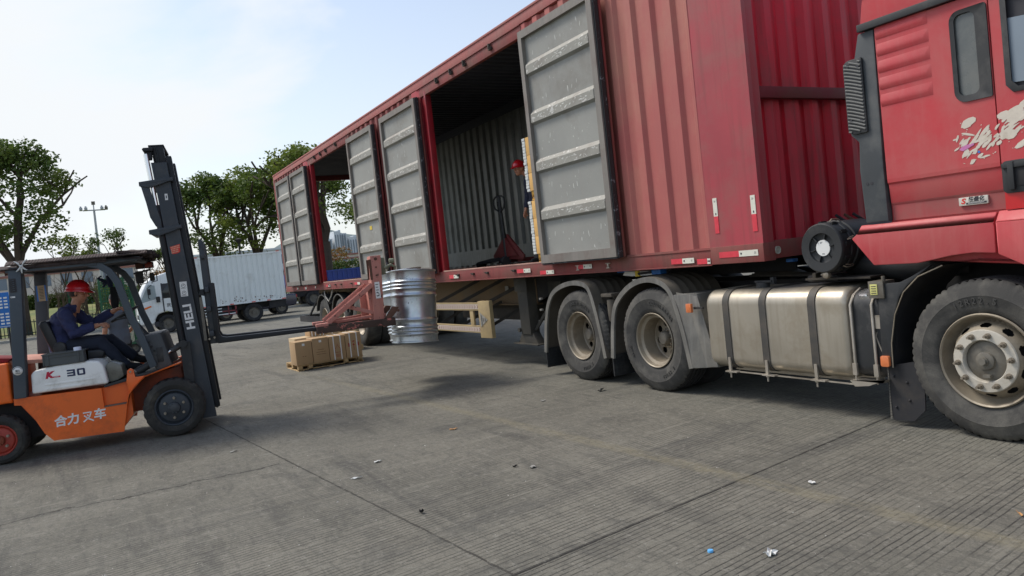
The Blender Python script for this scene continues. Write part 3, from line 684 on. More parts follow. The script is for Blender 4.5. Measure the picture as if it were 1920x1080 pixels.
# side guard (two rails, stub, end board), chevrons
mb = MB()
for (z0, z1) in ((.80, .92), (.46, .57)):
    mb.box(-13.4, -10.24, 5.17, 5.21, z0, z1)
    mb.box(-13.4, -10.24, 5.163, 5.172, z0, z0+.022); mb.box(-13.4, -10.24, 5.163, 5.172, z1-.022, z1)
mb.box(-10.62, -10.5, 5.172, 5.20, .571, .799); mb.box(-13.3, -13.2, 5.172, 5.20, .571, .799)
sg = obj('side_guard', mb, guard_y, trl, bevel=.004)
mb = MB(); mb.hexa([(-10.24, 5.13, .395), (-9.93, 5.16, .395), (-9.93, 5.22, .395), (-10.24, 5.22, .395), (-10.24, 5.13, .945), (-9.93, 5.16, .945), (-9.93, 5.22, .945), (-10.24, 5.22, .945)])
eb = obj('end_board', mb, guard_y, sg, bevel=.006)
mb = MB()
for (z0, z1) in ((.825, .895), (.482, .548)):
    mb.mi = 0; mb.box(-13.4, -10.27, 5.1595, 5.1625, z0, z1); mb.mi = 1
    x = -13.3
    while x < -10.3:
        zc = (z0+z1)/2; w = .055; d = .03
        for s_ in (1, -1):
            mb.f([(x-d, 5.158, zc+s_*.024), (x-d+.028, 5.158, zc+s_*.024), (x+.028, 5.158, zc), (x, 5.158, zc)])
        x += .088
obj('chevron_tape', mb, [mat('chevron_base', srgb(196, 182, 168), .6, 0, .08, 10), mat('chevron_red', srgb(118, 74, 70), .6, 0, .1, 10)], sg, smooth=False, weld=False)
mb = MB(); mb.f([(-10.2, 5.1285, .78), (-10.2, 5.1285, .56), (-10.0, 5.149, .67)]); mb.mi = 1
for i in range(3): mb.f([(-10.17+i*.05, 5.1275+.0048*i, .75-.05*i), (-10.17+i*.05, 5.1275+.0048*i, .59+.05*i), (-10.15+i*.05, 5.129+.0048*i, .60+.05*i), (-10.15+i*.05, 5.129+.0048*i, .74-.05*i)])
obj('warning_triangle', mb, [scrapg, mat('triangle_grey', srgb(104, 100, 94), .6)], eb, smooth=False)
# landing legs
for y in (5.4, 7.1):
    mb = MB(); mb.box(-9.48, -9.22, y, y+.15, .44, 1.24); mb.box(-9.52, -9.18, y-.02, y+.0, 1.05, 1.24)
    mb.prism([(-9.62, .31), (-9.08, .31), (-9.2, .46), (-9.5, .46)], 'XZ', y+.02, y+.14); mb.box(-9.7, -9.02, y-.03, y+.19, .295, .312)
    lg = obj('landing_leg', mb, leg_g, trl, bevel=.006)
    mb = MB(); mb.beam((-9.2, y+.08, .5), (-8.75, y+.2, 1.0), .03, .04); mb.cyl((-9.5, y-.03, .5), (-9.5, y+.02, .5), .03, 12); mb.box(-9.05, -8.72, y+.25, y+.3, .72, 1.15)
    obj('leg_brace', mb, leg_g, lg)
mb = MB(); mb.box(-12.6, -10.3, 6.0, 6.6, .55, .8); obj('tool_box', mb, under, trl, bevel=.01)
mb = MB(); mb.lathe([(0, -1.2), (.2, -1.2), (.22, -1.15), (.22, 1.15), (.2, 1.2), (0, 1.2)], (-11.4, 6.9, .62), 'X', 24); obj('air_tank', mb, under, trl)
mb = MB(); mb.box(-10.63, -10.53, 5.84, 5.85, 1.0, 1.1); obj('notice_plate', mb, scrapg, trl)

# trailer bogie
def bogie_wheel(x, y, parent):
    mb = MB(); mb.lathe([(.27, .03), (.285, -.004), (.33, -.02), (.42, -.024), (.49, -.01), (.515, .02), (.525, .05), (.525, .24), (.515, .27), (.45, .29), (.3, .29)], (x, y, .517), 'Y', 64); t_ = obj('tyre', mb, rubber, parent)
    mb = MB(); mb.lathe([(.285, -.004), (.275, -.014), (.26, .01), (.22, .05), (.2, .15), (.12, .155), (.11, .05), (.08, .02), (0, .02)], (x, y, .517), 'Y', 40); obj('rim', mb, rim_steel, t_)
for x in (-18.65, -17.3, -15.95):
    for y in (5.18, 5.5, 6.87, 7.2): bogie_wheel(x, y, trl)
    mb = MB(); mb.cyl((x, 5.5, .517), (x, 7.1, .517), .08, 12); mb.box(x-.35, x+.35, 5.92, 6.0, .68, .78); mb.box(x-.06, x+.06, 5.9, 6.02, .5, .95); obj('axle', mb, under, trl)
    mb = MB(); P_ = [(x+.60*cos(R(a)), .517+.62*sin(R(a))) for a in range(20, 161, 14)]
    for (p, q) in zip(P_, P_[1:]):
        mb.hexa([(p[0], 5.14, p[1]), (q[0], 5.14, q[1]), (q[0], 5.75, q[1]), (p[0], 5.75, p[1]), (p[0], 5.14, p[1]+.012), (q[0], 5.14, q[1]+.012), (q[0], 5.75, q[1]+.012), (p[0], 5.75, p[1]+.012)])
    mg = obj('mudguard', mb, black, trl); mb = MB(); mb.tube([(p[0], 5.135, p[1]) for p in P_], .014, 6); obj('edge_tube', mb, fender_g, mg)
mb = MB(); mb.tube([(-18.3, 5.12, 1.22), (-18.2, 5.1, 1.1), (-17.95, 5.1, .98), (-17.7, 5.1, 1.1), (-17.6, 5.12, 1.24)], .016, 6); obj('air_hose', mb, scrapg, trl)
mb = MB(); mb.box(-21.6, -19.5, 5.3, 5.38, .40, .56); mb.beam((-20.9, 5.34, .5), (-19.7, 5.4, 1.15), .04, .04); mb.box(-21.7, -21.6, 5.3, 7.3, .4, .56); mb.box(-21.68, -21.6, 5.95, 6.05, .5, 1.26); mb.box(-21.68, -21.6, 6.65, 6.75, .5, 1.26); obj('rear_underrun_guard', mb, blackd, trl)
mb = MB(); mb.box(-21.3, -19.6, 5.95, 6.7, .95, 1.25)
for i in range(6): mb.box(-21.2+i*.28, -21.1+i*.28, 5.85, 6.0, .9+.04*(i % 2), 1.15)
obj('spare_carrier', mb, blackd, trl)

# ================================================================== wheels
def tyre(c, Rr, w, n=96, ax='Y', rim=.286, name='tyre', parent=None, text=None, mats=(rubber, tread), big=True):
    """c = centre of the outer face; body runs away from the viewer (+Y)"""
    mb = MB(); k = Rr/.54
    prof = [(rim, .012), (rim+.012, -.004), (rim+.05*k, -.020), (Rr-.115*k, -.026), (Rr-.11*k, -.028), (Rr-.10*k, -.024), (Rr-.05*k, -.012), (Rr-.018*k, .008), (Rr-.004*k, .03)]
    def rf(r_, h_, a):
        if r_ > Rr-.02*k: return r_-(.010*k if (a/(2*pi)*64) % 1 < .32 else 0)
        return r_
    mb.mi = 0; mb.lathe([(p[0], p[1]) for p in prof], c, 'Y', n*2, rfun=rf)
    mb.mi = 1
    gr = [(Rr-.004*k, .03)]
    gn = 4
    for i in range(gn):
        y0 = .03+(w-.06)*(i+.72)/(gn+.44); gr += [(Rr, y0-.012), (Rr-.014*k, y0-.009), (Rr-.014*k, y0+.009), (Rr, y0+.012)]
    gr += [(Rr-.004*k, w-.03), (Rr-.03*k, w), (rim, w-.02)]
    mb.lathe(gr, c, 'Y', n)
    mb.lathe([(rim, w-.02), (rim-.02, w-.05), (rim-.02, .04), (rim, .012)], c, 'Y', n//2)
    o = obj(name, mb, list(mats), parent, angle=35)
    if text:
        for (s_, rad, a_mid, size, inward) in text:
            mb = MB(); step = size*.78/rad
            for i, ch in enumerate(s_):
                a = a_mid-(i-(len(s_)-1)/2)*step*(1 if not inward else -1)
                x, z = c[0]+rad*cos(a), c[2]+rad*sin(a)
                text_bm(mb, ch, size, MY(x, c[1]-.027, z, math.degrees(a)-90+(180 if inward else 0)), .003, bold=.0012)
            obj('tyre_lettering', mb, mat('tyre_letter_%s' % s_.split(' ')[0].replace('.', ''), srgb(62, 61, 58), .8, 0, .1, 20), o, smooth=False)
    return o
def rim_dish(c, parent, mats=None, depth=.19, r=.282):
    """deep dished drive rim with hand holes and hub"""
    w = obj_wheel_rim = None
    mb = MB()
    mb.lathe([(r+.004, -.006), (r-.002, -.016), (r-.012, -.008), (r-.016, .01), (r-.022, .03), (r-.05, .045), (r-.055, .10), (r-.062, depth), (r-.075, depth+.01)], c, 'Y', 72)
    yy = c[1]+depth
    holes = [circ(c[0]+.158*cos(2*pi*i/8+.2), c[2]+.158*sin(2*pi*i/8+.2), .036, 18) for i in range(8)]
    mb.holed(circ(c[0], c[2], r-.073, 72), holes, 'XZ', yy+.004, yy+.016)
    ro = obj('rim', mb, rim_steel, parent, angle=30)
    mb = MB(); mb.lathe([(.10, depth+.006), (.098, depth-.02), (.075, depth-.03), (.07, depth-.075), (.055, depth-.09), (.0, depth-.092)], c, 'Y', 36)
    hb = obj('hub', mb, hub_grey, ro)
    for i in range(10):
        mb = MB(); a = 2*pi*i/10; p = (c[0]+.088*cos(a), 0, c[2]+.088*sin(a)); mb.cyl((p[0], yy+.004, p[2]), (p[0], yy-.035, p[2]), .014, 6); mb.cyl((p[0], yy-.03, p[2]), (p[0], yy-.05, p[2]), .008, 6); obj('wheel_nut', mb, bolt_steel, hb, smooth=False)
    mb = MB(); mb.disc((c[0], yy+.12, c[2]), r-.03, 'Y', 32); obj('brake_drum', mb, blackd, ro)
    return ro
def rim_front(c, parent):
    r = .308; mb = MB()
    mb.lathe([(r+.006, -.010), (r-.002, -.020), (r-.012, -.012), (r-.018, .012), (r-.03, .045), (r-.045, .07), (r-.052, .06)], c, 'Y', 96)
    # slope of the disc with oval hand holes, real openings in a shallow cone
    N_ = 120; r0, r1 = r-.052, .205; y0, y1 = .06, -.024
    K = 14; rs = []
    def inhole(a, t_):
        rr = r0+(r1-r0)*t_
        for i in range(10):
            ah = 2*pi*i/10+.31; da = (a-ah+pi) % (2*pi)-pi
            if (da*rr/.036)**2+((rr-.232)/.0135)**2 < 1: return True
        return False
    grid = [[mb.bm.verts.new((c[0]+(r0+(r1-r0)*j/K)*cos(2*pi*i/(N_*2)), c[1]+y0+(y1-y0)*(j/K)**.8, c[2]+(r0+(r1-r0)*j/K)*sin(2*pi*i/(N_*2)))) for j in range(K+1)] for i in range(N_*2)]
    for i in range(N_*2):
        for j in range(K):
            if inhole(2*pi*(i+.5)/(N_*2), (j+.5)/K): continue
            mb.bm.faces.new((grid[i][j], grid[(i+1) % (N_*2)][j], grid[(i+1) % (N_*2)][j+1], grid[i][j+1]))
    ro = obj('rim', mb, rim_steel, parent, angle=35)
    mb = MB(); mb.lathe([(.208, -.023), (.203, -.032), (.142, -.036), (.136, -.028), (.134, .0), (.12, .01)], c, 'Y', 72)
    rg = obj('bolt_ring', mb, rim_white, ro)
    for i in range(10):
        mb = MB(); a = 2*pi*i/10+.1; x, z = c[0]+.172*cos(a), c[2]+.172*sin(a)
        mb.cyl((x, c[1]-.034, z), (x, c[1]-.045, z), .019, 14); mb.cyl((x, c[1]-.04, z), (x, c[1]-.068, z), .0145, 6); mb.cyl((x, c[1]-.06, z), (x, c[1]-.088, z), .0085, 8); obj('wheel_nut', mb, bolt_steel, rg, smooth=True)
    mb = MB(); mb.lathe([(.134, -.002), (.11, -.012), (.062, -.014), (.058, -.03), (.05, -.034), (.03, -.036), (.028, -.05), (.0, -.05)], c, 'Y', 40)
    mb.box(c[0]-.01, c[0]+.035, c[1]-.05, c[1]-.01, c[2]-.105, c[2]-.088)
    hb = obj('hub', mb, hub_grey, ro)
    mb = MB(); mb.cyl((c[0], c[1]-.045, c[2]), (c[0], c[1]-.066, c[2]), .024, 6); obj('centre_bolt', mb, hub_grey, hb, smooth=False)
    mb = MB(); mb.disc((c[0], c[1]+.1, c[2]), r-.03, 'Y', 40); obj('brake_drum', mb, blackd, ro)

# ================================================================== tractor unit
trk = thing('tractor_truck', 'red three axle tractor unit with aluminium side fuel tank', 'truck', (-4.5, 6.33, 0))
RT = .54; ZC = .532
c1_, c2_, c3_ = (-7.52, 5.08, ZC), (-6.18, 5.08, ZC), (-2.86, 5.09, ZC)
T1 = tyre(c1_, RT, .29, parent=trk, text=[('DOUBLESTAR', .385, R(78), .05, False), ('12R22.5', .385, R(-70), .042, True)]); rim_dish(c1_, T1)
T2 = tyre(c2_, RT, .29, parent=trk, text=[('DOUBLESTAR', .385, R(62), .05, False), ('12R22.5', .385, R(-58), .042, True), ('DT40', .385, R(200), .04, True)]); rim_dish(c2_, T2)
T3 = tyre(c3_, RT, .30, rim=.308, parent=trk, text=[('12R22.5', .395, R(96), .056, False)]); rim_front(c3_, T3)
for (x, y) in ((-7.52, 5.42), (-6.18, 5.42), (-7.52, 6.93), (-6.18, 6.93), (-7.52, 7.27), (-6.18, 7.27), (-2.86, 7.27)):
    mb = MB(); mb.lathe([(.27, .0), (.3, -.01), (.45, -.015), (.52, .02), (.54, .05), (.54, .24), (.52, .27), (.45, .29), (.3, .29), (.27, .28)], (x, y, ZC), 'Y', 64)
    mb.disc((x, y+.14, ZC), .28, 'Y', 32)
    obj('tyre', mb, tread, trk)
mb = MB(); mb.box(-8.3, -1.5, 5.92, 6.0, .78, 1.04); mb.box(-8.3, -1.5, 6.66, 6.74, .78, 1.04)
for x in (-8.2, -6.85, -5.4, -4.2): mb.box(x-.06, x+.06, 6.0, 6.66, .8, 1.0)
for x in (-7.52, -6.18, -2.86): mb.cyl((x, 5.4, ZC), (x, 7.2, ZC), .09, 12)
for x in (-7.52, -6.18): mb.sphere((x, 6.33, ZC), .24, 16)
obj('chassis_frame', mb, blackd, trk)
mb = MB(); mb.box(-4.7, -3.4, 5.86, 7.3, .98, 1.13); mb.box(-3.6, -1.6, 5.75, 6.9, .55, 1.45); mb.box(-4.4, -4.1, 5.3, 5.95, 1.06, 1.12)
obj('engine_bay', mb, blackd, trk, bevel=.02)
# fifth wheel coupling, air lines
mb = MB(); mb.prism([(-7.6, 5.95), (-6.2, 6.1), (-6.2, 6.56), (-7.6, 6.7)], 'XY', 1.14, 1.22); obj('fifth_wheel', mb, blackd, trk, bevel=.02)
# ---- drive axle fenders
def fender(pts, name='mudguard', flare=None, flap=None):
    P = [Vector((p[0], 0, p[1])) for p in pts]
    # smooth the outline
    def cr_(p0, p1, p2, p3, t_): return .5*((2*p1)+(-p0+p2)*t_+(2*p0-5*p1+4*p2-p3)*t_*t_+(-p0+3*p1-3*p2+p3)*t_**3)
    Q = []
    for i in range(len(P)-1):
        a = P[max(i-1, 0)]; d_ = P[min(i+2, len(P)-1)]
        for k in range(6): Q.append(cr_(a, P[i], P[i+1], d_, k/6))
    Q.append(P[-1]); n_ = len(Q); inn = []
    cx = (P[0].x+P[-1].x)/2
    for i in range(n_):
        tg = (Q[min(i+1, n_-1)]-Q[max(i-1, 0)]).normalized(); nn = Vector((tg.z, 0, -tg.x))
        inn.append(Q[i]+nn*.055)
    mb = MB()
    # front lip
    for i in range(n_-1):
        for (yy) in (5.05, 5.075):
            mb.f([(Q[i].x, yy, Q[i].z), (Q[i+1].x, yy, Q[i+1].z), (inn[i+1].x, yy, inn[i+1].z), (inn[i].x, yy, inn[i].z)])
        mb.f([(inn[i].x, 5.05, inn[i].z), (inn[i+1].x, 5.05, inn[i+1].z), (inn[i+1].x, 5.075, inn[i+1].z), (inn[i].x, 5.075, inn[i].z)])
    o = obj(name, mb, fender_g, trk, smooth=True)
    mb = MB()
    ys = [5.05]; k = 0
    y = 5.05; rows = [(5.05, 0)]
    for q in range(5): b0 = 5.14+q*.1; rows += [(b0, 0), (b0+.02, .007), (b0+.035, .007), (b0+.055, 0)]
    rows += [(5.70, 0)]
    for (ya, la), (yb, lb) in zip(rows, rows[1:]):
        for i in range(n_-1):
            def off(i_, l_):
                tg = (Q[min(i_+1, n_-1)]-Q[max(i_-1, 0)]).normalized(); nn = Vector((-tg.z, 0, tg.x)); return Q[i_]+nn*l_
            a, b_, c_, d_ = off(i, la), off(i+1, la), off(i+1, lb), off(i, lb)
            mb.f([(a.x, ya, a.z), (b_.x, ya, b_.z), (c_.x, yb, c_.z), (d_.x, yb, d_.z)])
    for i in range(n_-1):
        mb.f([(Q[i].x, 5.70, Q[i].z-.012), (Q[i+1].x, 5.70, Q[i+1].z-.012), (Q[i+1].x, 5.076, Q[i+1].z-.012), (Q[i].x, 5.076, Q[i].z-.012)])
    obj('fender_top', mb, fender_t, o, weld=True)
    return o
F1 = fender([(-8.34, .30), (-8.26, .66), (-8.15, .93), (-7.96, 1.10), (-7.62, 1.185), (-7.31, 1.16), (-7.18, 1.03), (-7.08, .68), (-7.01, .30)])
F2 = fender([(-6.93, .31), (-6.87, .66), (-6.78, .91), (-6.54, 1.10), (-6.26, 1.185), (-6.0, 1.16), (-5.82, 1.03), (-5.70, .68), (-5.62, .285)])
for F_, x in ((F1, -8.31), (F2, -6.91)):
    mb = MB(); mb.box(x-.008, x+.008, 5.06, 5.62, .10, .34)
    for i in range(9):
        for j in range(5): mb.box(x+.008, x+.012, 5.10+i*.055, 5.135+i*.055, .13+j*.04, .155+j*.04)
    obj('mudflap', mb, black, F_, smooth=False)
mb = MB(); mb.prism([(-5.82, 1.02), (-5.52, .98), (-5.33, .31), (-5.62, .285)], 'XZ', 5.10, 5.112)
mb.hexa([(-5.62, 5.05, .285), (-5.35, 5.14, .30), (-5.35, 5.55, .30), (-5.62, 5.6, .285), (-5.80, 5.05, 1.0), (-5.56, 5.14, 1.0), (-5.56, 5.55, 1.0), (-5.80, 5.6, 1.0)])
obj('splash_guard', mb, fender_g, F2, bevel=.01)
mb = MB(); mb.box(-5.605, -5.535, 5.02, 5.05, .83, .915); obj('side_lamp', mb, amber, F2, bevel=.006)
mb = MB(); mb.box(-5.54, -5.42, 5.06, 5.08, .86, .88); obj('lamp_arm', mb, blackd, F2)
for (x, z) in ((-8.27, .98), (-8.28, .84)):
    mb = MB(); mb.box(x-.03, x+.02, 5.03, 5.06, z-.012, z+.012); obj('fender_bracket', mb, fender_g, F1, bevel=.004)
mb = MB(); mb.box(-7.12, -6.86, 5.3, 5.75, .86, .98); mb.cyl((-7.0, 5.2, .7), (-7.0, 5.2, .95), .06, 14); mb.box(-7.1, -6.9, 5.12, 5.3, .98, 1.02)
obj('suspension_bracket', mb, fender_t, trk, bevel=.01)
# white tray, blue clamps and yellow strap lying above the second fender
mb = MB(); mb.prism([(-6.86, 1.205), (-6.7, 1.19), (-6.36, 1.195), (-6.28, 1.235), (-6.82, 1.245)], 'XZ', 5.28, 5.5); mb.mi = 1; mb.box(-6.34, -6.2, 5.26, 5.34, 1.2, 1.25); mb.box(-7.25, -6.98, 5.5, 5.56, 1.225, 1.255); mb.mi = 2; mb.box(-6.62, -6.56, 5.262, 5.3, 1.185, 1.25); mb.mi = 3; mb.cyl((-6.56, 5.26, 1.215), (-6.34, 5.26, 1.225), .012, 8)
tg = obj('tool_tray', mb, [white_p, blueb, yellowb, ink]); tag(tg, 'pale tray with blue ends and yellow strap lying on the drive axle mudguard', 'tray')
# ---- fuel tank
def tank(x0, x1, name, m_, r=.13, y0=5.08, y1=5.72, z0=.315, z1=1.03, ins=.03):
    mb = MB(); base_ = rrect(y0, y1, z0, z1, r, 8, rs=[r, r, r*.8, r*.8]); cy, cz = (y0+y1)/2, (z0+z1)/2
    rs = []
    for (x, k) in ((x0, 1-ins*2.2), (x0+.012, 1-ins*1.1), (x0+.035, 1-.006), (x0+.05, 1), (x1-.05, 1), (x1-.035, 1-.006), (x1-.012, 1-ins*1.1), (x1, 1-ins*2.2)):
        rs.append([(x, cy+(p[0]-cy)*k, cz+(p[1]-cz)*k) for p in base_])
    mb.rings(rs, True, True)
    return obj(name, mb, m_, trk, angle=50)
ft = tank(-5.40, -3.885, 'fuel_tank', alu)
for x in (-5.14, -4.71, -4.20):
    mb = MB(); p = rrect(5.072, 5.728, .307, 1.038, .135, 8, rs=[.135, .135, .11, .11]); q = rrect(5.08, 5.72, .315, 1.03, .13, 8, rs=[.13, .13, .105, .105])
    for xx in (x-.036, x+.036):
        pass
    n_ = len(p)
    for i in range(n_):
        j = (i+1) % n_
        mb.f([(x-.036, *p[i]), (x-.036, *p[j]), (x+.036, *p[j]), (x+.036, *p[i])])
        for xx in (x-.036, x+.036): mb.f([(xx, *p[i]), (xx, *p[j]), (xx, *q[j]), (xx, *q[i])])
    st = obj('tank_strap', mb, strapm, ft)
    mb = MB(); mb.box(x-.014, x+.014, 5.062, 5.078, .30, .42); mb.box(x-.05, x+.09, 5.05, 5.10, .285, .297); mb.cyl((x, 5.07, .31), (x, 5.07, .235), .008, 8); mb.cyl((x, 5.07, .275), (x, 5.07, .285), .018, 6)
    obj('strap_clamp', mb, steel, st)
mb = MB(); mb.beam((-5.14, 5.09, .29), (-3.8, 5.09, .283), .014, .01); mb.box(-5.3, -3.8, 5.3, 5.36, .26, .31); mb.box(-5.3, -3.8, 5.55, 5.61, .26, .31); obj('tank_rail', mb, steel, ft)
mb = MB(); mb.lathe([(0, .06), (.05, .06), (.06, .045), (.06, .0)], (-4.86, 5.28, 1.025), 'Z', 20); mb.box(-4.93, -4.74, 5.25, 5.31, 1.075, 1.095); mb.box(-4.76, -4.72, 5.26, 5.30, 1.06, 1.12)
obj('filler_cap', mb, black, ft, bevel=.004)
ut = tank(-3.875, -3.60, 'urea_tank', black, r=.12, y0=5.10, z0=.34, z1=1.0)
for x in (-3.845, -3.665):
    mb = MB(); mb.tube([(x, 5.22, 1.01), (x, 5.13, .965), (x, 5.085, .9), (x, 5.085, .42)], .011, 8); mb.box(x-.018, x+.018, 5.07, 5.09, .36, .45); mb.cyl((x, 5.08, .30), (x, 5.08, .38), .007, 8)
    obj('tank_strap', mb, steel, ut)
mb = MB(); mb.lathe([(0, .03), (.04, .028), (.052, .012), (.056, 0)], (-3.76, 5.16, .965), 'Z', 20); mb.bm.transform(Matrix.Translation((-3.76, 5.16, .965)) @ Matrix.Rotation(R(38), 4, 'X') @ Matrix.Translation((3.76, -5.16, -.965)))
obj('filler_cap', mb, chrome, ut)
mb = MB(); mb.prism([(-3.88, .32), (-3.6, .32), (-3.58, .345), (-3.72, .29), (-3.84, .275)], 'XZ', 5.05, 5.2); obj('tank_bracket', mb, steel, ut)
mb = MB(); mb.box(-3.66, -3.54, 5.06, 5.2, .95, 1.075); mb.mi = 1; mb.box(-3.645, -3.585, 5.056, 5.0605, .975, 1.055); mb.mi = 2
for i in range(4): mb.box(-3.635, -3.595, 5.0545, 5.0565, .985+i*.017, .991+i*.017)
mb.mi = 0; mb.cyl((-3.56, 5.1, 1.07), (-3.56, 5.1, 1.11), .014, 8)
obj('control_box', mb, [hub_grey, mat('label_yellow', srgb(200, 196, 120), .6), ink], trk, bevel=.006)
mb = MB(); mb.tube([(-3.62, 5.12, .78), (-3.66, 5.1, .66), (-3.6, 5.1, .5)], .006, 6); mb.box(-3.65, -3.61, 5.09, 5.11, .72, .82); obj('cable_clip', mb, steel, trk)
# ---- front wheel rear mudguard with lamp and flap
mb = MB()
mb.prism([(-3.16, 1.19), (-3.33, 1.10), (-3.42, 1.062), (-3.555, 1.055), (-3.60, .93), (-3.612, .44), (-3.535, .44), (-3.53, .55), (-3.49, .80), (-3.43, .96), (-3.36, 1.04), (-3.24, 1.13)], 'XZ', 5.075, 5.12)
fg = obj('front_mudguard', mb, black, trk, bevel=.008)
mb = MB(); arcp = [(-3.53, .44), (-3.525, .62), (-3.48, .83), (-3.40, .99), (-3.28, 1.1), (-3.1, 1.17), (-2.86, 1.19), (-2.62, 1.17), (-2.44, 1.1)]
for (p, q) in zip(arcp, arcp[1:]):
    mb.f([(p[0], 5.1, p[1]), (q[0], 5.1, q[1]), (q[0], 5.62, q[1]), (p[0], 5.62, p[1])]); mb.f([(p[0]-.01, 5.1, p[1]+.01), (q[0]-.01, 5.1, q[1]+.01), (q[0]-.01, 5.62, q[1]+.01), (p[0]-.01, 5.62, p[1]+.01)])
obj('wheel_arch_liner', mb, blackd, fg)
mb = MB(); mb.tube([(p[0]+.006, 5.072, p[1]) for p in arcp[:6]], .005, 6); obj('edge_trim', mb, rim_steel, fg)
mb = MB(); mb.prism(rrect(-3.607, -3.54, .445, .525, .014, 4), 'XZ', 5.05, 5.078); obj('side_lamp', mb, amber, fg, bevel=.004)
mb = MB(); mb.prism([(-3.605, .44), (-3.31, .50), (-3.33, .14), (-3.42, .05), (-3.58, .04), (-3.6, .2)], 'XZ', 5.11, 5.122); mb.mi = 1
for i in range(34): z = .05+i*.0115; mb.box(-3.602+.0003*i, -3.588, 5.105, 5.109, z, z+.006)
for (x, z) in ((-3.55, .37), (-3.45, .33), (-3.55, .14), (-3.44, .2)): mb.mi = 0; mb.sphere((x, 5.108, z), .011, 8)
obj('mudflap', mb, [blackd, mat('flap_edge', srgb(120, 116, 106), .8)], fg, smooth=False)
# ---- air cleaner
AC = (-4.10, 0, 1.345)
mb = MB()
mb.lathe([(.0, 5.165), (.10, 5.165), (.115, 5.16), (.12, 5.14), (.188, 5.135), (.197, 5.145), (.2, 5.16), (.2, 5.235), (.206, 5.24), (.206, 5.27), (.2, 5.275), (.2, 5.30), (.212, 5.305), (.212, 5.335), (.204, 5.34), (.204, 5.62), (.19, 5.66), (.19, 6.2), (0, 6.2)], (AC[0], 0, AC[2]), 'Y', 56)
for i in range(6):
    a = 2*pi*i/6+.2; mb.beam((AC[0]+.07*cos(a), 5.155, AC[2]+.07*sin(a)), (AC[0]+.113*cos(a), 5.155, AC[2]+.113*sin(a)), .008, .02, up=(0, 1, 0))
for i in range(12):
    a = 2*pi*i/12+.1
    for dd in (-.035, .035): mb.beam((AC[0]+.206*cos(a+dd), 5.17, AC[2]+.206*sin(a+dd)), (AC[0]+.206*cos(a+dd), 5.24, AC[2]+.206*sin(a+dd)), .008, .012)
ac = obj('air_cleaner', mb, black, trk, angle=35)
mb = MB()
for i in range(6):
    a = 2*pi*i/6+.25; ux, uz = cos(a), sin(a); p0 = Vector((AC[0]+.21*ux, 5.19, AC[2]+.21*uz))
    mb.tube([p0, p0+Vector((ux*.018, .02, uz*.018)), p0+Vector((ux*.016, .09, uz*.016)), p0+Vector((ux*.004, .12, uz*.004))], .005, 6)
    t_ = Vector((-uz, 0, ux)); mb.tube([p0+t_*.012+Vector((0, .02, 0)), p0+t_*.018+Vector((ux*.015, .06, uz*.015)), p0+t_*.01+Vector((0, .1, 0))], .004, 6)
obj('latch', mb, bolt_steel, ac)
mb = MB(); mb.disc((AC[0], 5.157, AC[2]), .064, 'Y', 40); mb.lathe([(.064, 5.157), (.064, 5.166)], (AC[0], 0, AC[2]), 'Y', 40); mb.mi = 1
for (dx, dz, w) in ((-.02, .045, .02), (-.022, .037, .012)): mb.box(AC[0]+dx, AC[0]+dx+w, 5.1555, 5.157, AC[2]+dz, AC[2]+dz+.003)
mb.box(AC[0]-.01, AC[0]+.012, 5.1555, 5.157, AC[2]-.05, AC[2]-.044)
obj('round_label', mb, [white_p, ink], ac, smooth=False)
mb = MB(); mb.lathe([(0, -.03), (.028, -.02), (.032, 0), (.026, .02), (0, .03)], (AC[0]+.005, 5.17, AC[2]-.215), 'Y', 16); mb.tube([(AC[0], 5.18, AC[2]-.2), (AC[0]-.05, 5.17, AC[2]-.215)], .008, 8); obj('drain_valve', mb, bolt_steel, ac)
mb = MB(); mb.tube([(-4.1, 5.5, 1.2), (-3.8, 5.45, 1.18), (-3.55, 5.5, 1.12), (-3.3, 5.7, 1.15)], .1, 16); obj('intake_duct', mb, black, ac)
mb = MB(); mb.box(-4.35, -3.75, 5.22, 5.75, 1.085, 1.10); mb.box(-4.3, -4.27, 5.25, 5.7, 1.10, 1.14)
for i in range(4): mb.tube([(-5.5, 5.8+.04*i, 1.1+.01*i), (-4.6, 5.7+.03*i, 1.09), (-3.7, 5.5+.05*i, 1.09+.01*i)], .012, 6)
for i in range(3): mb.sphere((-3.72+.035*i, 5.3, 1.53+.004*i), .01, 8)
obj('pipe_bundle', mb, under, trk)
mb = MB(); mb.tube([(-4.7, 5.9, 1.24), (-4.62, 5.86, 1.18), (-4.64, 5.8, 1.12)], .02, 8); obj('air_hose', mb, blackd, trk)
mb = MB(); mb.box(-4.82, -4.74, 5.55, 5.62, 1.228, 1.258); obj('blue_coupling', mb, blueb, trk, bevel=.008)
mb = MB(); mb.box(-4.60, -4.42, 6.05, 6.2, 1.262, 1.276); obj('yellow_tag', mb, yellowb, trk)
for i, m_ in enumerate((blackd, redv, yellowb)):
    mb = MB(); mb.tube([(-3.7, 6.0+.12*i, 1.9), (-3.95, 6.0+.12*i, 1.45), (-4.2, 6.02+.12*i, 1.35), (-4.45, 6.0+.12*i, 1.5), (-4.6, 6.0+.12*i, 1.6)], .014, 8); obj('air_hose', mb, blackd if i != 1 else brown_r, trk)
# ---- cab
mb = MB()
mb.prism([(-3.48, 1.22), (-1.45, 1.05), (-1.3, 1.5), (-1.42, 2.3), (-1.65, 2.95), (-2.0, 3.5), (-3.35, 3.62), (-3.48, 2.9)], 'XZ', 5.125, 7.53)
body = obj('cab_body', mb, cab_red, trk, bevel=.03)
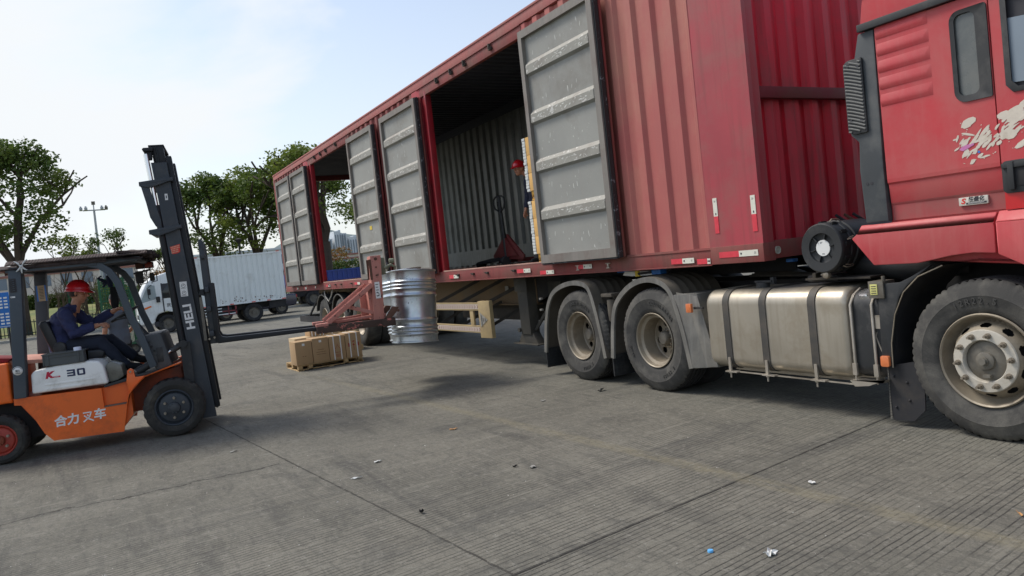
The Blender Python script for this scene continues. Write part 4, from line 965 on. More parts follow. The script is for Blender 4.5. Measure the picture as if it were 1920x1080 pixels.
# skins with window openings
wo = rrect(-2.905, -2.672, 2.215, 2.80, .05, 5, rs=[.02, .06, .07, .01])
mb = MB()
mb.holed([(-3.445, 1.80), (-2.675, 1.80), (-2.675, 2.868), (-3.445, 2.868)], [rrect(-2.905, -2.69, 2.225, 2.79, .05, 5, rs=[.02, .06, .07, .012])], 'XZ', 5.08, 5.12)
def lower(mb, x0, x1):
    pr = [(1.80, 5.08), (1.775, 5.082), (1.762, 5.093), (1.63, 5.103), (1.612, 5.113), (1.505, 5.116)]
    for (za, ya), (zb, yb) in zip(pr, pr[1:]):
        mb.mi = 1 if za <= 1.76 else 0
        mb.f([(x0, ya, za), (x1, ya, za), (x1, yb, zb), (x0, yb, zb)])
    mb.mi = 0
    mb.f([(x1, 5.08, 1.8), (x1, 5.12, 1.8), (x1, 5.12, 1.505), (x1, 5.116, 1.505), (x1, 5.113, 1.612), (x1, 5.103, 1.63), (x1, 5.093, 1.762), (x1, 5.082, 1.775)])
lower(mb, -3.445, -2.675)
sk = obj('side_panel', mb, [cab_red, cab_red_low], body, smooth=True, angle=25)
# pressed flutes
mb = MB()
for i in range(5):
    z = 2.325+i*.118; xl, xr = -3.435, -3.06
    for (za, ya, zb, yb, sh) in ((z+.075, 5.0795, z+.035, 5.069, 0), (z+.035, 5.069, z+.008, 5.069, 0), (z+.008, 5.069, z-.012, 5.0795, 0)):
        mb.f([(xl, ya, za), (xr-(.03 if ya < 5.07 else 0), ya, za), (xr-(.03 if yb < 5.07 else 0), yb, zb), (xl, yb, zb)])
    mb.f([(xr, 5.0795, z+.075), (xr-.03, 5.069, z+.035), (xr-.03, 5.069, z+.008), (xr, 5.0795, z-.012)])
obj('pressed_flutes', mb, cab_red, sk, smooth=True, angle=60)
mb = MB(); mb.holed(rrect(-2.915, -2.68, 2.215, 2.80, .05, 5, rs=[.02, .065, .075, .012]), [rrect(-2.885, -2.755, 2.255, 2.772, .04, 5)], 'XZ', 5.071, 5.0795)
wf_ = obj('window_frame', mb, black, sk, bevel=.003)
mb = MB(); mb.box(-2.89, -2.75, 5.086, 5.092, 2.25, 2.776); obj('pane', mb, glass, wf_)
# door
mb = MB()
mb.holed([(-2.667, 1.80), (-1.62, 1.80), (-1.75, 2.4), (-1.98, 2.868), (-2.667, 2.868)], [[(-2.585, 2.868-.05), (-2.585, 2.27), (-2.55, 2.225), (-1.86, 2.2), (-1.9, 2.4), (-2.08, 2.81)]], 'XZ', 5.08, 5.12)
lower(mb, -2.667, -1.62)
dr = obj('door', mb, [cab_red, cab_red_low], body, smooth=True, angle=25)
mb = MB(); mb.holed([(-2.60, 2.83), (-2.60, 2.26), (-2.56, 2.21), (-1.85, 2.185), (-1.89, 2.4), (-2.07, 2.83)], [[(-2.565, 2.80), (-2.565, 2.28), (-2.53, 2.24), (-1.89, 2.22), (-1.92, 2.4), (-2.09, 2.80)]], 'XZ', 5.071, 5.0795)
wf2 = obj('window_frame', mb, black, dr, bevel=.003)
mb = MB(); mb.prism([(-2.57, 2.66), (-2.57, 2.27), (-1.88, 2.21), (-2.0, 2.6)], 'XZ', 5.086, 5.092); obj('pane', mb, mat('door_glass', srgb(126, 138, 148), .2, 0, .08, 2), wf2)
mb = MB(); mb.box(-2.58, -1.9, 5.1, 5.118, 2.2, 2.83); obj('cab_interior', mb, ink, wf2)
mb = MB(); mb.prism(rrect(-2.662, -2.28, 1.60, 1.80, .03, 4), 'XZ', 5.066, 5.09); mb.mi = 1; mb.prism(rrect(-2.585, -2.50, 1.64, 1.755, .012, 3), 'XZ', 5.062, 5.0655); mb.mi = 0
mb.box(-2.62, -2.585, 5.045, 5.07, 1.62, 1.79); mb.box(-2.655, -2.48, 5.05, 5.066, 1.755, 1.785)
obj('door_handle', mb, [black, blackd], dr, bevel=.005)
mb = MB(); mb.box(-2.66, -1.7, 5.0775, 5.0885, 1.5, 1.612); obj('sill_patch', mb, cab_red_new, dr)
mb = MB(); mb.box(-3.56, -2.0, 5.045, 5.1, 2.872, 2.925); mb.box(-3.56, -3.5, 5.05, 7.5, 2.88, 2.92); obj('drip_rail', mb, black, body, bevel=.008)
mb = MB(); mb.prism([(-3.56, 2.925), (-2.0, 2.925), (-2.1, 3.3), (-2.5, 3.75), (-3.4, 3.8), (-3.52, 3.15)], 'XZ', 5.09, 7.56); mb.box(-3.57, -2.2, 5.078, 5.1, 3.11, 3.13)
obj('cab_roof', mb, cab_red, body, bevel=.02)
# rear corner fairing + slatted intake
mb = MB(); mb.prism([(-3.575, 2.868), (-3.45, 2.868), (-3.458, 2.30), (-3.465, 1.9), (-3.46, 1.505), (-3.64, 1.505), (-3.655, 1.9), (-3.64, 2.1), (-3.70, 2.16), (-3.70, 2.62), (-3.62, 2.70)], 'XZ', 5.075, 5.19)
mb.box(-3.64, -3.6, 5.19, 7.45, 1.55, 2.8)
cf = obj('corner_fairing', mb, grey_pl, body, bevel=.012)
mb = MB(); mb.prism(rrect(-3.705, -3.55, 2.16, 2.70, .035, 4, rs=[.012, .05, .05, .012]), 'XZ', 5.055, 5.076)
it = obj('air_intake', mb, black, cf, bevel=.006)
mb = MB()
for i in range(22):
    z = 2.15+i*.0255
    pts = []
    for k in range(7):
        x = -3.695+k*.0225; zz = z+.035-(k/6)**1.2*.05
        if 2.175 < zz < 2.685: pts.append((x, 5.052, zz))
    if len(pts) > 1: mb.tube(pts, .0058, 5)
obj('intake_slats', mb, mat('slat_grey', srgb(120, 120, 116), .7, 0, .1, 10), it)
for (x, z) in ((-3.66, 2.66), (-3.58, 2.64), (-3.67, 2.26), (-3.585, 2.25), (-3.6, 1.79), (-3.565, 1.79)):
    mb = MB(); mb.cyl((x, 5.08, z), (x, 5.048 if z > 2 else 5.073, z), .012, 10); obj('fastener', mb, ink, cf)
# lower fender
mb = MB()
F0 = [(-3.715, 1.475), (-2.722, 1.475), (-2.722, 1.235), (-2.86, 1.245), (-3.0, 1.235), (-3.12, 1.215), (-3.25, 1.195), (-3.58, 1.195), (-3.745, 1.42)]
def fend(mb, outline, y):
    mb.prism(outline, 'XZ', y, y+.12)
fend(mb, [(-3.70, 1.43), (-2.722, 1.43), (-2.722, 1.235), (-2.86, 1.245), (-3.0, 1.235), (-3.12, 1.215), (-3.25, 1.195), (-3.58, 1.195), (-3.745, 1.40)], 5.035)
mb.hexa([(-3.70, 5.035, 1.43), (-2.722, 5.035, 1.43), (-2.722, 5.12, 1.43), (-3.70, 5.12, 1.43), (-3.69, 5.085, 1.492), (-2.722, 5.085, 1.492), (-2.722, 5.12, 1.492), (-3.69, 5.12, 1.492)])
obj('lower_fender', mb, fend_red, body, bevel=.01, angle=20)
mb = MB(); fend(mb, [(-2.71, 1.43), (-1.5, 1.43), (-1.45, .8), (-2.2, .8), (-2.35, 1.0), (-2.5, 1.12), (-2.71, 1.228)], 5.035)
mb.hexa([(-2.71, 5.035, 1.43), (-1.6, 5.035, 1.43), (-1.6, 5.12, 1.43), (-2.71, 5.12, 1.43), (-2.71, 5.085, 1.497), (-1.6, 5.085, 1.497), (-1.6, 5.12, 1.497), (-2.71, 5.12, 1.497)])
obj('lower_fender', mb, fend_red, body, bevel=.01, angle=20)
# badge
mb = MB(); mb.prism(rrect(-2.963, -2.775, 1.553, 1.607, .004, 2), 'XZ', 5.098, 5.114); bd = obj('badge', mb, mat('badge_silver', srgb(196, 192, 180), .4, .3), sk, bevel=.002)
mb = MB(); text_bm(mb, 'S', .048, MY(-2.935, 5.0975, 1.581, 0, 1.25), .001, .0015, .2); mb.mi = 1
text_bm(mb, '轻量化', .034, MY(-2.85, 5.0975, 1.588), .001, .0008, .15); mb.box(-2.915, -2.785, 5.0965, 5.0985, 1.56, 1.571); mb.mi = 2; text_bm(mb, 'SUPERWEIGHT', .0105, MY(-2.85, 5.096, 1.5655, 0, 1.5), .0005)
obj('badge_lettering', mb, [redv, ink, white_p], bd, smooth=False)
# remains of peeled door stickers: ragged vinyl flakes
rnd = random.Random(5)
def flake(mb, x, z, w, h, ang, y=5.0782, n_=9, jag=.35):
    a0 = rnd.random()*6; pts = []
    for i in range(n_):
        a = 2*pi*i/n_; r_ = 1-jag*rnd.random(); px_, pz_ = w/2*r_*cos(a), h/2*r_*sin(a)
        pts.append((x+px_*cos(ang)-pz_*sin(ang), z+px_*sin(ang)+pz_*cos(ang)))
    mb.f([(p[0], y-rnd.random()*.0006, p[1]) for p in pts])
mb = MB()
flake(mb, -2.845, 2.085, .125, .065, .32, jag=.25); flake(mb, -2.86, 2.07, .07, .05, .1, jag=.2)
for (x, z, w, h, a) in ((-2.62, 2.085, .11, .055, .05), (-2.56, 2.10, .12, .06, .25), (-2.5, 2.13, .12, .06, .4), (-2.44, 2.16, .1, .05, .5)): flake(mb, x, z, w, h, a, jag=.3)
for (x, z, w, h, a) in ((-2.925, 1.995, .06, .018, 1.25), (-2.94, 1.99, .04, .014, .2), (-2.935, 1.925, .055, .014, .5), (-2.86, 2.01, .12, .02, -.3), (-2.8, 1.99, .13, .018, .9), (-2.87, 1.96, .09, .02, .8), (-2.90, 1.97, .06, .015, .8)): flake(mb, x, z, w, h, a)
for i in range(74):
    t_ = rnd.random(); x = -2.90+t_*.46; z = 1.90+t_*.14+rnd.uniform(-.055, .075)
    flake(mb, x, z, rnd.uniform(.035, .12), rnd.uniform(.012, .03), rnd.uniform(.3, 1.0))
for (x, z, w, h, a) in ((-2.6, 1.96, .1, .07, .3), (-2.52, 1.90, .16, .045, .5), (-2.55, 2.05, .15, .05, .6), (-2.84, 1.83, .06, .03, .8), (-2.79, 1.86, .05, .03, .5), (-2.76, 1.85, .09, .014, .2)): flake(mb, x, z, w, h, a, jag=.35)
for i in range(30): flake(mb, rnd.uniform(-2.95, -2.5), rnd.uniform(1.82, 2.1), rnd.uniform(.006, .018), rnd.uniform(.004, .01), rnd.uniform(0, 3))
mb.mi = 1; flake(mb, -2.88, 1.925, .09, .035, .3, 5.077); flake(mb, -2.84, 1.935, .05, .02, .3, 5.077)
mb.mi = 2; flake(mb, -2.795, 1.885, .022, .02, .3, 5.076)
obj('peeled_stickers', mb, [palev, pinkv, blueb], sk, smooth=False, weld=False)
# ================================================================== forklift
FX = -9.07; FC = -9.65; FL = -10.23     # right side, centre line, left side
flt = thing('forklift', 'orange and white forklift with tall dark mast driving towards the trailer', 'forklift', (FC, 0, 0))
def fx_wheel(c, Rr, w, name, rim_m, far=False, nb=6, steer=False):
    mb = MB(); s_ = 1
    def lat(prof, mi, n=64, rfun=None):
        mb.mi = mi; mb.lathe([(r_, h_) for (r_, h_) in prof], c, 'X', n, rfun=rfun)
    k = Rr/.315
    def rf(r_, h_, a): return r_-(.014*k if r_ > Rr-.012*k and (a/(2*pi)*22+(.5 if h_ < -w/2 else 0)) % 1 < .2 else 0)
    lat([(Rr*.63, -.004), (Rr*.66, .004), (Rr*.80, .012), (Rr*.84, .006), (Rr*.9, .004), (Rr*.96, -.01), (Rr-.004, -.03), (Rr, -.05), (Rr, -w*.5), (Rr, -w+.05), (Rr-.004, -w+.03), (Rr*.9, -w), (Rr*.6, -w)], 0, 132, rf)
    mb.mi = 0
    o = obj(name, mb, [rubber_fl], flt, angle=35)
    mb = MB(); mb.lathe([(Rr*.63, -.004), (Rr*.6, .004), (Rr*.575, 0), (Rr*.55, -.03), (Rr*.53, -.035), (Rr*.5, -.02), (Rr*.46, -.015), (0, -.015)], c, 'X', 48)
    ro = obj('rim', mb, rim_m, o)
    mb = MB(); mb.lathe([(Rr*.2, -.015), (Rr*.19, .03), (Rr*.13, .04), (0, .042)], c, 'X', 24)
    for i in range(nb):
        a = 2*pi*i/nb+.45; y, z = c[1]+Rr*.34*cos(a), c[2]+Rr*.34*sin(a); mb.mi = 1; mb.cyl((c[0]-.02, y, z), (c[0]+.012, y, z), .015, 6); mb.cyl((c[0]+.01, y, z), (c[0]+.026, y, z), .007, 8)
    mb.mi = 0
    for i in range(10):
        a = 2*pi*i/10; mb.cyl((c[0], c[1]+Rr*.16*cos(a), c[2]+Rr*.16*sin(a)), (c[0]+.045, c[1]+Rr*.16*cos(a), c[2]+Rr*.16*sin(a)), .008, 6)
    obj('hub', mb, [mast_m if not steer else orange_in, bolt_steel], ro)
    return o
fx_wheel((FX+.005, .775, .315), .315, .24, 'wheel', mast_m)
fx_wheel((FX-.005, -.87, .25), .25, .17, 'wheel', rimred, steer=True, nb=5)
w_ = fx_wheel((FL+.235, .775, .315), .315, .24, 'wheel', mast_m)
fx_wheel((FL+.29, -.87, .25), .25, .17, 'wheel', rimred, steer=True, nb=5)
# orange body with side step
mb = MB()
mb.prism([(-.71, .648), (.095, .632), (.10, .425), (.322, .43), (.258, .14), (-.40, .16), (-.475, .25), (-.58, .49), (-.64, .57), (-.71, .58)], 'YZ', FX-.06, FX-.035)
mb.prism([(-.71, .648), (.095, .632), (.10, .425), (.322, .43), (.258, .14), (-.40, .16), (-.475, .25), (-.58, .49), (-.64, .57), (-.71, .58)], 'YZ', FL+.035, FL+.06)
mb.prism([(-.70, .64), (.09, .625), (.19, .645), (.36, .70), (.36, .30), (.25, .17), (-.39, .19), (-.57, .52)], 'YZ', FL+.1, FX-.1)
for (a, b_) in ((FX-.06, FX-.1), (FL+.06, FL+.1)):
    mb.prism([(-.40, .165), (.255, .145), (.318, .425), (.10, .42), (.09, .62), (-.70, .635)], 'YZ', min(a, b_)+.001, max(a, b_)-.001)
bd = obj('body', mb, orange, flt, bevel=0, angle=30, weld=False)
mb = MB(); mb.prism([(.105, .428), (.32, .434), (.32, .444), (.105, .438)], 'YZ', FX-.16, FX-.03); obj('step_plate', mb, hub_grey, bd)
mb = MB(); mb.prism([(.10, .432), (.32, .437), (.365, .53), (.36, .66), (.19, .645), (.10, .63)], 'YZ', FX-.108, FX-.098); obj('step_recess', mb, orange, bd)
# front fender plates
for (a, b_) in ((FX-.10, FX-.0), (FL, FL+.10)):
    mb = MB(); P_ = [(.318, .42), (.355, .535), (.42, .62), (.53, .70), (.66, .735), (.90, .80)]
    for (p, q) in zip(P_, P_[1:]): mb.hexa([(a, p[0], p[1]-.012), (b_, p[0], p[1]-.012), (b_, q[0], q[1]-.012), (a, q[0], q[1]-.012), (a, p[0]-.004, p[1]), (b_, p[0]-.004, p[1]), (b_, q[0]-.004, q[1]), (a, q[0]-.004, q[1])])
    mb.prism([(.34, .66), (.36, .78), (.39, .80), (.42, .78), (.43, .70), (.53, .70), (.355, .53)], 'YZ', (a+b_)/2-.02, (a+b_)/2+.02); obj('front_fender', mb, orange, bd, bevel=.003)
mb = MB(); mb.cyl((FX-.075, .39, .765), (FX-.02, .39, .765), .022, 14); mb.mi = 1; mb.cyl((FX-.05, .39, .765), (FX-.018, .39, .765), .012, 12); obj('fender_pin', mb, [orange, bolt_steel], bd)
mb = MB(); mb.prism([(.34, .30), (.36, .66), (.55, .69), (.9, .74), (.95, .3)], 'YZ', FL+.28, FX-.28); obj('axle_housing', mb, orange_in, bd, bevel=.01)
mb = MB(); mb.prism([(.12, .655), (.3, .69), (.42, .72), (.66, .745), (.66, .72), (.12, .63)], 'YZ', FL+.06, FX-.055); obj('floor_plate', mb, black, bd, bevel=.003)
mb = MB()   # Chinese lettering on the flank
text_bm(mb, '合力', .118, MX(FX-.034, -.262, .346, 2.5, 1.0), .0012, .0036, .12); text_bm(mb, '车', .118, MX(FX-.034, .048, .360, 2.5, 1.0), .0012, .0036, .12)
def stroke(y0, z0, y1, z1, w): mb.beam((FX-.0335, y0, z0), (FX-.0335, y1, z1), w, .0024, up=(1, 0, 0))
stroke(-.105, .398, -.025, .400, .012); stroke(-.028, .402, -.048, .350, .013); stroke(-.048, .352, -.108, .305, .013); stroke(-.098, .372, -.055, .330, .012); stroke(-.055, .332, -.012, .305, .014); stroke(-.068, .378, -.056, .362, .012); obj('side_lettering', mb, whitev, bd, smooth=False)
# counterweight
mb = MB(); mb.prism([(-.72, 1.02), (-.72, .60), (-.76, .61), (-1.02, .60), (-1.13, .45), (-1.18, .25), (-1.42, .28), (-1.5, .6), (-1.42, .95), (-1.3, 1.02)], 'YZ', FL+.03, FX-.03)
obj('counterweight', mb, orange, flt, bevel=.03, seg=3)
mb = MB(); mb.box(FL+.2, FX-.25, -1.15, -.25, .2, .6); mb.box(FL+.1, FX-.2, -1.0, -.72, .22, .34); obj('steer_axle', mb, blackd, flt)
mb = MB(); mb.prism([(-.9, 1.035), (-.72, 1.035), (-.35, 1.0), (-.35, .97), (-.9, .99)], 'YZ', FL+.2, FX-.16); obj('wood_block', mb, mat('pink_plank', srgb(196, 140, 122), .8, 0, .12, 6, streak=srgb(150, 100, 84)), flt, bevel=.006)
mb = MB(); mb.prism([(-.98, 1.03), (-.74, 1.02), (-.7, 1.06), (-.9, 1.09)], 'YZ', FX-.5, FX-.12); obj('rag', mb, mat('rag_red', srgb(120, 30, 36), .9, 0, .2, 12), flt, bevel=.01)
# white engine hood
mb = MB(); mb.prism([(-.545, .668), (-.535, .87), (-.50, .905), (-.30, .93), (.03, .935), (.10, .92), (.135, .875), (.165, .67)], 'YZ', FL+.05, FX-.05)
hd = obj('engine_hood', mb, hoodw, flt, bevel=.03, seg=3)
mb = MB(); mb.prism([(.166, .672), (.145, .86), (.20, .90), (.30, .84), (.315, .72), (.25, .685)], 'YZ', FL+.12, FX-.12); obj('hood_front_cover', mb, mat('cover_dirty', srgb(120, 120, 110), .35, 0, .2, 6, dirt=srgb(80, 76, 64), dirt_amt=.5), hd, bevel=.02)
mb = MB(); mb.prism([(-.42, .735), (.03, .735), (.045, .745), (.03, .755), (-.42, .755)], 'YZ', FX-.052, FX-.046); mb.prism([(-.42, .69), (-.05, .69), (-.05, .71), (-.42, .71)], 'YZ', FX-.052, FX-.047); obj('pressed_grooves', mb, hoodw, hd, bevel=.002)
mb = MB(); text_bm(mb, 'K', .085, MX(FX-.0492, -.375, .838, 3, 1.15), .001, .006, .3); mb.box(FX-.0495, FX-.0475, -.335, -.27, .808, .822); mb.mi = 1; mb.box(FX-.0478, FX-.0466, -.325, -.285, .813, .817); obj('logo', mb, [magenta, whitev], hd, smooth=False)
mb = MB()   # blocky 30
for y0 in (-.205,):
    zb, zt, w, s_ = .80, .87, .075, .016
    X0, X1 = FX-.0495, FX-.0475
    for z in (zb, (zb+zt)/2-s_/2, zt-s_): mb.box(X0, X1, y0, y0+w, z, z+s_)
    mb.box(X0, X1, y0+w-s_*1.2, y0+w, zb+s_, (zb+zt)/2-s_/2); mb.box(X0, X1, y0+w-s_*1.2, y0+w, (zb+zt)/2+s_/2, zt-s_)
    y0 += w+.018
    for z in (zb, zt-s_): mb.box(X0, X1, y0+.004, y0+w-.004, z, z+s_)
    mb.box(X0, X1, y0, y0+s_*1.2, zb+s_*.5, zt-s_*.5); mb.box(X0, X1, y0+w-s_*1.2, y0+w, zb+s_*.5, zt-s_*.5)
obj('model_number', mb, navyv, hd, smooth=False)
# seat
mb = MB(); mb.prism([(-.40, .94), (.10, .935), (.13, .99), (.08, 1.03), (-.3, 1.03), (-.38, 1.0)], 'YZ', FC-.22, FC+.22); st = obj('seat', mb, seatm, flt, bevel=.025, seg=3)
mb = MB(); mb.prism([(-.37, 1.0), (-.28, 1.02), (-.37, 1.33), (-.40, 1.40), (-.46, 1.40), (-.485, 1.36)], 'YZ', FC-.21, FC+.21); obj('backrest', mb, seatm, st, bevel=.025, seg=3)
mb = MB(); mb.box(FC+.21, FC+.25, -.36, -.24, .98, 1.12); mb.cyl((FC+.2, -.3, 1.1), (FC+.255, -.3, 1.1), .06, 16); obj('seat_bracket', mb, black, st, bevel=.01)
# overhead guard
mb = MB()
for x in (FX-.06, FL+.06): mb.box(x-.045, x+.045, -.63, .2, 1.93, 1.985)
for y in (-.6, .56): mb.box(FL+.05, FX-.05, y-.03, y+.03, 1.935, 1.985)
for i in range(6): mb.box(FL+.17+i*.155, FL+.2+i*.155, -.6, .6, 1.955, 1.985)
mb.beam((FX-.06, .15, 1.95), (FX-.06, .62, 1.965), .05, .04); mb.beam((FL+.06, .15, 1.95), (FL+.06, .62, 1.965), .05, .04)
gd = obj('overhead_guard', mb, fl_grey, flt, bevel=.005)
for (xa, xb) in ((FX-.125, FX-.005), (FL+.005, FL+.125)):
    mb = MB(); mb.hexa([(xa, -.70, .645), (xb, -.70, .645), (xb, -.587, .645), (xa, -.587, .645), (xa, -.605, 1.96), (xb, -.605, 1.96), (xb, -.488, 1.955), (xa, -.488, 1.955)])
    obj('rear_pillar', mb, fl_grey, gd, bevel=.012)
for x in (FX-.055, FL+.055):
    mb = MB()
    P_ = [(.12, 1.955), (.22, 1.925), (.31, 1.85), (.375, 1.73), (.41, 1.57), (.455, 1.36), (.54, 1.10), (.62, .78)]
    rs = []
    for i, p in enumerate(P_):
        a = P_[max(i-1, 0)]; b_ = P_[min(i+1, len(P_)-1)]; t_ = Vector((0, b_[0]-a[0], b_[1]-a[1])).normalized(); nn = Vector((0, t_.z, -t_.y))
        o_ = Vector((x, p[0], p[1])); rs.append([o_+Vector((-.03, 0, 0))+nn*.036, o_+Vector((.03, 0, 0))+nn*.036, o_+Vector((.03, 0, 0))-nn*.036, o_+Vector((-.03, 0, 0))-nn*.036])
    mb.rings(rs); obj('front_pillar', mb, fl_grey, gd, bevel=.006, angle=30)
mb = MB(); mb.box(FX-.004, FX+.0, -.625+.02, -.555+.01, 1.73, 1.87)
for i in range(6): mb.mi = 1; mb.prism([(-.595, 1.745+i*.02), (-.56, 1.745+i*.02), (-.56, 1.755+i*.02)], 'YZ', FX-.0, FX+.012)
obj('vent_louvre', mb, [ink, fl_grey], gd)
mb = MB(); mb.box(FX-.006, FX-.003, -.608, -.568, 1.675, 1.69); mb.mi = 1; mb.box(FX-.0032, FX-.0025, -.60, -.595, 1.679, 1.687); obj('small_label', mb, [white_p, ink], gd, smooth=False)
mb = MB(); mb.lathe([(0, .0), (.045, 0), (.045, -.003)], (FX-.0015, -.632, .93), 'X', 28); mb.mi = 1; mb.lathe([(.036, .0008), (.041, .0008)], (FX-.0015, -.632, .93), 'X', 28, R(20), R(160)); text_bm(mb, 'IE1', .032, MX(FX-.0005, -.632, .928), .0008, .001); mb.box(FX-.001, FX, -.655, -.61, .903, .908); obj('round_badge', mb, [white_p, ink], gd, smooth=False)
mb = MB(); mb.box(FL+.126, FL+.129, -.60, -.50, 1.62, 1.80); mb.mi = 1; mb.box(FL+.1292, FL+.130, -.60, -.585, 1.62, 1.80); mb.box(FL+.1292, FL+.130, -.515, -.50, 1.62, 1.80); mb.mi = 2
for i in range(8): mb.box(FL+.1292, FL+.130, -.572, -.528, 1.65+i*.017, 1.655+i*.017)
obj('instruction_label', mb, [mat('label_tan', srgb(170, 160, 130), .6), blueb, ink], gd, smooth=False)
# ragged cover lying on the roof
rnd = random.Random(3); mb = MB(); nx, ny = 16, 44; grid = []
for lay in range(2):
    grid = []
    for i in range(nx+1):
        row = []
        for j in range(ny+1):
            u_, v_ = i/nx, j/ny
            x = FL-.01+u_*1.18; y = -.66+v_*1.33+(.05*mnoise.noise(Vector((x*5, 3+lay, 0))) if j in (0, ny) else 0)+lay*(-.25 if j == 0 else .02)
            nzv = mnoise.noise(Vector((x*3.1, y*5.2, lay*4.))); nz2 = mnoise.noise(Vector((x*9, y*14, 2+lay*4.)))
            z = 1.995+.025*lay+.02*nzv+.018*abs(nz2)+(.03*v_ if lay else 0)
            if i in (0, nx): z -= .035+.012*nz2
            if lay == 1 and v_ < .22: z -= .03
            row.append(mb.bm.verts.new((x, y, z)))
        grid.append(row)
    for i in range(nx):
        for j in range(ny): mb.bm.faces.new((grid[i][j], grid[i+1][j], grid[i+1][j+1], grid[i][j+1]))
# loose strips fraying at the front edge
for i in range(26):
    x = FL+.05+i*.043; L_ = rnd.uniform(.04, .16); y0 = .6; z0 = 2.02+rnd.uniform(0, .035)
    mb.hexa([(x, y0-.2, z0-.0), (x+.05, y0-.2, z0), (x+.03, y0+L_, z0-rnd.uniform(.03, .07)), (x+.01, y0+L_, z0-.05), (x, y0-.2, z0+.012), (x+.05, y0-.2, z0+.012), (x+.03, y0+L_, z0-.01), (x+.01, y0+L_, z0-.02)])
for i in range(46):
    y = -.62+i*.028; x = FX+.005; dz = rnd.uniform(.02, .06)
    mb.hexa([(x-.06, y, 2.03), (x+.015, y, 2.0), (x+.015, y+.05, 2.0), (x-.06, y+.05, 2.03), (x-.06, y, 2.045), (x+.02, y, 2.015-.2*dz), (x+.02, y+.04, 2.015), (x-.06, y+.05, 2.05)])
mb.box(FX-.015, FX-.003, -.52, .30, 1.955, 2.0)
rc = obj('roof_cover', mb, coverm, gd, smooth=True, weld=False)
mb = MB()
for (dy, dz) in ((.06, .05), (-.06, .04), (.05, -.03), (-.05, -.035), (0, -.05)):
    mb.tube([(FX+.012, -.475, 1.985), (FX+.02, -.475+dy*.6, 1.985+dz), (FX+.016, -.475+dy, 1.985+dz*1.4)], [.01, .008, .004], 6)
mb.sphere((FX+.014, -.475, 1.985), .018, 10); obj('tie_string', mb, bagw, gd)
# cowl, wheel, levers
mb = MB(); mb.prism([(.46, 1.08), (.52, 1.115), (.71, 1.135), (.73, 1.10), (.80, .76), (.64, .73), (.55, .95)], 'YZ', FL+.12, FX-.10); cw = obj('dash_cowl', mb, grey_pl, flt, bevel=.015)
mb = MB()
for i in range(5): mb.cyl((FX-.101, .60+.02*i, 1.05-.05*i), (FX-.09, .60+.02*i, 1.05-.05*i), .012, 10)
mb.box(FX-.101, FX-.092, .66, .72, .82, .98); obj('valve_block', mb, black, cw, bevel=.003)
swc = Vector((FC, .335, 1.375)); mb = MB(); ax_ = Vector((0, .45, -.89)).normalized(); u_ = Vector((1, 0, 0)); v_ = ax_.cross(u_)
mb.tube([swc+(u_*cos(2*pi*i/28)+v_*sin(2*pi*i/28))*.155 for i in range(29)], .013, 8)
for a in (0, 2.1, 4.2): mb.tube([swc, swc+(u_*cos(a)+v_*sin(a))*.15], .01, 6)
mb.sphere(swc, .03, 12); mb.tube([swc, swc+Vector((0, .1, -.12)), (FC, .6, 1.0)], [.02, .028, .035], 10)
obj('steering_wheel', mb, black, flt)
mb = MB()
for i in range(3): mb.tube([(FC+.2+.05*i, .52, 1.08), (FC+.2+.05*i, .47, 1.2), (FC+.2+.05*i, .43, 1.3)], .007, 6); mb.sphere((FC+.2+.05*i, .43, 1.31), .016, 8)
mb.tube([(FX-.2, .30, 1.335), (FX-.2, .42, 1.34), (FX-.19, .50, 1.22), (FX-.2, .56, 1.08)], .012, 8)
obj('lever', mb, black, flt)
# mirrors and signal lamps on the guard
mb = MB()
for (y, s_) in ((.50, 1), (.60, 1)):
    mb.box(FL+.05, FL+.16, y-.045, y+.045, 1.88, 1.95)
mb.tube([(FL+.1, .50, 1.95), (FL+.1, .47, 1.99)], .01, 6); mb.tube([(FL+.1, .42, 1.83), (FL+.1, .6, 1.86), (FL+.1, .6, 1.89)], .012, 6)
ho = obj('lamp_bracket', mb, black, gd, bevel=.006)
for y, m_ in ((.50, brown_r), (.60, mat('lamp_amber_dark', srgb(150, 60, 34), .3, 0, .1, 20))):
    mb = MB(); mb.box(FL+.161, FL+.175, y-.04, y+.04, 1.885, 1.945); obj('signal_lamp', mb, m_, ho, bevel=.004)
for (y, z, w, h_) in ((.485, 1.78, .085, .15), (.62, 1.77, .055, .10)):
    mb = MB(); mb.prism(rrect(y-w/2, y+w/2, z-h_/2, z+h_/2, .02, 4), 'YZ', FL+.12, FL+.15); mb.tube([(FL+.13, y+w*.5, z+h_*.55), (FL+.13, y+w*.9, z+h_*.5), (FL+.13, y+w*.9, z-h_*.5), (FL+.13, y-w*.2, z-h_*.6), (FL+.13, y-w*.2, z-h_*.8)], .006, 6)
    obj('mirror', mb, black, gd)
mb = MB(); mb.prism([(.16, 1.70), (.23, 1.70), (.235, 1.52), (.22, 1.44), (.16, 1.44), (.15, 1.5)], 'YZ', FL+.12, FL+.2); obj('extinguisher', mb, blackc, gd, bevel=.02, seg=3)
mb = MB(); rnd = random.Random(4)
for i in range(5): a = -.5+.3*i; mb.tube([(FL+.15, .15, 1.76), (FL+.15, .12-.02*i, 1.74+.02*i), (FL+.15, .085, 1.71+.032*i)], [.016, .014, .011], 6)
mb.tube([(FL+.15, .17, 1.70), (FL+.15, .16, 1.78), (FL+.15, .15, 1.84)], [.028, .034, .02], 8)
obj('work_glove', mb, mat('glove_navy', srgb(30, 42, 66), .9, 0, .2, 20), gd)
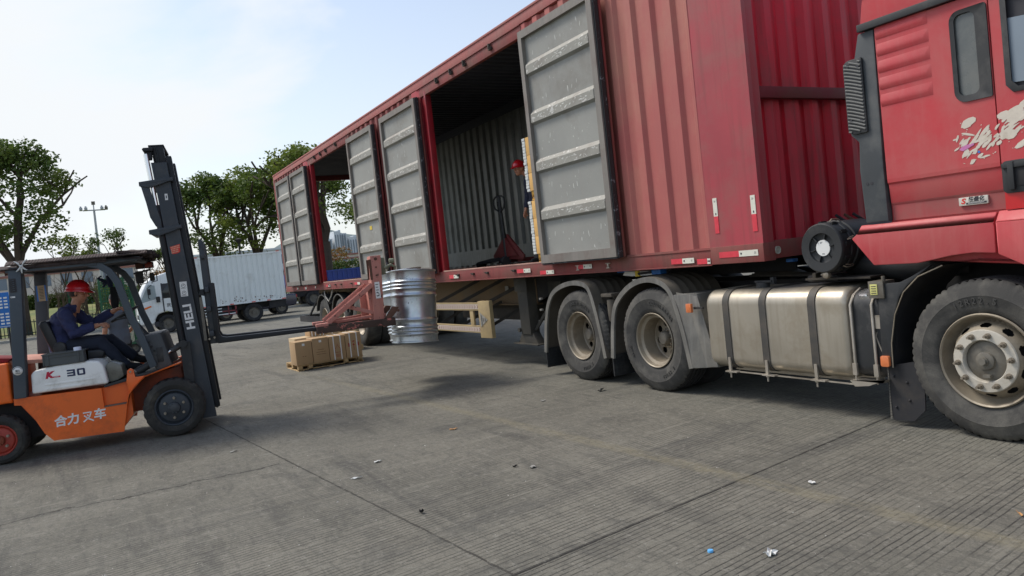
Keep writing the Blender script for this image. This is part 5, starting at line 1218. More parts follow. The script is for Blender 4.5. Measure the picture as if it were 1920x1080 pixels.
# mast
def ml(z): return -.066*(z-.65)-.015          # backward lean
def plate(mb, ya, yb, za, zb, xa, xb):
    mb.hexa([(xa, ya+ml(za), za), (xb, ya+ml(za), za), (xb, yb+ml(za), za), (xa, yb+ml(za), za), (xa, ya+ml(zb), zb), (xb, ya+ml(zb), zb), (xb, yb+ml(zb), zb), (xa, yb+ml(zb), zb)])
mast = None
mb = MB()
for (xa, xb, sg_) in ((FC+.28, FC+.36, 1), (FC-.36, FC-.28, -1)):
    xo = (xb-.014, xb) if sg_ > 0 else (xa, xa+.014)
    plate(mb, 1.0, 1.157, .12, 3.0, *xo)
    plate(mb, 1.0, 1.02, .12, 3.0, xa, xb); plate(mb, 1.137, 1.157, .12, 3.0, xa, xb)
for z in (.35, 1.35, 2.9): plate(mb, 1.02, 1.05, z, z+.1, FC-.3, FC+.3)
mast = obj('mast', mb, mast_m, flt, bevel=.004)
mb = MB()
for (xa, xb, sg_) in ((FC+.22, FC+.325, 1), (FC-.325, FC-.22, -1)):
    plate(mb, 1.159, 1.212, .22, 3.07, xa, xb); plate(mb, 1.03, 1.15, 3.0, 3.19, xa, xb)
    plate(mb, 1.03, 1.055, .2, 3.19, xa, xb); plate(mb, 1.075, 1.085, 2.7, 3.192, xb, xb+.012)
plate(mb, 1.0, 1.16, 3.175, 3.2, FC-.3, FC+.325)
for z in (.55, 1.5): plate(mb, 1.06, 1.09, z, z+.12, FC-.24, FC+.24)
obj('inner_mast', mb, mast_d, mast, bevel=.004)
for (z, y0, y1) in ((2.765, .685, 1.03), (2.235, .725, 1.06)):
    mb = MB()
    mb.hexa([(FC-.42, y0, z-.012), (FC+.40, y0, z-.012), (FC+.40, y1, z+.02), (FC-.42, y1, z+.02), (FC-.42, y0, z+.028), (FC+.40, y0, z+.028), (FC+.40, y1, z+.062), (FC-.42, y1, z+.062)])
    mb.prism([(y0, z-.02), (y0+.10, z-.045), (y0+.22, z-.01), (y0+.3, z+.02), (y0, z+.0)], 'YZ', FC+.385, FC+.40)
    if z > 2.5: mb.prism([(.70, 2.75), (.78, 2.74), (.815, 2.6), (.86, 2.36), (.86, 2.25), (.80, 2.30), (.755, 2.40), (.735, 2.55)], 'YZ', FC+.37, FC+.39)
    obj('cross_tie', mb, mast_m, mast, bevel=.006)
mb = MB(); mb.prism([(.765, 3.125), (.86, 3.125), (.87, 3.165), (.77, 3.165), (.755, 3.15)], 'YZ', FC+.2, FC+.38); mb.prism([(.78, 3.04), (.84, 3.04), (.85, 3.125), (.77, 3.125)], 'YZ', FC+.25, FC+.35); obj('cylinder_head', mb, mast_d, mast, bevel=.006)
for x, dy in ((FC+.335, 0), (FC-.33, 0)):
    mb = MB(); mb.cyl((x, .785+dy, 3.1), (x, .826+dy, 2.52), .025, 16); rd = obj('lift_rod', mb, chrome, mast)
    mb = MB(); mb.cyl((x, .828+dy, 2.52), (x, .945+dy, .5), .036, 16); mb.cyl((x, .826+dy, 2.53), (x, .832+dy, 2.46), .045, 16); obj('lift_cylinder', mb, mast_d, rd)
mb = MB(); mb.tube([(FC+.30, .86, 3.08), (FC+.30, .89, 2.75), (FC+.30, .92, 2.4)], .012, 8); obj('hydraulic_hose', mb, blackd, mast)
mb = MB()
for x in (FC+.1, FC-.1):
    zz = .7
    while zz < 3.1: mb.box(x-.016, x+.016, 1.09+ml(zz), 1.115+ml(zz), zz, zz+.03); zz += .042
obj('lift_chain', mb, brown_r, mast, smooth=False)
mb = MB(); T_ = math.degrees(math.atan(.066))
zc = 1.27; text_bm(mb, 'HELI', .118, MX(FC+.3605, 1.078+ml(zc), zc, 90+T_, 1.25), .001, .004); obj('brand_lettering', mb, whitev, mast, smooth=False)
mb = MB(); mb.box(FC+.36, FC+.3615, 1.04+ml(1.58), 1.115+ml(1.58), 1.5, 1.665); mb.mi = 1
for z in (1.54, 1.62): mb.lathe([(.018, .0022), (.022, .0022)], (FC+.36, 1.077+ml(1.58), z), 'X', 16); mb.box(FC+.3615, FC+.3622, 1.05+ml(1.58), 1.105+ml(1.58), z-.03, z-.026); mb.tube([(FC+.362, 1.07+ml(1.58), z), (FC+.362, 1.085+ml(1.58), z+.01)], .003, 5)
obj('warning_sticker', mb, [white_p, ink], mast, smooth=False)
mb = MB(); mb.box(FC+.36, FC+.3612, 1.07+ml(2.6), 1.10+ml(2.6), 2.58, 2.65); mb.mi = 1; mb.box(FC+.3612, FC+.3618, 1.08+ml(2.6), 1.09+ml(2.6), 2.6, 2.63); obj('small_label', mb, [white_p, ink], mast, smooth=False)
mb = MB(); mb.prism([(1.02+ml(2.05), 2.06), (1.125+ml(2.05), 2.085), (1.12+ml(2.05), 2.0), (1.09+ml(2), 1.985), (1.035+ml(2), 1.98)], 'YZ', FC+.36, FC+.3612); mb.mi = 1
for r_ in range(4):
    for k in range(6-r_//2): mb.box(FC+.3615, FC+.3622, .0+1.03+ml(2.05)+.0155*k, 1.04+ml(2.05)+.0155*k, 2.048-.02*r_+.003*k, 2.060-.02*r_+.003*k)
obj('red_warning_label', mb, [redv, mat('label_pale', srgb(214, 170, 140), .6)], mast, smooth=False)
# tilt cylinders
for x in (FX-.16, FL+.16):
    mb = MB(); mb.cyl((x, .48, .76), (x, .66, .845), .04, 14); mb.cyl((x, .44, .74), (x, .50, .77), .044, 14); mb.mi = 1; mb.cyl((x, .66, .845), (x, .80, .925), .02, 10); mb.mi = 0; mb.cyl((x, .8, .92), (x, .90, .965), .032, 10); mb.cyl((x-.04, .93, .98), (x+.05, .93, .98), .04, 16)
    mb.box(x-.02, x+.02, .9, 1.0, .55, 1.0)
    obj('tilt_cylinder', mb, [black, chrome], mast)
mb = MB(); mb.prism([(.62, .74), (.84, .80), (1.0, .9), (1.0, .4), (.9, .4), (.86, .74)], 'YZ', FC+.2, FC+.3); obj('mast_mount', mb, orange_in, mast)
# carriage and forks
mb = MB()
for x in (FC+.24, FC-.24):
    mb.hexa([(x-.03, 1.20, .93), (x+.03, 1.20, .93), (x+.03, 1.28, .93), (x-.03, 1.28, .93), (x-.03, 1.20, 2.05), (x+.03, 1.20, 2.05), (x+.03, 1.265, 1.98), (x-.03, 1.265, 1.98)])
    mb.prism([(1.20, 2.04), (1.265, 1.97), (1.26, 2.08), (1.235, 2.13), (1.205, 2.12)], 'YZ', x-.03, x+.03)
for z in (1.02, 1.3, 1.52, 1.9): mb.box(FC-.33, FC+.33, 1.21, 1.255, z, z+.06)
cg = obj('carriage', mb, mast_m, mast, bevel=.008)
mb = MB(); mb.prism([(1.14, 1.5), (1.17, 1.56), (1.2, 1.56), (1.2, 1.48)], 'YZ', FC+.25, FC+.33); mb.mi = 1; mb.box(FC+.30, FC+.335, 1.145, 1.175, .98, 1.47); obj('side_roller', mb, [mast_d, hub_grey], cg)
for x in (FC+.24, FC-.24):
    mb = MB(); mb.prism([(1.262, .945), (1.262, 1.62), (1.305, 1.62), (1.31, 1.04), (1.33, 1.0), (1.38, .985), (2.56, .962), (2.56, .925), (1.34, .925), (1.29, .925)], 'YZ', x-.055, x+.055); obj('fork', mb, mast_d, cg, bevel=.004)
mb = MB()
for (x, y, z) in ((FC+.28, 1.255, 1.0), (FC+.28, 1.2, .99)): mb.cyl((x, y, z), (x+.04, y, z), .012, 8)
obj('lock_pin', mb, bolt_steel, cg)
# crate on the hood with a white cup in it
cr_ = thing('plastic_crate', 'grey plastic crate beside the seat on the white forklift hood', 'crate', (FX-.14, -.21, .93))
mb = MB(); x0, x1, y0, y1, z0, z1 = FX-.27, FX-.04, -.405, -.02, .935, 1.06
mb.box(x0, x1, y0+.01, y1-.01, z0, z0+.01)
for (a, b_, c__, d_) in ((x0, x1, y0, y0+.012), (x0, x1, y1-.012, y1), (x0, x0+.012, y0, y1), (x1-.012, x1, y0, y1)): mb.box(a, b_, c__, d_, z0, z1)
mb.box(x0-.008, x1+.008, y0-.008, y0+.006, z1-.012, z1); mb.box(x0-.008, x1+.008, y1-.006, y1+.008, z1-.012, z1); mb.box(x1-.006, x1+.01, y0, y1, z1-.012, z1)
for y in (y0+.005, y0+.05, y1-.055, y1-.012): mb.box(x1, x1+.008, y-.004, y+.008, z0+.005, z1-.01)
mb.box(x1, x1+.006, y0, y1, z0+.08, z0+.086)
obj('crate_body', mb, crate_m, cr_, bevel=.003)
mb = MB(); mb.lathe([(0, .03), (.03, .03), (.037, .1), (.037, .155), (.033, .16), (0, .16)], (FX-.1, -.085, .935), 'Z', 20)
cu = obj('cup', mb, mat('cup_white', srgb(214, 218, 232), .35, 0, .03, 10)); tag(cu, 'small white pot standing in the grey crate next to the driver', 'pot')

# ================================================================== people
def fuse(name, shapes, m_, parent, voxel=.011, smooth=2, subs=()):
    """several tapered limbs grown into ONE continuous surface"""
    mb = MB()
    for s_ in shapes:
        if s_[0] == 't': mb.tube(s_[1], s_[2], s_[3] if len(s_) > 3 else 14, True, 1.0, s_[4] if len(s_) > 4 else None)
        else: mb.sphere(s_[1], s_[2], 18, s_[3])
    o = obj(name, mb, m_, parent, weld=False)
    modmesh(o, [('REMESH', dict(mode='VOXEL', voxel_size=voxel)), ('SMOOTH', dict(factor=.5, iterations=smooth))])
    o.data.materials.clear(); o.data.materials.append(m_)
    return o
def cap(p, r): return p
def limb(pts, rs):
    """tube with rounded ends"""
    P_ = [Vector(p) for p in pts]; a = (P_[0]-P_[1]).normalized(); b_ = (P_[-1]-P_[-2]).normalized()
    def sc_(r, k): return tuple(x*k for x in r) if isinstance(r, (tuple, list)) else r*k
    m0 = max(rs[0]) if isinstance(rs[0], (tuple, list)) else rs[0]; m1 = max(rs[-1]) if isinstance(rs[-1], (tuple, list)) else rs[-1]
    return [P_[0]+a*m0*.6]+P_+[P_[-1]+b_*m1*.6], [sc_(rs[0], .55)]+list(rs)+[sc_(rs[-1], .55)]
def head_shapes(c, f, up, s):
    """skull, jaw, nose, brow, ears, chin; f = facing direction"""
    c = Vector(c); f = Vector(f).normalized(); up = Vector(up).normalized(); r = f.cross(up).normalized(); up = r.cross(f)
    S = []
    def ell(p, a, b_, d):  # tube-based ellipsoid along up
        pts = [p+up*(-a)*cos(pi*i/8) for i in range(9)]; rs = [(max(.001, d*sin(pi*i/8)), max(.001, b_*sin(pi*i/8))) for i in range(9)]
        return ('t', pts, rs, 16, f)
    S.append(ell(c+up*.025*s-f*.012*s, .105*s, .075*s, .095*s))
    S.append(ell(c-up*.045*s+f*.015*s, .075*s, .06*s, .07*s))
    S.append(ell(c-up*.095*s+f*.05*s, .025*s, .026*s, .026*s))
    S.append(('t', [c+f*.082*s+up*.015*s, c+f*.10*s-up*.012*s, c+f*.112*s-up*.030*s, c+f*.095*s-up*.04*s], [.009*s, .012*s, .016*s, .012*s], 8))
    S.append(('t', [c+f*.078*s+up*.03*s-r*.04*s, c+f*.09*s+up*.034*s, c+f*.078*s+up*.03*s+r*.04*s], [.01*s, .012*s, .01*s], 8))
    S.append(('t', [c+f*.082*s-up*.065*s-r*.024*s, c+f*.092*s-up*.064*s, c+f*.082*s-up*.065*s+r*.024*s], [.007*s, .009*s, .007*s], 8))
    for k in (-1, 1):
        S.append(('t', [c+r*k*.074*s-up*.03*s-f*.005*s, c+r*k*.083*s, c+r*k*.08*s+up*.03*s-f*.01*s], [(.012*s), (.018*s), (.012*s)], 8))
        S.append(('t', [c+r*k*.034*s+f*.07*s-up*.028*s, c+r*k*.05*s+f*.05*s-up*.03*s], [.018*s, .016*s], 8))
    return S
def face_details(c, f, up, s, body):
    c = Vector(c); f = Vector(f).normalized(); up = Vector(up).normalized(); r = f.cross(up).normalized(); up = r.cross(f)
    mb = MB()
    for k in (-1, 1): mb.sphere(c+r*k*.032*s+f*.082*s+up*.006*s, .010*s, 10)
    mb.mi = 1
    for k in (-1, 1): mb.sphere(c+r*k*.032*s+f*.0895*s+up*.006*s, .0052*s, 8); mb.tube([c+r*k*.018*s+f*.0945*s+up*.03*s, c+r*k*.048*s+f*.086*s+up*.03*s], .004*s, 6)
    mb.mi = 2; mb.tube([c+r*-.022*s+f*.0905*s-up*.066*s, c+f*.1005*s-up*.065*s, c+r*.022*s+f*.0905*s-up*.066*s], .0038*s, 6)
    obj('face_details', mb, [whitev, ink, mat('lips', srgb(130, 72, 62), .5)] if 'lips' not in MATS else [whitev, ink, MATS['lips']], body)
def hand_shapes(w, d, palm_n, s, curl=.9, spread=1.0):
    """palm, four bent fingers of unequal length and a thumb from the side of the palm"""
    w = Vector(w); d = Vector(d).normalized(); n_ = Vector(palm_n).normalized(); side = d.cross(n_).normalized(); n_ = side.cross(d)
    S = [('t', [w-d*.01*s, w+d*.03*s, w+d*.075*s, w+d*.088*s], [(.016*s, .026*s), (.017*s, .036*s), (.015*s, .04*s), (.012*s, .036*s)], 12, n_)]
    for i, (o_, L_) in enumerate(((-.030, .068), (-.010, .078), (.010, .073), (.030, .056))):
        b_ = w+d*.082*s+side*o_*s*spread; pts = [b_-d*.012*s]; a = 0; p = b_
        for k, fr in enumerate((.42, .32, .26)):
            a += curl*(.65 if k == 0 else .9); p = p+(d*cos(a)+n_*sin(a))*L_*fr*s; pts.append(p)
        S.append(('t', pts, [.0095*s, .009*s, .0082*s, .007*s], 8))
    b_ = w+d*.028*s-side*.034*s
    S.append(('t', [b_, b_+d*.026*s-side*.02*s+n_*.012*s, b_+d*.05*s-side*.016*s+n_*.03*s, b_+d*.062*s-side*.006*s+n_*.042*s], [.013*s, .012*s, .010*s, .008*s], 8))
    return S
def helmet(c, f, up, s, parent, m_=None):
    c = Vector(c); f = Vector(f).normalized(); up = Vector(up).normalized(); r = f.cross(up).normalized(); up = r.cross(f)
    M = Matrix((r, f, up)).transposed().to_4x4(); M.translation = c+up*.035*s
    mb = MB(); n_ = 36; rs = []
    for k in range(9):
        th = pi/2*k/8; rs.append([(.108*s*sin(th)*cos(2*pi*j/n_), .132*s*sin(th)*sin(2*pi*j/n_)*(1.0), .118*s*cos(th)+(.006*s if abs(cos(2*pi*j/n_)) < .17 and th < 1.3 else 0)) for j in range(n_)])
    rs[0] = [(.002*cos(2*pi*j/n_), .002*sin(2*pi*j/n_), .122*s) for j in range(n_)]
    ring = []
    for j in range(n_):
        a = 2*pi*j/n_; e = .012+.036*max(0, sin(a))**3; ring.append(((.108+e*.6)*s*cos(a), (.132+e)*s*sin(a), -.012*s-.014*s*max(0, sin(a))))
    rs.append(ring); rs.append([(p[0]*.985, p[1]*.985, p[2]-.006*s) for p in ring]); rs.append([(.102*s*cos(2*pi*j/n_), .126*s*sin(2*pi*j/n_), -.008*s) for j in range(n_)])
    mb.rings(rs, True, False); mb.bm.transform(M)
    h_ = obj('helmet', mb, m_ or helm, parent, angle=60)
    return h_
# ---- forklift driver
drv = thing('person', 'forklift driver in red helmet and navy jacket holding the steering wheel', 'person', (FC, -.15, .9))
hc = Vector((FC, .035, 1.665)); hf = Vector((.12, 1, -.12)); hu = Vector((0, .05, 1))
sR, eR, wR = Vector((FC+.17, -.085, 1.455)), Vector((FC+.215, .0, 1.235)), Vector((FC+.16, .225, 1.29))
sL, eL, wL = Vector((FC-.17, -.07, 1.455)), Vector((FC-.21, .12, 1.31)), Vector((FC-.12, .365, 1.43))
hipR, kR, aR, tR = Vector((FC+.09, -.12, 1.09)), Vector((FC+.13, .215, 1.095)), Vector((FC+.13, .43, .81)), Vector((FC+.14, .575, .785))
hipL, kL, aL, tL = Vector((FC-.09, -.12, 1.09)), Vector((FC-.12, .28, 1.10)), Vector((FC-.12, .50, .87)), Vector((FC-.12, .63, .83))
S = head_shapes(hc, hf, hu, .93)
S.append(('t', [(FC, -.03, 1.46), (FC, 0, 1.54), (FC, .02, 1.60)], [.058, .052, .05], 12))
P_, Q_ = limb([(FC, -.15, 1.10), (FC, -.17, 1.25), (FC, -.13, 1.38), (FC, -.07, 1.46)], [(.12, .15), (.11, .14), (.11, .16), (.07, .12)]); S.append(('t', P_, Q_, 16, (0, 1, 0)))
for (a, b_, c_) in ((sR, eR, wR), (sL, eL, wL)):
    S.append(('t', [a, (a+b_)/2, b_, (b_+c_)/2, c_], [.05, .045, .04, .036, .026], 12))
for (a, b_, c_) in ((hipR, kR, aR), (hipL, kL, aL)): S.append(('t', [a, (a+b_)/2, b_, (b_+c_)/2, c_], [.08, .07, .052, .048, .035], 12))
S += hand_shapes(wR, (-.12, 1, .05), (-.3, .1, -.9), .92, 1.15); S += hand_shapes(wL, (.15, 1, .25), (.4, .2, -.9), .92, 1.15)
db = fuse('body', S, skin, drv, voxel=.0065, smooth=2)
face_details(hc, hf, hu, .93, db)
helmet(hc, hf, hu, .95, drv)
mb = MB(); mb.lathe([(.070, -.035), (.080, -.015), (.087, .01), (.09, .04)], hc+Vector((0, -.012, 0)), 'Z', 24, R(170), R(370)); obj('hair', mb, hairm, drv)
S = []
P_, Q_ = limb([(FC, -.15, 1.05), (FC, -.165, 1.15), (FC, -.17, 1.26), (FC, -.135, 1.39), (FC, -.075, 1.475)], [(.15, .19), (.145, .18), (.13, .17), (.125, .185), (.075, .12)]); S.append(('t', P_, Q_, 18, (0, 1, 0)))
for (a, b_, c_, k) in ((sR, eR, wR, 1), (sL, eL, wL, -1)):
    d_ = (c_-b_).normalized(); S.append(('t', [a+Vector((-.05*k, -.01, .01)), a, (a+b_)/2+Vector((0, -.01, 0)), b_+Vector((0, -.012, -.008)), b_+d_*.08, c_-d_*.05], [.07, .074, .068, .062, .056, .048], 14))
S.append(('t', [(FC, -.055, 1.475), (FC, -.03, 1.52)], [.07, .064], 14))
S.append(('t', [(FC-.14, -.0, 1.075), (FC+.14, -.0, 1.075)], [.075, .075], 12))
jk = fuse('jacket', S, navy, drv, voxel=.008, smooth=2)
for v_ in jk.data.vertices:   # cloth folds
    p = v_.co; n_ = mnoise.noise(Vector((p.x*9, p.y*7+p.z*9, p.z*16)))*.013+(.5-abs(mnoise.noise(Vector((p.x*14, p.y*16+p.z*12, p.z*26)))))*.012; v_.co = p+v_.normal*n_
mb = MB(); mb.lathe([(.060, 0), (.066, .03), (.062, .045)], (FC, -.028, 1.495), 'Z', 20); obj('collar', mb, navy, jk)
S = []
for (a, b_, c_) in ((hipR, kR, aR), (hipL, kL, aL)):
    S.append(('t', [a+Vector((0, -.06, -.01)), a+Vector((0, .03, 0)), (a+b_)/2, b_+Vector((0, .005, .0)), b_+(c_-b_)*.35, b_+(c_-b_)*.75, c_+(c_-b_)*.04], [.10, .102, .088, .073, .068, .062, .058], 14))
S.append(('t', [(FC-.10, -.13, 1.07), (FC+.10, -.13, 1.07)], [.11, .11], 12))
tr = fuse('trousers', S, jeans, drv, voxel=.010, smooth=3)
for v_ in tr.data.vertices:
    p = v_.co; v_.co = p+v_.normal*(mnoise.noise(Vector((p.x*10, p.y*14, p.z*12+5)))*.009)
for (a, t_) in ((aR, tR), (aL, tL)):
    d_ = (t_-a).normalized(); fuse('shoe', [('t', [a-d_*.05, a, a+d_*.06-Vector((0, 0, .01)), t_-Vector((0, 0, .006)), t_+d_*.035], [.042, .05, .044, .04, .02], 12)], blackc, drv, voxel=.008)

# ---- bystander beyond the forklift
def stander(name, label, loc, hgt, heading, jacket, legs, group=None, hel=False, arms=None, lean=(0, 0), hx=(0, 0)):
    """standing figure, heading = facing direction angle in the ground plane"""
    k = hgt/1.72; t = thing(name, label, 'person', loc); B = Vector(loc); f = Vector((cos(heading), sin(heading), 0)); r = f.cross(Vector((0, 0, 1)))
    def P(a, b_, z): return B+r*a*k+f*b_*k+Vector((lean[0]*z/1.7, lean[1]*z/1.7, z*k))
    hc = P(hx[0], .02+hx[1], 1.60); up = Vector((0, 0, 1)); s = k*.98
    S = head_shapes(hc, f, up, s)
    S.append(('t', [P(0, -.01, 1.38), P(hx[0]*.5, 0, 1.46), P(hx[0]*.9, .01, 1.53)], [.06*k, .053*k, .05*k], 12))
    S.append(('t', [P(0, 0, .86), P(0, 0, .98), P(0, .01, 1.12), P(0, .01, 1.28), P(0, 0, 1.40), P(0, 0, 1.44)], [(.09*k, .15*k), (.095*k, .16*k), (.09*k, .14*k), (.105*k, .17*k), (.085*k, .17*k), (.06*k, .1*k)], 16, f))
    A_ = arms or {1: [(.20, 0, 1.39), (.25, -.02, 1.12), (.24, .08, .88)], -1: [(-.20, 0, 1.39), (-.25, -.02, 1.12), (-.24, .08, .88)]}
    J = {}
    for sd in (1, -1):
        a, b_, c_ = [P(*q) for q in A_[sd]]; J[sd] = (a, b_, c_); S.append(('t', [a, (a+b_)/2, b_, (b_+c_)/2, c_], [.052*k, .046*k, .04*k, .036*k, .026*k], 12)); S += hand_shapes(c_, (c_-b_).normalized(), -r*sd, k, .5)
    LG = {1: [(.09, 0, .90), (.11, .02, .48), (.12, -.01, .09)], -1: [(-.09, 0, .90), (-.11, .02, .48), (-.12, -.01, .09)]}
    for sd in (1, -1):
        a, b_, c_ = [P(*q) for q in LG[sd]]; S.append(('t', [a, (a+b_)/2, b_, (b_+c_)/2, c_], [.085*k, .075*k, .055*k, .052*k, .036*k], 12))
    bd_ = fuse('body', S, skin, t, voxel=.010, smooth=2); face_details(hc, f, up, s, bd_)
    S = [('t', [P(0, 0, .84), P(0, 0, .98), P(0, .01, 1.12), P(0, .01, 1.28), P(0, 0, 1.40), P(0, 0, 1.455)], [(.125*k, .19*k), (.125*k, .185*k), (.115*k, .165*k), (.125*k, .19*k), (.105*k, .19*k), (.065*k, .1*k)], 18, f)]
    for sd in (1, -1):
        a, b_, c_ = J[sd]; e = b_+(c_-b_)*(.8 if jacket[1] else -.3); pts = [a-r*sd*.04*k, a, (a+b_)/2, b_, e] if jacket[1] else [a-r*sd*.04*k, a, (a+b_)/2, b_+(a-b_)*.15]
        S.append(('t', pts, [.07*k, .072*k, .064*k, .058*k, .048*k][:len(pts)], 14))
    tp = fuse('jacket' if jacket[1] else 'shirt', S, jacket[0], t, voxel=.013, smooth=3)
    for v_ in tp.data.vertices:
        p = v_.co; v_.co = p+v_.normal*(mnoise.noise(Vector((p.x*9, p.y*9, p.z*14)))*.010)
    S = [('t', [P(0, 0, .84), P(0, 0, .97)], [(.12*k, .175*k), (.12*k, .175*k)], 16, f)]
    for sd in (1, -1):
        a, b_, c_ = [P(*q) for q in LG[sd]]; S.append(('t', [a, (a+b_)/2, b_, (b_+c_)/2, c_+Vector((0, 0, -.04*k))], [.105*k, .096*k, .08*k, .076*k, .078*k], 14))
    tp = fuse('trousers', S, legs, t, voxel=.013, smooth=3)
    for v_ in tp.data.vertices:
        p = v_.co; v_.co = p+v_.normal*(mnoise.noise(Vector((p.x*11, p.y*11, p.z*9)))*.010)
    for sd in (1, -1):
        a = P(LG[sd][2][0], 0, .05); fuse('shoe', [('t', [a-f*.07*k, a, a+f*.1*k-Vector((0, 0, .012*k)), a+f*.17*k-Vector((0, 0, .018*k))], [.045*k, .05*k, .042*k, .03*k], 12)], blackc, t, voxel=.012)
    if hel: helmet(hc, f, up, s, t)
    else:
        S = [('t', [hc+up*(.03+.105*sin(a))*s*1.0-f*.012*s for a in (-.5, 0, .5, .9, 1.3, 1.55)], [(.10*s*cos(a), .086*s*cos(a)) for a in (-.5, 0, .5, .9, 1.3, 1.54)], 16, f)]
        mb = MB(); mb.tube(*S[0][1:3], 18, True, 1.0, f)
        for v_ in mb.bm.verts:
            q = v_.co-hc; 
            if q.dot(f) > .045*s and q.dot(up) < .07*s: v_.co -= f*(q.dot(f)-.045*s)
        obj('hair', mb, hairm, t)
    return t
stander('person', 'man in grey short sleeved shirt standing on the yard behind the forklift driver', (-14.0, .50, 0), 1.66, R(-150), (shirtg, False), blackc, arms={1: [(.20, 0, 1.39), (.27, .0, 1.12), (.20, .16, .98)], -1: [(-.20, 0, 1.39), (-.25, -.02, 1.12), (-.24, .08, .88)]})
# ---- worker inside the trailer, leaning out past the cartons
stander('person', 'worker in red helmet and dark jacket standing inside the trailer beside the cartons', (-10.05, 6.25, 1.424), 1.58, R(-78), (mat('dark_jacket', srgb(34, 38, 56), .9, 0, .15, 9), True), mat('work_trousers', srgb(58, 56, 58), .9, 0, .15, 9), hel=True, hx=(.30, .06), lean=(.03, 0), arms={1: [(.20, 0, 1.39), (.25, -.02, 1.12), (.24, .08, .88)], -1: [(-.20, 0, 1.38), (-.23, .02, 1.11), (-.2, .12, .86)]})

# ================================================================== clamp attachment + drums
at = thing('drum_clamp', 'red oxide drum clamp attachment carried on the forklift forks', 'clamp', (FC, 3.0, .9))
mb = MB()
for x in (FC+.24, FC-.24): mb.box(x-.075, x+.075, 2.52, 3.42, .885, .965)
mb.box(FC-.32, FC+.32, 3.3, 3.46, .87, .965)
mb.box(FC-.315, FC+.315, 2.66, 2.76, .966, .99)
bs_ = obj('fork_sleeves', mb, rust_w, at, bevel=.006)
for x in (FC+.24, FC-.24):
    mb = MB(); mb.beam((x, 2.66, .985), (x, 3.23, 1.38), .10, .018, up=(0, -.6, .8)); mb.beam((x-.05, 2.66, 1.0), (x-.05, 3.23, 1.395), .012, .055, up=(0, -.6, .8)); mb.beam((x+.05, 2.66, 1.0), (x+.05, 3.23, 1.395), .012, .055, up=(0, -.6, .8))
    mb.beam((x, 2.95, 1.15), (x, 3.36, 1.0), .03, .045); mb.box(x-.06, x+.06, 2.52, 2.70, .966, 1.0)
    mb.beam((x-.03, 2.72, .99), (x-.03, 3.3, 1.02), .04, .03); obj('brace', mb, pinkred, at, bevel=.003)
for x in (FC+.20, FC-.10):
    mb = MB(); y0, y1 = (3.205, 3.335) if x > FC else (3.235, 3.34)
    dy = .04
    def sl(z): return (z-.95)*dy/.8
    for (ya, yb, xa, xb) in ((y0, y1, x-.008+.06, x+.008+.06), (y0, y0+.02, x-.06, x+.06), (y1-.02, y1, x-.06, x+.06)):
        mb.hexa([(xa, ya, .95), (xb, ya, .95), (xb, yb, .95), (xa, yb, .95), (xa, ya+sl(1.74), 1.74), (xb, ya+sl(1.74), 1.74), (xb, yb+sl(1.74), 1.74), (xa, yb+sl(1.74), 1.74)])
    po = obj('mast_post', mb, pinkred, at, bevel=.004)
    mb = MB()
    for z in (1.28, 1.40, 1.50, 1.60, 1.70): mb.cyl((x+.066, (y0+y1)/2+sl(z), z), (x+.075, (y0+y1)/2+sl(z), z), .011 if z < 1.65 else .02, 10)
    mb.box(x+.067, x+.071, (y0+y1)/2-.05, (y0+y1)/2-.02, 1.45, 1.7)
    obj('bolt_holes', mb, brown_r, po)
mb = MB(); mb.box(FC+.02, FC+.22, 3.18, 3.30, .97, 1.36); mb.box(FC+.0, FC+.03, 3.1, 3.3, .97, 1.3); obj('back_plate', mb, pinkred, at, bevel=.004)
mb = MB(); mb.box(FC+.276, FC+.279, 3.26, 3.32, 1.22, 1.42); mb.mi = 1
for i in range(5): mb.box(FC+.279, FC+.280, 3.27, 3.305-.006*(i % 2), 1.25+i*.034, 1.258+i*.034)
mb.tube([(FC+.28, 3.28, 1.24), (FC+.28, 3.305, 1.27), (FC+.28, 3.28, 1.30)], .003, 5); obj('rating_plate', mb, [white_p, ink], at, smooth=False)
mb = MB(); mb.prism(rrect(3.33, 3.43, 1.50, 1.71, .02, 3), 'YZ', FC+.0, FC+.2); mb.cyl((FC+.1, 3.5, 1.66), (FC+.1, 3.56, 1.66), .03, 12); obj('clamp_housing', mb, olive, at, bevel=.006)
for x in (FC+.30, FC-.2):
    mb = MB(); mb.tube([(x, 3.40, 1.58), (x, 3.48, 1.61), (x, 3.53, 1.58), (x, 3.52, 1.54)], [.02, .018, .016, .012], 8); obj('rim_hook', mb, olive, at)
mb = MB()
for x in (FC+.22, FC-.3): mb.prism([(3.34, .95), (3.42, .97), (3.50, 1.045), (3.52, 1.09), (3.45, 1.10), (3.40, 1.04)], 'YZ', x, x+.09)
mb.cyl((FC+.1, 3.5, 1.05), (FC+.33, 3.5, 1.05), .02, 10); obj('lower_jaw', mb, brown_r, at, bevel=.004)
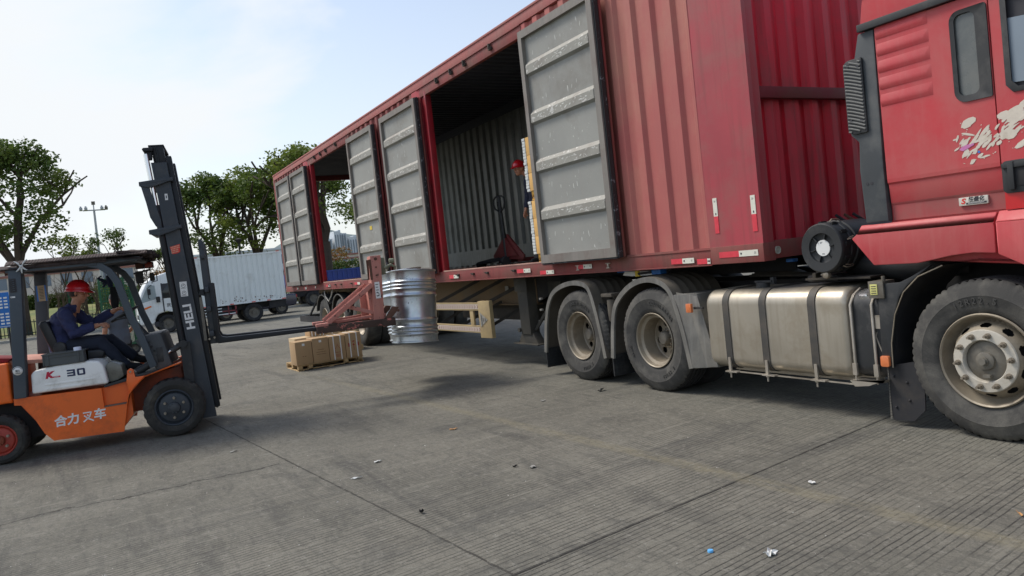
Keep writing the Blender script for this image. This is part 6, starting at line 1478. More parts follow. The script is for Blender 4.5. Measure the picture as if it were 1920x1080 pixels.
def drum(label, c, tilt=R(-5.5), rot=0):
    """open-top galvanised drum; c = centre of the base"""
    h_ = .925; r = .290; mb = MB(); prof = [(0, .012), (r-.01, .012), (r-.004, 0), (r+.012, 0), (r+.012, .012), (r, .02), (r, .075)]
    def wave(z0, n_, p=.045, d=.015):
        o_ = []
        for i in range(n_):
            for k in range(1, 9): t_ = k/8; o_.append((r+d*.5*(1-cos(2*pi*t_)), z0+p*(i+t_)))
        return o_
    prof += wave(.085, 3)+[(r, .25)]; prof += [(r+.002, .27), (r+.013, .285), (r+.013, .292), (r+.002, .307), (r, .32), (r, .57), (r+.002, .585), (r+.013, .60), (r+.013, .607), (r+.002, .622), (r, .64)]
    prof += wave(.665, 3)+[(r, .82), (r, .90), (r+.004, .91), (r+.013, .915), (r+.014, .923), (r+.006, .928), (r-.004, .924), (r-.005, .9), (r-.006, .03), (0, .03)]
    prof = [p for i, p in enumerate(prof) if i == 0 or p != prof[i-1]]
    def rf(r_, z_, a): return r_*(1+.003*sin(3*a+1+rot)*(1-abs(z_/.46-1)**2)+.001*sin(7*a+rot)) if r_ > .2 else r_
    mb.lathe(prof, (0, 0, 0), 'Z', 96, rfun=rf)
    o = obj('steel_drum', mb, drum_m, angle=50); o.location = c; o.rotation_euler = (tilt, 0, rot)
    mb2 = MB(); mb2.tube([(r-.02, 0, .905), (r+.03, 0, .905)], .006, 6)
    return tag(o, label, 'drum', 'galvanised drums held by the forklift')
drum('shiny galvanised drum hanging nearest, its whole barrel in view', (-9.28, 3.70, .587), rot=.4)
drum('galvanised drum mostly hidden behind the nearer hanging drum', (-9.89, 3.90, .60), rot=2.1)

# ================================================================== cartons on a pallet in the yard
pal = thing('wooden_pallet', 'low wooden pallet on the ground under the brown cartons', 'pallet', (-13.7, 3.66, 0), 0)
AX = R(-86)     # the load is turned a little against the truck
px0, px1, py0, py1 = -14.05, -13.17, 3.09, 4.24
mb = MB()
for i in range(6): mb.box(px0+i*(px1-px0-.1)/5, px0+i*(px1-px0-.1)/5+.1, py0, py1, .085, .1)
for y in (py0, (py0+py1)/2-.05, py1-.09):
    mb.box(px0, px1, y, y+.09, .0, .014)
for x in (px0, (px0+px1)/2-.04, px1-.09):
    for y in (py0, (py0+py1)/2-.4, (py0+py1)/2+.23, py1-.09): mb.box(x, x+.09, y, y+.07, .014, .085)
    mb.box(x, x+.09, py0, py1, .0141, .026)
obj('deck', mb, pallet_m, pal, bevel=.002)
def carton(label, x0, x1, y0, y1, z0, z1, straps=0, mark='lines', m_=None, lab=False, group='brown cartons stacked on the yard pallet', name='carton', face='X', tagit=True):
    mb = MB(); mb.box(x0, x1, y0, y1, z0, z1); o = obj(name, mb, m_ or card, bevel=.004)
    rebase(o, ((x0+x1)/2, (y0+y1)/2, z0)); tag(o, label, 'carton', group)
    w = y1-y0; h_ = z1-z0; cy = (y0+y1)/2
    if straps:
        mb = MB()
        for k in ((.28, .72) if straps == 2 else (.35,)):
            y = y0+w*k; mb.box(x0-.002, x1+.003, y-.009, y+.009, z0+.001, z1+.003)
        obj('packing_strap', mb, whitev, o)
    mb = MB(); mb.mi = 0; n0 = 0
    if mark == 'lines':
        for i, (ww, zz) in enumerate(((.4, .52), (.6, .42), (.6, .33))): mb.box(x1+.0008, x1+.002, cy-w*ww/2, cy+w*ww/2, z0+h_*zz, z0+h_*zz+.006)
    elif mark == 'flask':
        mb.mi = 1; zc = z0+h_*.45; mb.tube([(x1+.001, cy-.05, zc-.06), (x1+.001, cy-.05, zc), (x1+.001, cy-.015, zc+.04), (x1+.001, cy, zc+.09), (x1+.001, cy+.015, zc+.04), (x1+.001, cy+.05, zc), (x1+.001, cy+.05, zc-.06), (x1+.001, cy-.05, zc-.06)], .003, 4)
        for i in range(3): mb.box(x1+.0005, x1+.002, cy-.04, cy+.04, zc-.1-.018*i, zc-.095-.018*i)
    elif mark == 'arrow':
        mb.mi = 1; zc = z0+h_*.42; mb.box(x1+.0008, x1+.002, cy-.004, cy+.004, zc-.06, zc+.03); mb.prism([(cy-.022, zc+.03), (cy+.022, zc+.03), (cy, zc+.065)], 'YZ', x1+.0008, x1+.002)
        for s_ in (-1, 1): mb.box(x1+.0008, x1+.002, cy+s_*.075-.022, cy+s_*.075+.022, zc+.01, zc+.075)
        text_bm(mb, 'UP', .035, MX(x1+.0015, cy, zc+.095), .0006, .0015)
    elif mark == 'small': mb.box(x1+.0008, x1+.002, cy-.03, cy-.008, z0+h_*.35, z0+h_*.37); mb.box(x1+.0008, x1+.002, cy+.006, cy+.03, z0+h_*.35, z0+h_*.37)
    if len(mb.bm.faces): obj('printing', mb, [mat('print_brown', srgb(104, 76, 52), .8) if 'print_brown' not in MATS else MATS['print_brown'], mat('print_red', srgb(150, 52, 46), .8) if 'print_red' not in MATS else MATS['print_red']], o, smooth=False)
    if lab:
        mb = MB(); mb.box(x1+.001, x1+.0025, cy-.022, cy+.022, z1-.075, z1-.035); obj('paper_label', mb, white_p, o, smooth=False)
    return o
zt = .52
front = [('plain brown carton at the left end of the pallet with a white tab', 0, 'small', True, zt-.02), ('brown carton second from the left on the pallet with three printed lines', 0, 'lines', True, zt), ('carton third from the left with two white straps and a printed flask', 2, 'flask', False, zt-.005), ('carton at the right end of the pallet with a red arrow and white straps', 2, 'arrow', False, zt+.01)]
for i, (lb, stp, mk, la, z1) in enumerate(front):
    y0 = 3.07+i*.292; carton(lb, -13.55, -13.16, y0, y0+.282, .102, z1, stp, mk, lab=la)
carton('pale topped carton behind the left end of the front row', -14.0, -13.56, 3.17, 3.64, .102, .53, 0, 'none', card_l)
carton('carton behind the right end of the front row', -14.0, -13.56, 3.66, 4.3, .102, .53, 0, 'none', card_l)
carton('small strapped carton on top of the load at the left', -13.95, -13.62, 3.46, 3.60, .532, .66, 2, 'none')
carton('small strapped carton next to it on top of the load', -13.95, -13.62, 3.61, 3.74, .532, .655, 2, 'none')
carton('flat little carton on top of the load in the middle', -13.9, -13.62, 3.78, 4.02, .532, .615, 1, 'none', card_l)
carton('low carton on top at the back right of the load', -14.0, -13.7, 4.04, 4.3, .532, .66, 1, 'none')
# a second load farther back, seen through the clamp frame
pal2 = thing('wooden_pallet', 'second pallet under cartons farther back behind the clamp frame', 'pallet', (-15.7, 4.2, 0))
mb = MB(); mb.box(-16.1, -15.3, 3.95, 4.95, .08, .1); mb.box(-16.1, -15.3, 3.95, 4.05, 0, .08); mb.box(-16.1, -15.3, 4.85, 4.95, 0, .08); obj('deck', mb, pallet_m, pal2)
carton('light carton on the far pallet seen left of the clamp', -16.0, -15.35, 4.0, 4.4, .102, .58, 1, 'none', card_l, group='cartons on the far pallet')
carton('light carton on the far pallet seen right through the clamp frame', -16.0, -15.35, 4.42, 4.92, .102, .50, 2, 'none', card_l, group='cartons on the far pallet')
carton('small pale carton lying on the far load', -15.9, -15.45, 4.5, 4.85, .502, .58, 1, 'none', card_l, group='cartons on the far pallet')

# ================================================================== inside the trailer
for lv, (zb, zp) in enumerate((("lower", 1.424), ("upper", 2.285))):
    p_ = thing('wooden_pallet', 'yellow pallet under the %s tier of ochre cartons in the trailer doorway' % zb, 'pallet', (-8.6, 6.0, zp))
    mb = MB(); mb.box(-9.0, -8.1, 5.52, 6.5, zp+.105, zp+.125)
    for x in (-9.0, -8.62, -8.24):
        for y in (5.52, 5.96, 6.4): mb.box(x, x+.1, y, y+.1, zp+.02, zp+.105)
    for y in (5.52, 5.96, 6.4): mb.box(-9.0, -8.1, y, y+.1, zp+.001, zp+.02)
    obj('deck', mb, wood_y, p_, bevel=.002)
    for k in range(3):
        z0 = zp+.127+k*.243; nm = ('bottom', 'middle', 'top')[k]
        for xx, cn in ((-9.0, 'nearest the open doorway'), (-8.54, 'behind the folded door')):
            o = carton('%s ochre carton of the %s tier, %s' % (nm, zb, cn), xx, xx+.45, 5.5, 6.48, z0, z0+.24, 0, 'none', carton_o, group='ochre cartons stacked in the trailer')
    rnd = random.Random(lv); mb = MB()
    for k in range(18):
        z = zp+.125+k*.0405; mb.box(-9.075-rnd.uniform(0, .008), -9.003, 5.49+rnd.uniform(0, .01), 6.45, z, z+.037)
    o = obj('paper_stack', mb, mat('paper_stack_%s' % zb, srgb(206, 210, 206), .7, 0, .1, 16, spots=srgb(150, 165, 175), spots_thr=.66, spots_scale=20), bevel=.003)
    rebase(o, (-9.04, 6.0, zp+.127)); tag(o, 'pale bundle standing against the left side of the %s tier of cartons' % zb, 'bundle')
pj = thing('pallet_jack', 'red hand pallet jack with black loop handle inside the trailer', 'pallet jack', (-11.07, 6.3, 1.424))
mb = MB(); mb.prism([(-11.10, 1.93), (-11.03, 1.93), (-10.55, 1.56), (-10.56, 1.50), (-11.56, 1.53), (-11.57, 1.60)], 'XZ', 6.2, 6.235); mb.prism([(-11.07, 1.9), (-10.7, 1.56), (-11.4, 1.56)], 'XZ', 6.16, 6.2); hd_ = obj('body', mb, mat('jack_red', srgb(104, 40, 38), .6, 0, .15, 6, dirt=srgb(80, 40, 34), dirt_amt=.4), pj, bevel=.006)
mb = MB(); mb.tube([(-11.07, 6.18, 1.55), (-11.07, 6.17, 1.95), (-11.06, 6.15, 2.3), (-11.05, 6.14, 2.55)], [.035, .032, .03, .026], 12)
mb.tube([(-11.06, 6.14, 2.30), (-11.2, 6.13, 2.36), (-11.235, 6.13, 2.44), (-11.22, 6.13, 2.52), (-11.15, 6.13, 2.555), (-11.05, 6.13, 2.56), (-10.95, 6.13, 2.555), (-10.88, 6.13, 2.52), (-10.865, 6.13, 2.44), (-10.9, 6.13, 2.36), (-11.05, 6.14, 2.30)], .015, 8)
mb.tube([(-11.05, 6.13, 2.42), (-11.09, 6.12, 2.47), (-11.1, 6.12, 2.40)], .006, 6)
obj('handle', mb, black, pj)
mb = MB(); mb.cyl((-11.12, 6.15, 1.50), (-11.02, 6.15, 1.50), .075, 20); mb.prism([(-11.85, 1.47), (-11.8, 1.52), (-11.3, 1.56), (-11.3, 1.50)], 'XZ', 6.0, 6.18); mb.cyl((-11.82, 6.0, 1.468), (-11.82, 6.16, 1.468), .044, 14); obj('wheels', mb, blackd, pj)
for x in (-11.4, -10.75):
    mb = MB(); mb.box(x-.08, x+.08, 6.24, 7.3, 1.46, 1.52); obj('fork', mb, MATS['jack_red'], pj, bevel=.006)
# the forklift stands a little turned to the trailer: swing it with its load gear about the near front wheel
def swing(o, ang, dy=0):
    Mz = Matrix.Translation((0, dy, 0)) @ Matrix.Translation((FX, .775, 0)) @ Matrix.Rotation(ang, 4, 'Z') @ Matrix.Translation((-FX, -.775, 0)); o.matrix_basis = Mz @ o.matrix_basis
for o_, dy_ in ((flt, -.015), (drv, -.15), (cr_, -.02), (cu, -.02), (at, -.155)): swing(o_, R(-10), dy_)
# ================================================================== vehicles beyond the yard
wt = thing('box_truck', 'white corrugated box truck parked across the far side of the yard', 'truck', (-35.6, 5.0, 0))
WX = -34.5
mb = MB(); y = 4.32; k = 0; zb, zt_ = .87, 2.90
ys_ = [4.32]
while y < 7.88:
    for (w, d) in ((.135, 0), (.02, .03), (.05, .03), (.02, 0)): y = min(7.9, y+w); ys_.append((y, d))
pts = [(4.32, 0)]; y = 4.32
while y < 7.88:
    for (w, d) in ((.13, 0), (.018, -.03), (.05, -.03), (.018, 0)): y = min(7.9, y+w); pts.append((y, d))
for (p, q) in zip(pts, pts[1:]): mb.f([(WX+p[1], p[0], zb), (WX+q[1], q[0], zb), (WX+q[1], q[0], zt_), (WX+p[1], p[0], zt_)])
bx = obj('box_side', mb, rustt, wt, smooth=False)
mb = MB(); mb.box(-36.75, WX-.04, 4.32, 7.9, zb, zt_-.02); mb.box(WX-.04, WX+.012, 4.30, 7.92, zt_-.03, zt_+.04); mb.box(WX-.04, WX+.012, 4.3, 7.92, zb-.05, zb); mb.box(WX-.04, WX+.01, 7.86, 7.93, zb, zt_); mb.box(WX-.04, WX+.01, 4.29, 4.36, zb, zt_)
obj('cargo_box', mb, whitet, wt, bevel=.01)
mb = MB(); rnd = random.Random(9)
for i in range(46):
    yy = rnd.choice([5.9, 6.0, 6.6, 7.2, 7.5, 5.3, 6.9])+rnd.uniform(-.2, .2); zz = zb+abs(rnd.gauss(.08, .12)); s_ = rnd.uniform(.015, .05)
    mb.f([(WX+.004, yy, zz), (WX+.004, yy+s_, zz+.004), (WX+.004, yy+s_*.8, zz+s_*1.4), (WX+.004, yy+s_*.1, zz+s_)])
obj('rust_patches', mb, brown_r, wt, smooth=False)
mb = MB()
for yy in (4.45, 4.85, 5.55, 6.45, 7.1, 7.75): mb.box(WX-.02, WX+.02, yy, yy+.16, zb-.035, zb)
for yy in (4.34, 7.72): mb.box(WX-.02, WX+.02, yy, yy+.12, zt_+.04, zt_+.07)
obj('marker_lamp', mb, redv, wt)
mb = MB(); mb.box(-36.3, -34.9, 2.3, 8.0, .55, .82); mb.box(-34.75, -34.6, 7.2, 7.9, .5, .8); mb.cyl((-34.7, 4.9, .6), (-34.7, 5.6, .6), .2, 14); obj('chassis', mb, blackd, wt)
def bgwheel(c, r, w, parent, ax='X', n=36):
    mb = MB(); mb.lathe([(r*.58, 0), (r*.62, .012), (r*.92, .014), (r, -.03), (r, -w+.03), (r*.92, -w), (r*.5, -w)], c, ax, n); t_ = obj('tyre', mb, tread, parent)
    mb = MB(); mb.lathe([(r*.58, 0), (r*.54, -.01), (r*.50, -.05), (r*.2, -.06), (r*.18, -.01), (0, -.01)], c, ax, n); obj('rim', mb, hub_grey, t_)
bgwheel((WX+.01, 6.5, .39), .39, .5, wt); bgwheel((WX+.01, 3.07, .37), .37, .28, wt); bgwheel((-36.3, 6.5, .39), .39, .3, wt); bgwheel((-36.4, 3.07, .37), .37, .25, wt)
mb = MB()
for z in (.45, .58, .7): mb.box(WX-.04, WX, 4.3, 5.2 if z > .5 else 5.75, z, z+.035)
mb.mi = 1; mb.box(WX-.03, WX+.004, 5.2, 5.80, .57, .61); mb.box(WX-.03, WX+.004, 5.2, 5.8, .42, .45); mb.box(WX-.03, WX+.004, 5.74, 5.8, .42, .78); mb.box(WX-.03, WX+.004, 5.45, 5.49, .42, .82)
obj('side_guard', mb, [whitet, mat('guard_red', srgb(130, 54, 56), .6)], wt)
mb = MB(); mb.prism([(2.02, .42), (2.0, 1.12), (2.20, 1.72), (2.42, 2.12), (2.72, 2.36), (3.3, 2.5), (4.1, 2.6), (4.22, 2.5), (4.24, .5), (3.55, .45), (3.52, .62), (3.40, .80), (3.07, .88), (2.74, .80), (2.62, .62), (2.58, .42)], 'YZ', -36.5, WX)
cb = obj('cab', mb, whitet, wt, bevel=.07, seg=3)
mb = MB(); mb.prism(rrect(2.95, 3.85, 1.42, 2.03, .05), 'YZ', WX-.01, WX+.008); mb.mi = 1; mb.prism([(3.0, 1.45), (3.8, 1.45), (3.8, 1.98), (3.2, 1.98), (2.98, 1.7)], 'YZ', WX+.008, WX+.012)
obj('cab_window', mb, [ink, carglass], cb, bevel=.004)
mb = MB(); mb.hexa([(-36.35, 2.02, 1.22), (WX-.12, 2.02, 1.22), (WX-.12, 2.10, 1.2), (-36.35, 2.1, 1.2), (-36.25, 2.42, 2.06), (WX-.2, 2.42, 2.06), (WX-.2, 2.5, 2.0), (-36.25, 2.5, 2.0)])
mb.prism([(2.1, 1.3), (2.75, 1.44), (2.72, 1.98), (2.48, 2.04)], 'YZ', WX-.002, WX+.006); obj('windscreen', mb, mat('screen_pale', srgb(150, 164, 166), .12, 0, .1, 2), cb)
mb = MB(); mb.prism([(2.14, 1.0), (2.52, 1.12), (2.5, 1.18), (2.16, 1.08)], 'YZ', WX-.005, WX+.02); obj('headlamp', mb, mat('orange_lens', srgb(220, 110, 40), .3), cb)
mb = MB(); mb.prism(rrect(2.72, 2.86, 1.28, 1.52, .03), 'YZ', WX+.02, WX+.12); mb.prism(rrect(2.42, 2.54, 1.62, 1.86, .03), 'YZ', WX+.1, WX+.2); mb.tube([(WX, 2.5, 1.45), (WX+.15, 2.44, 1.5), (WX+.15, 2.45, 1.9), (WX, 2.6, 2.02)], .014, 6); obj('mirror', mb, blackd, cb)
mb = MB(); mb.box(-36.4, WX-.05, 1.93, 2.06, .42, .62); mb.mi = 1; mb.box(WX-.4, WX-.1, 1.99, 2.01, .66, .84); mb.box(-36.4, WX-.1, 2.28, 2.3, .95, .97); mb.box(WX, WX+.006, 2.95, 3.0, .88, 2.05); mb.box(WX, WX+.004, 2.56, 2.9, .3, .5); text_bm(mb, '货运', .16, MX(WX+.006, 3.25, 1.12), .002, .002); obj('bumper', mb, [whitet, ink], cb)
# dark blue saloon behind it
car = thing('parked_car', 'dark blue car parked behind the white box truck', 'car', (-40, 7.3, 0))
CXX = -39.0
mb = MB(); mb.prism([(18.55-a, b) for a, b in ((9.12, .35), (9.05, .62), (9.08, .92), (9.9, 1.0), (10.5, 1.4), (11.7, 1.45), (12.4, 1.05), (13.3, .95), (13.45, .6), (13.4, .3))], 'YZ', -40.8, CXX); cbd = obj('body', mb, navycar, car, bevel=.08, seg=3)
mb = MB(); mb.prism([(18.55-a, b) for a, b in ((10.05, 1.02), (10.58, 1.34), (11.6, 1.38), (12.2, 1.05))], 'YZ', -40.7, CXX+.006); obj('window', mb, carglass, cbd, bevel=.01)
bgwheel((CXX+.01, 8.70, .31), .31, .22, car); bgwheel((CXX+.01, 6.05, .31), .31, .22, car); bgwheel((-40.6, 8.70, .31), .31, .22, car); bgwheel((-40.6, 6.05, .31), .31, .22, car)
mb = MB(); mb.box(-39.4, CXX-.02, 9.45, 9.515, .74, .88); obj('tail_lamp', mb, mat('tail_red', srgb(150, 20, 34), .3), cbd)
mb = MB(); mb.box(-40.6, CXX-.05, 9.43, 9.55, .42, .50); mb.mi = 1; mb.box(-40.1, -39.7, 9.50, 9.54, .55, .66); obj('bumper', mb, [chrome, white_p], cbd)
# blue dropside truck seen through the open trailer
bt = thing('dropside_truck', 'blue dropside truck seen through the open rear of the trailer', 'truck', (-46, 14.5, 0))
mb = MB(); mb.box(-47.4, -45.2, 10.8, 16.4, 1.22, 1.34); by = 10.8
mb.box(-45.25, -45.2, 10.8, 16.4, 1.34, 1.98)
mb.box(-47.4, -47.35, 10.8, 16.4, 1.34, 1.98); mb.box(-47.4, -45.2, 10.75, 10.8, 1.34, 1.98); mb.box(-47.4, -45.2, 16.4, 16.45, 1.34, 1.98)
bd2 = obj('cargo_bed', mb, bluet, bt)
mb = MB()
for i in range(19): mb.box(-45.2, -45.16, 10.86+i*.3, 10.98+i*.3, 1.40, 1.88)
mb.box(-45.2, -45.15, 10.78, 16.42, 1.88, 1.98); mb.box(-45.2, -45.15, 10.78, 16.42, 1.32, 1.39); obj('board_ribs', mb, bluet, bd2)
mb = MB(); mb.prism([(16.6, .5), (16.6, 2.3), (18.0, 2.3), (18.35, 1.4), (18.4, .5)], 'YZ', -47.3, -45.3); obj('cab', mb, bluet, bt, bevel=.08)
mb = MB(); mb.box(-46.9, -45.7, 11, 18, .6, 1.2); obj('chassis', mb, blackd, bt)
for y in (12.0, 17.6): bgwheel((-45.25, y, .42), .42, .4, bt); bgwheel((-47.0, y, .42), .42, .3, bt)

# green mesh sided cart behind the forklift
gc = thing('mesh_cart', 'green mesh sided cage cart standing behind the forklift pillars', 'cart', (-24, 1.15, 0))
mb = MB(); x0, x1, y0, y1 = -24.8, -24.0, .52, 1.30
for (x, y) in ((x0, y0), (x1, y0), (x0, y1), (x1, y1)): mb.box(x-.025, x+.025, y-.025, y+.025, .3, 2.18)
for z in (.3, .95, 1.55, 2.15):
    for y in (y0, y1): mb.box(x0, x1, y-.02, y+.02, z-.02, z+.02)
    for x in (x0, x1): mb.box(x-.02, x+.02, y0, y1, z-.02, z+.02)
for i in range(14):
    yy = y0+i*.068
    for x in (x0, x1): mb.box(x-.006, x+.006, yy-.006, yy+.006, .3, 2.15)
for i in range(26):
    for x in (x0, x1): mb.box(x-.005, x+.005, y0, y1, .33+i*.07, .342+i*.07)
fr = obj('cage', mb, greenp, gc, smooth=False)
for y in (y0+.1, y1-.1): bgwheel((x1, y, .16), .16, .08, gc); bgwheel((x0+.1, y, .16), .16, .08, gc)

# ================================================================== verge, fences, poles
mb = MB(); gx = [-52, -54, -58, -64, -70, -90]; gz = [.0, .25, .9, 1.45, 1.6, 1.6]
for i in range(len(gx)-1):
    for j in range(44):
        ya, yb = -60+j*4, -56+j*4; s0 = 1 if j < 18 else max(.12, 1-(j-17)*.5)
        s1 = 1 if j+1 < 18 else max(.12, 1-(j-16)*.5)
        mb.f([(gx[i], ya, gz[i]*s0-.01), (gx[i+1], ya, gz[i+1]*s0-.01), (gx[i+1], yb, gz[i+1]*s1-.01), (gx[i], yb, gz[i]*s1-.01)])
gv = obj('grass_bank', mb, grass_m, angle=60); gv['kind'] = 'structure'
mb = MB(); mb.box(-46.35, -46, -60, 90, -.1, .13); ks = obj('kerb', mb, scrapg); ks['kind'] = 'structure'
mb = MB(); mb.f([(-52.1, -60, .12), (-46.3, -60, .12), (-46.3, 90, .12), (-52.1, 90, .12)]); ks = obj('verge', mb, mat('verge_litter', srgb(104, 98, 78), .95, 0, .3, 1.2, dirt=srgb(70, 76, 44), dirt_amt=.6, dirt_scale=.9, spots=srgb(170, 164, 148), spots_thr=.62, spots_scale=4)); ks['kind'] = 'structure'
fn = thing('railing', 'low dark green railing along the grass bank at the left', 'fence', (-50.5, -6, .12)); mb = MB()
for i in range(120):
    y = -14+i*.16; mb.box(-50.52, -50.48, y-.02, y+.02, .12, 1.0)
for z in (.25, .85): mb.box(-50.53, -50.47, -14, 5, z, z+.05)
for i in range(10): mb.box(-50.56, -50.44, -14+i*2-.05, -14+i*2+.05, .12, 1.12)
obj('rails', mb, mat('railing_dark_green', srgb(22, 40, 34), .6), fn, smooth=False)
fn2 = thing('mesh_fence', 'green posts of the wire mesh fence seen beyond the blue truck and grass', 'fence', (-56, 8, 0)); mb = MB(); posts = []
for y, z in ((-.55, .9), (2.6, .9), (5.8, .4), (9.0, .1), (12.2, .1), (14.9, 0.0), (17.35, 0.0), (19.8, 0), (22.3, 0)):
    mbp = MB(); mbp.box(-56.05, -55.95, y-.06, y+.06, z-.3, z+2.2); obj('post', mbp, greenp, fn2)
mb = MB()
for i in range(60): mb.box(-56.006, -55.994, -.5+i*.39, -.485+i*.39, .3, 2.3)
for i in range(10): mb.box(-56.006, -55.994, -.5, 22.3, .5+i*.2, .512+i*.2)
obj('wire_mesh', mb, greenp, fn2, smooth=False)
# street lamp with cameras
lp = thing('camera_pole', 'tall grey pole with security cameras on a crossarm above the driver', 'pole', (-80, 2.2, 0))
mb = MB(); mb.tube([(-80, 2.0, 0), (-80, 2.1, 10.0)], [.16, .09], 12); mb.box(-80.05, -79.95, 1.2, 3.0, 9.95, 10.05); mb.cyl((-80, 2.1, 10), (-80, 2.1, 10.6), .05, 8); po = obj('shaft', mb, polem, lp)
for y in (1.05, 1.45, 2.75, 3.1):
    mb = MB(); mb.box(-80.1, -79.5, y-.13, y+.13, 9.98, 10.24); mb.cyl((-80, y, 10.2), (-80, y, 10.4), .08, 8); obj('camera', mb, polem if y < 3 else hub_grey, po, bevel=.03)
mb = MB(); mb.box(-80.1, -79.9, 1.95, 2.25, 10.5, 10.8); obj('junction_box', mb, hub_grey, po)
lp2 = thing('street_lamp', 'dark slim street lamp among the trees above the white truck', 'street lamp', (-50, 9.0, 0))
mb = MB(); mb.tube([(-50, 9.0, 0), (-50, 9.0, 4.3)], [.08, .05], 10); obj('post', mb, blackd, lp2); mb = MB(); mb.lathe([(0, .3), (.22, .22), (.12, 0), (.05, -.05), (0, -.05)], (-50, 9.0, 4.3), 'Z', 14); obj('lamp_head', mb, blackd, lp2)
# blue notice board at the left edge
sb = thing('notice_board', 'blue notice board with white printing at the left edge', 'sign', (-30, -2.35, 0))
mb = MB(); mb.box(-30.05, -30, -3.4, -1.98, 1.05, 2.2); bb = obj('panel', mb, signb, sb, bevel=.01)
mb = MB(); rnd = random.Random(2)
for r_ in range(9):
    if r_ == 4: continue
    for k in range(9): mb.box(-29.998, -29.995, -3.3+k*.145, -3.3+k*.145+.1, 2.05-r_*.105-.055, 2.05-r_*.105)
mb.box(-29.998, -29.995, -3.38, -2.0, 1.085, 1.10); obj('printing', mb, whitev, bb, smooth=False)
mb = MB(); mb.cyl((-30.1, -2.1, 0), (-30.1, -2.1, 2.1), .03, 8); mb.cyl((-30.1, -3.3, 0), (-30.1, -3.3, 2.1), .03, 8); obj('post', mb, blackd, sb)

# ================================================================== trees
def leaves(mb, c, rad, n, size, rnd, flat=.8):
    size *= 1.25; n = int(n*1.25)
    for i in range(n):
        while True:
            p = Vector((rnd.uniform(-1, 1), rnd.uniform(-1, 1), rnd.uniform(-1, 1)))
            if .15 < p.length < 1: break
        p = Vector((p.x*rad, p.y*rad, p.z*rad*flat))+c; s = size*rnd.uniform(.55, 1.3)
        a = Vector((rnd.gauss(0, 1), rnd.gauss(0, 1), rnd.gauss(0, .6))).normalized(); b_ = a.cross(Vector((rnd.gauss(0, 1), rnd.gauss(0, 1), rnd.gauss(0, 1)))).normalized()
        mb.f([p-a*s*.5, p+b_*s*.28, p+a*s*.5, p-b_*s*.28])
def tree(name, label, base, h, spread, fork, lm, seed, nclump=60, leaf=.17, per=70, tr=.22, limbs=4, group=None, base_white=0, crown_lo=.42, offset=(0, 0), crad=.75, squash=1.0):
    rnd = random.Random(seed); B = Vector(base); t = thing(name, label, 'tree', base, 0, group)
    mbt = MB(); F_ = B+Vector((rnd.uniform(-.15, .15), rnd.uniform(-.15, .15), fork))
    if base_white:
        mbw = MB(); mbw.tube([B, B+Vector((0, 0, base_white))], [tr*1.16, tr*1.06], 12, False); obj('limewashed_base', mbw, limew, t)
    mbt.tube([B-Vector((0, 0, .1)), B+(F_-B)*.4+Vector((rnd.uniform(-.08, .08), rnd.uniform(-.1, .1), 0)), F_], [tr*1.1, tr*.95, tr*.85], 10)
    tips = []
    cc = B+Vector((offset[0], offset[1], h*(crown_lo+1)/2)); ch = h*(1-crown_lo)/2
    def grow(p, d, L_, r_, lv):
        pts = [p]; q = p; dd = d.copy()
        for k in range(3):
            dd = (dd+Vector((rnd.gauss(0, .16), rnd.gauss(0, .16), rnd.gauss(.06, .1)))).normalized(); q = q+dd*L_/3; pts.append(q)
        mbt.tube(pts, [r_, r_*.85, r_*.72, r_*.6], 7, False)
        if lv == 0: tips.append(q); tips.append(pts[2]); return
        for k in range(rnd.choice((2, 3, 3))):
            nd = (dd+Vector((rnd.gauss(0, .55), rnd.gauss(0, .55), rnd.gauss(.15, .35)))).normalized(); grow(q if k else pts[3], nd, L_*rnd.uniform(.6, .85), r_*.6, lv-1)
    for k in range(limbs):
        a = 2*pi*(k+rnd.random()*.5)/limbs; sp_ = spread/h
        d = Vector((cos(a)*sp_*1.3, sin(a)*sp_*1.3, 1)).normalized(); d = (d+Vector((offset[0], offset[1], 0))*.12).normalized()
        grow(F_, d, (h-fork)*.42, tr*.62, 2)
    obj('trunk', mbt, bark, t, weld=False)
    mb = MB(); cl = []
    for q in tips:
        e = (q-cc); k_ = math.sqrt((e.x/spread)**2+(e.y/spread)**2+(e.z/ch)**2)
        cl.append(q if k_ < 1.05 else cc+e/k_*.98)
    while len(cl) < nclump:
        a = rnd.uniform(0, 2*pi); z = rnd.uniform(-.95, 1); rr = math.sqrt(max(0, 1-z*z))*rnd.uniform(.55, 1.0); cl.append(cc+Vector((cos(a)*rr*spread, sin(a)*rr*spread, z*ch*rnd.uniform(.75, 1))))
    rnd.shuffle(cl)
    for q in cl[:nclump]: leaves(mb, q, crad*rnd.uniform(.55, 1.15), int(per*rnd.uniform(.5, 1.3)), leaf, rnd, .7)
    obj('crown', mb, lm, t, smooth=False, weld=False)
    return t
def pos(az, d): a = R(az); return (sin(a)*d, cos(a)*d)
x, y = pos(-93.1, 52); tree('broadleaf_tree', 'large forked tree rising behind the forklift at the left edge', (x, y, .1), 11.3, 2.9, 3.7, leaf1, 11, 128, .20, 66, .30, 5, crown_lo=.42, crad=.95)
x, y = pos(-81.2, 58); tree('broadleaf_tree', 'round tree directly behind the forklift mast and carriage', (x, y, 0), 9.7, 2.6, 3.2, leaf1, 21, 105, .20, 74, .26, 4, crown_lo=.38, crad=.9)
x, y = pos(-78.7, 56); tree('broadleaf_tree', 'rounder brighter tree above the tail of the white truck', (x, y, 0), 9.6, 2.7, 3.3, leaf2, 33, 112, .20, 74, .28, 4, crown_lo=.38, crad=.9)
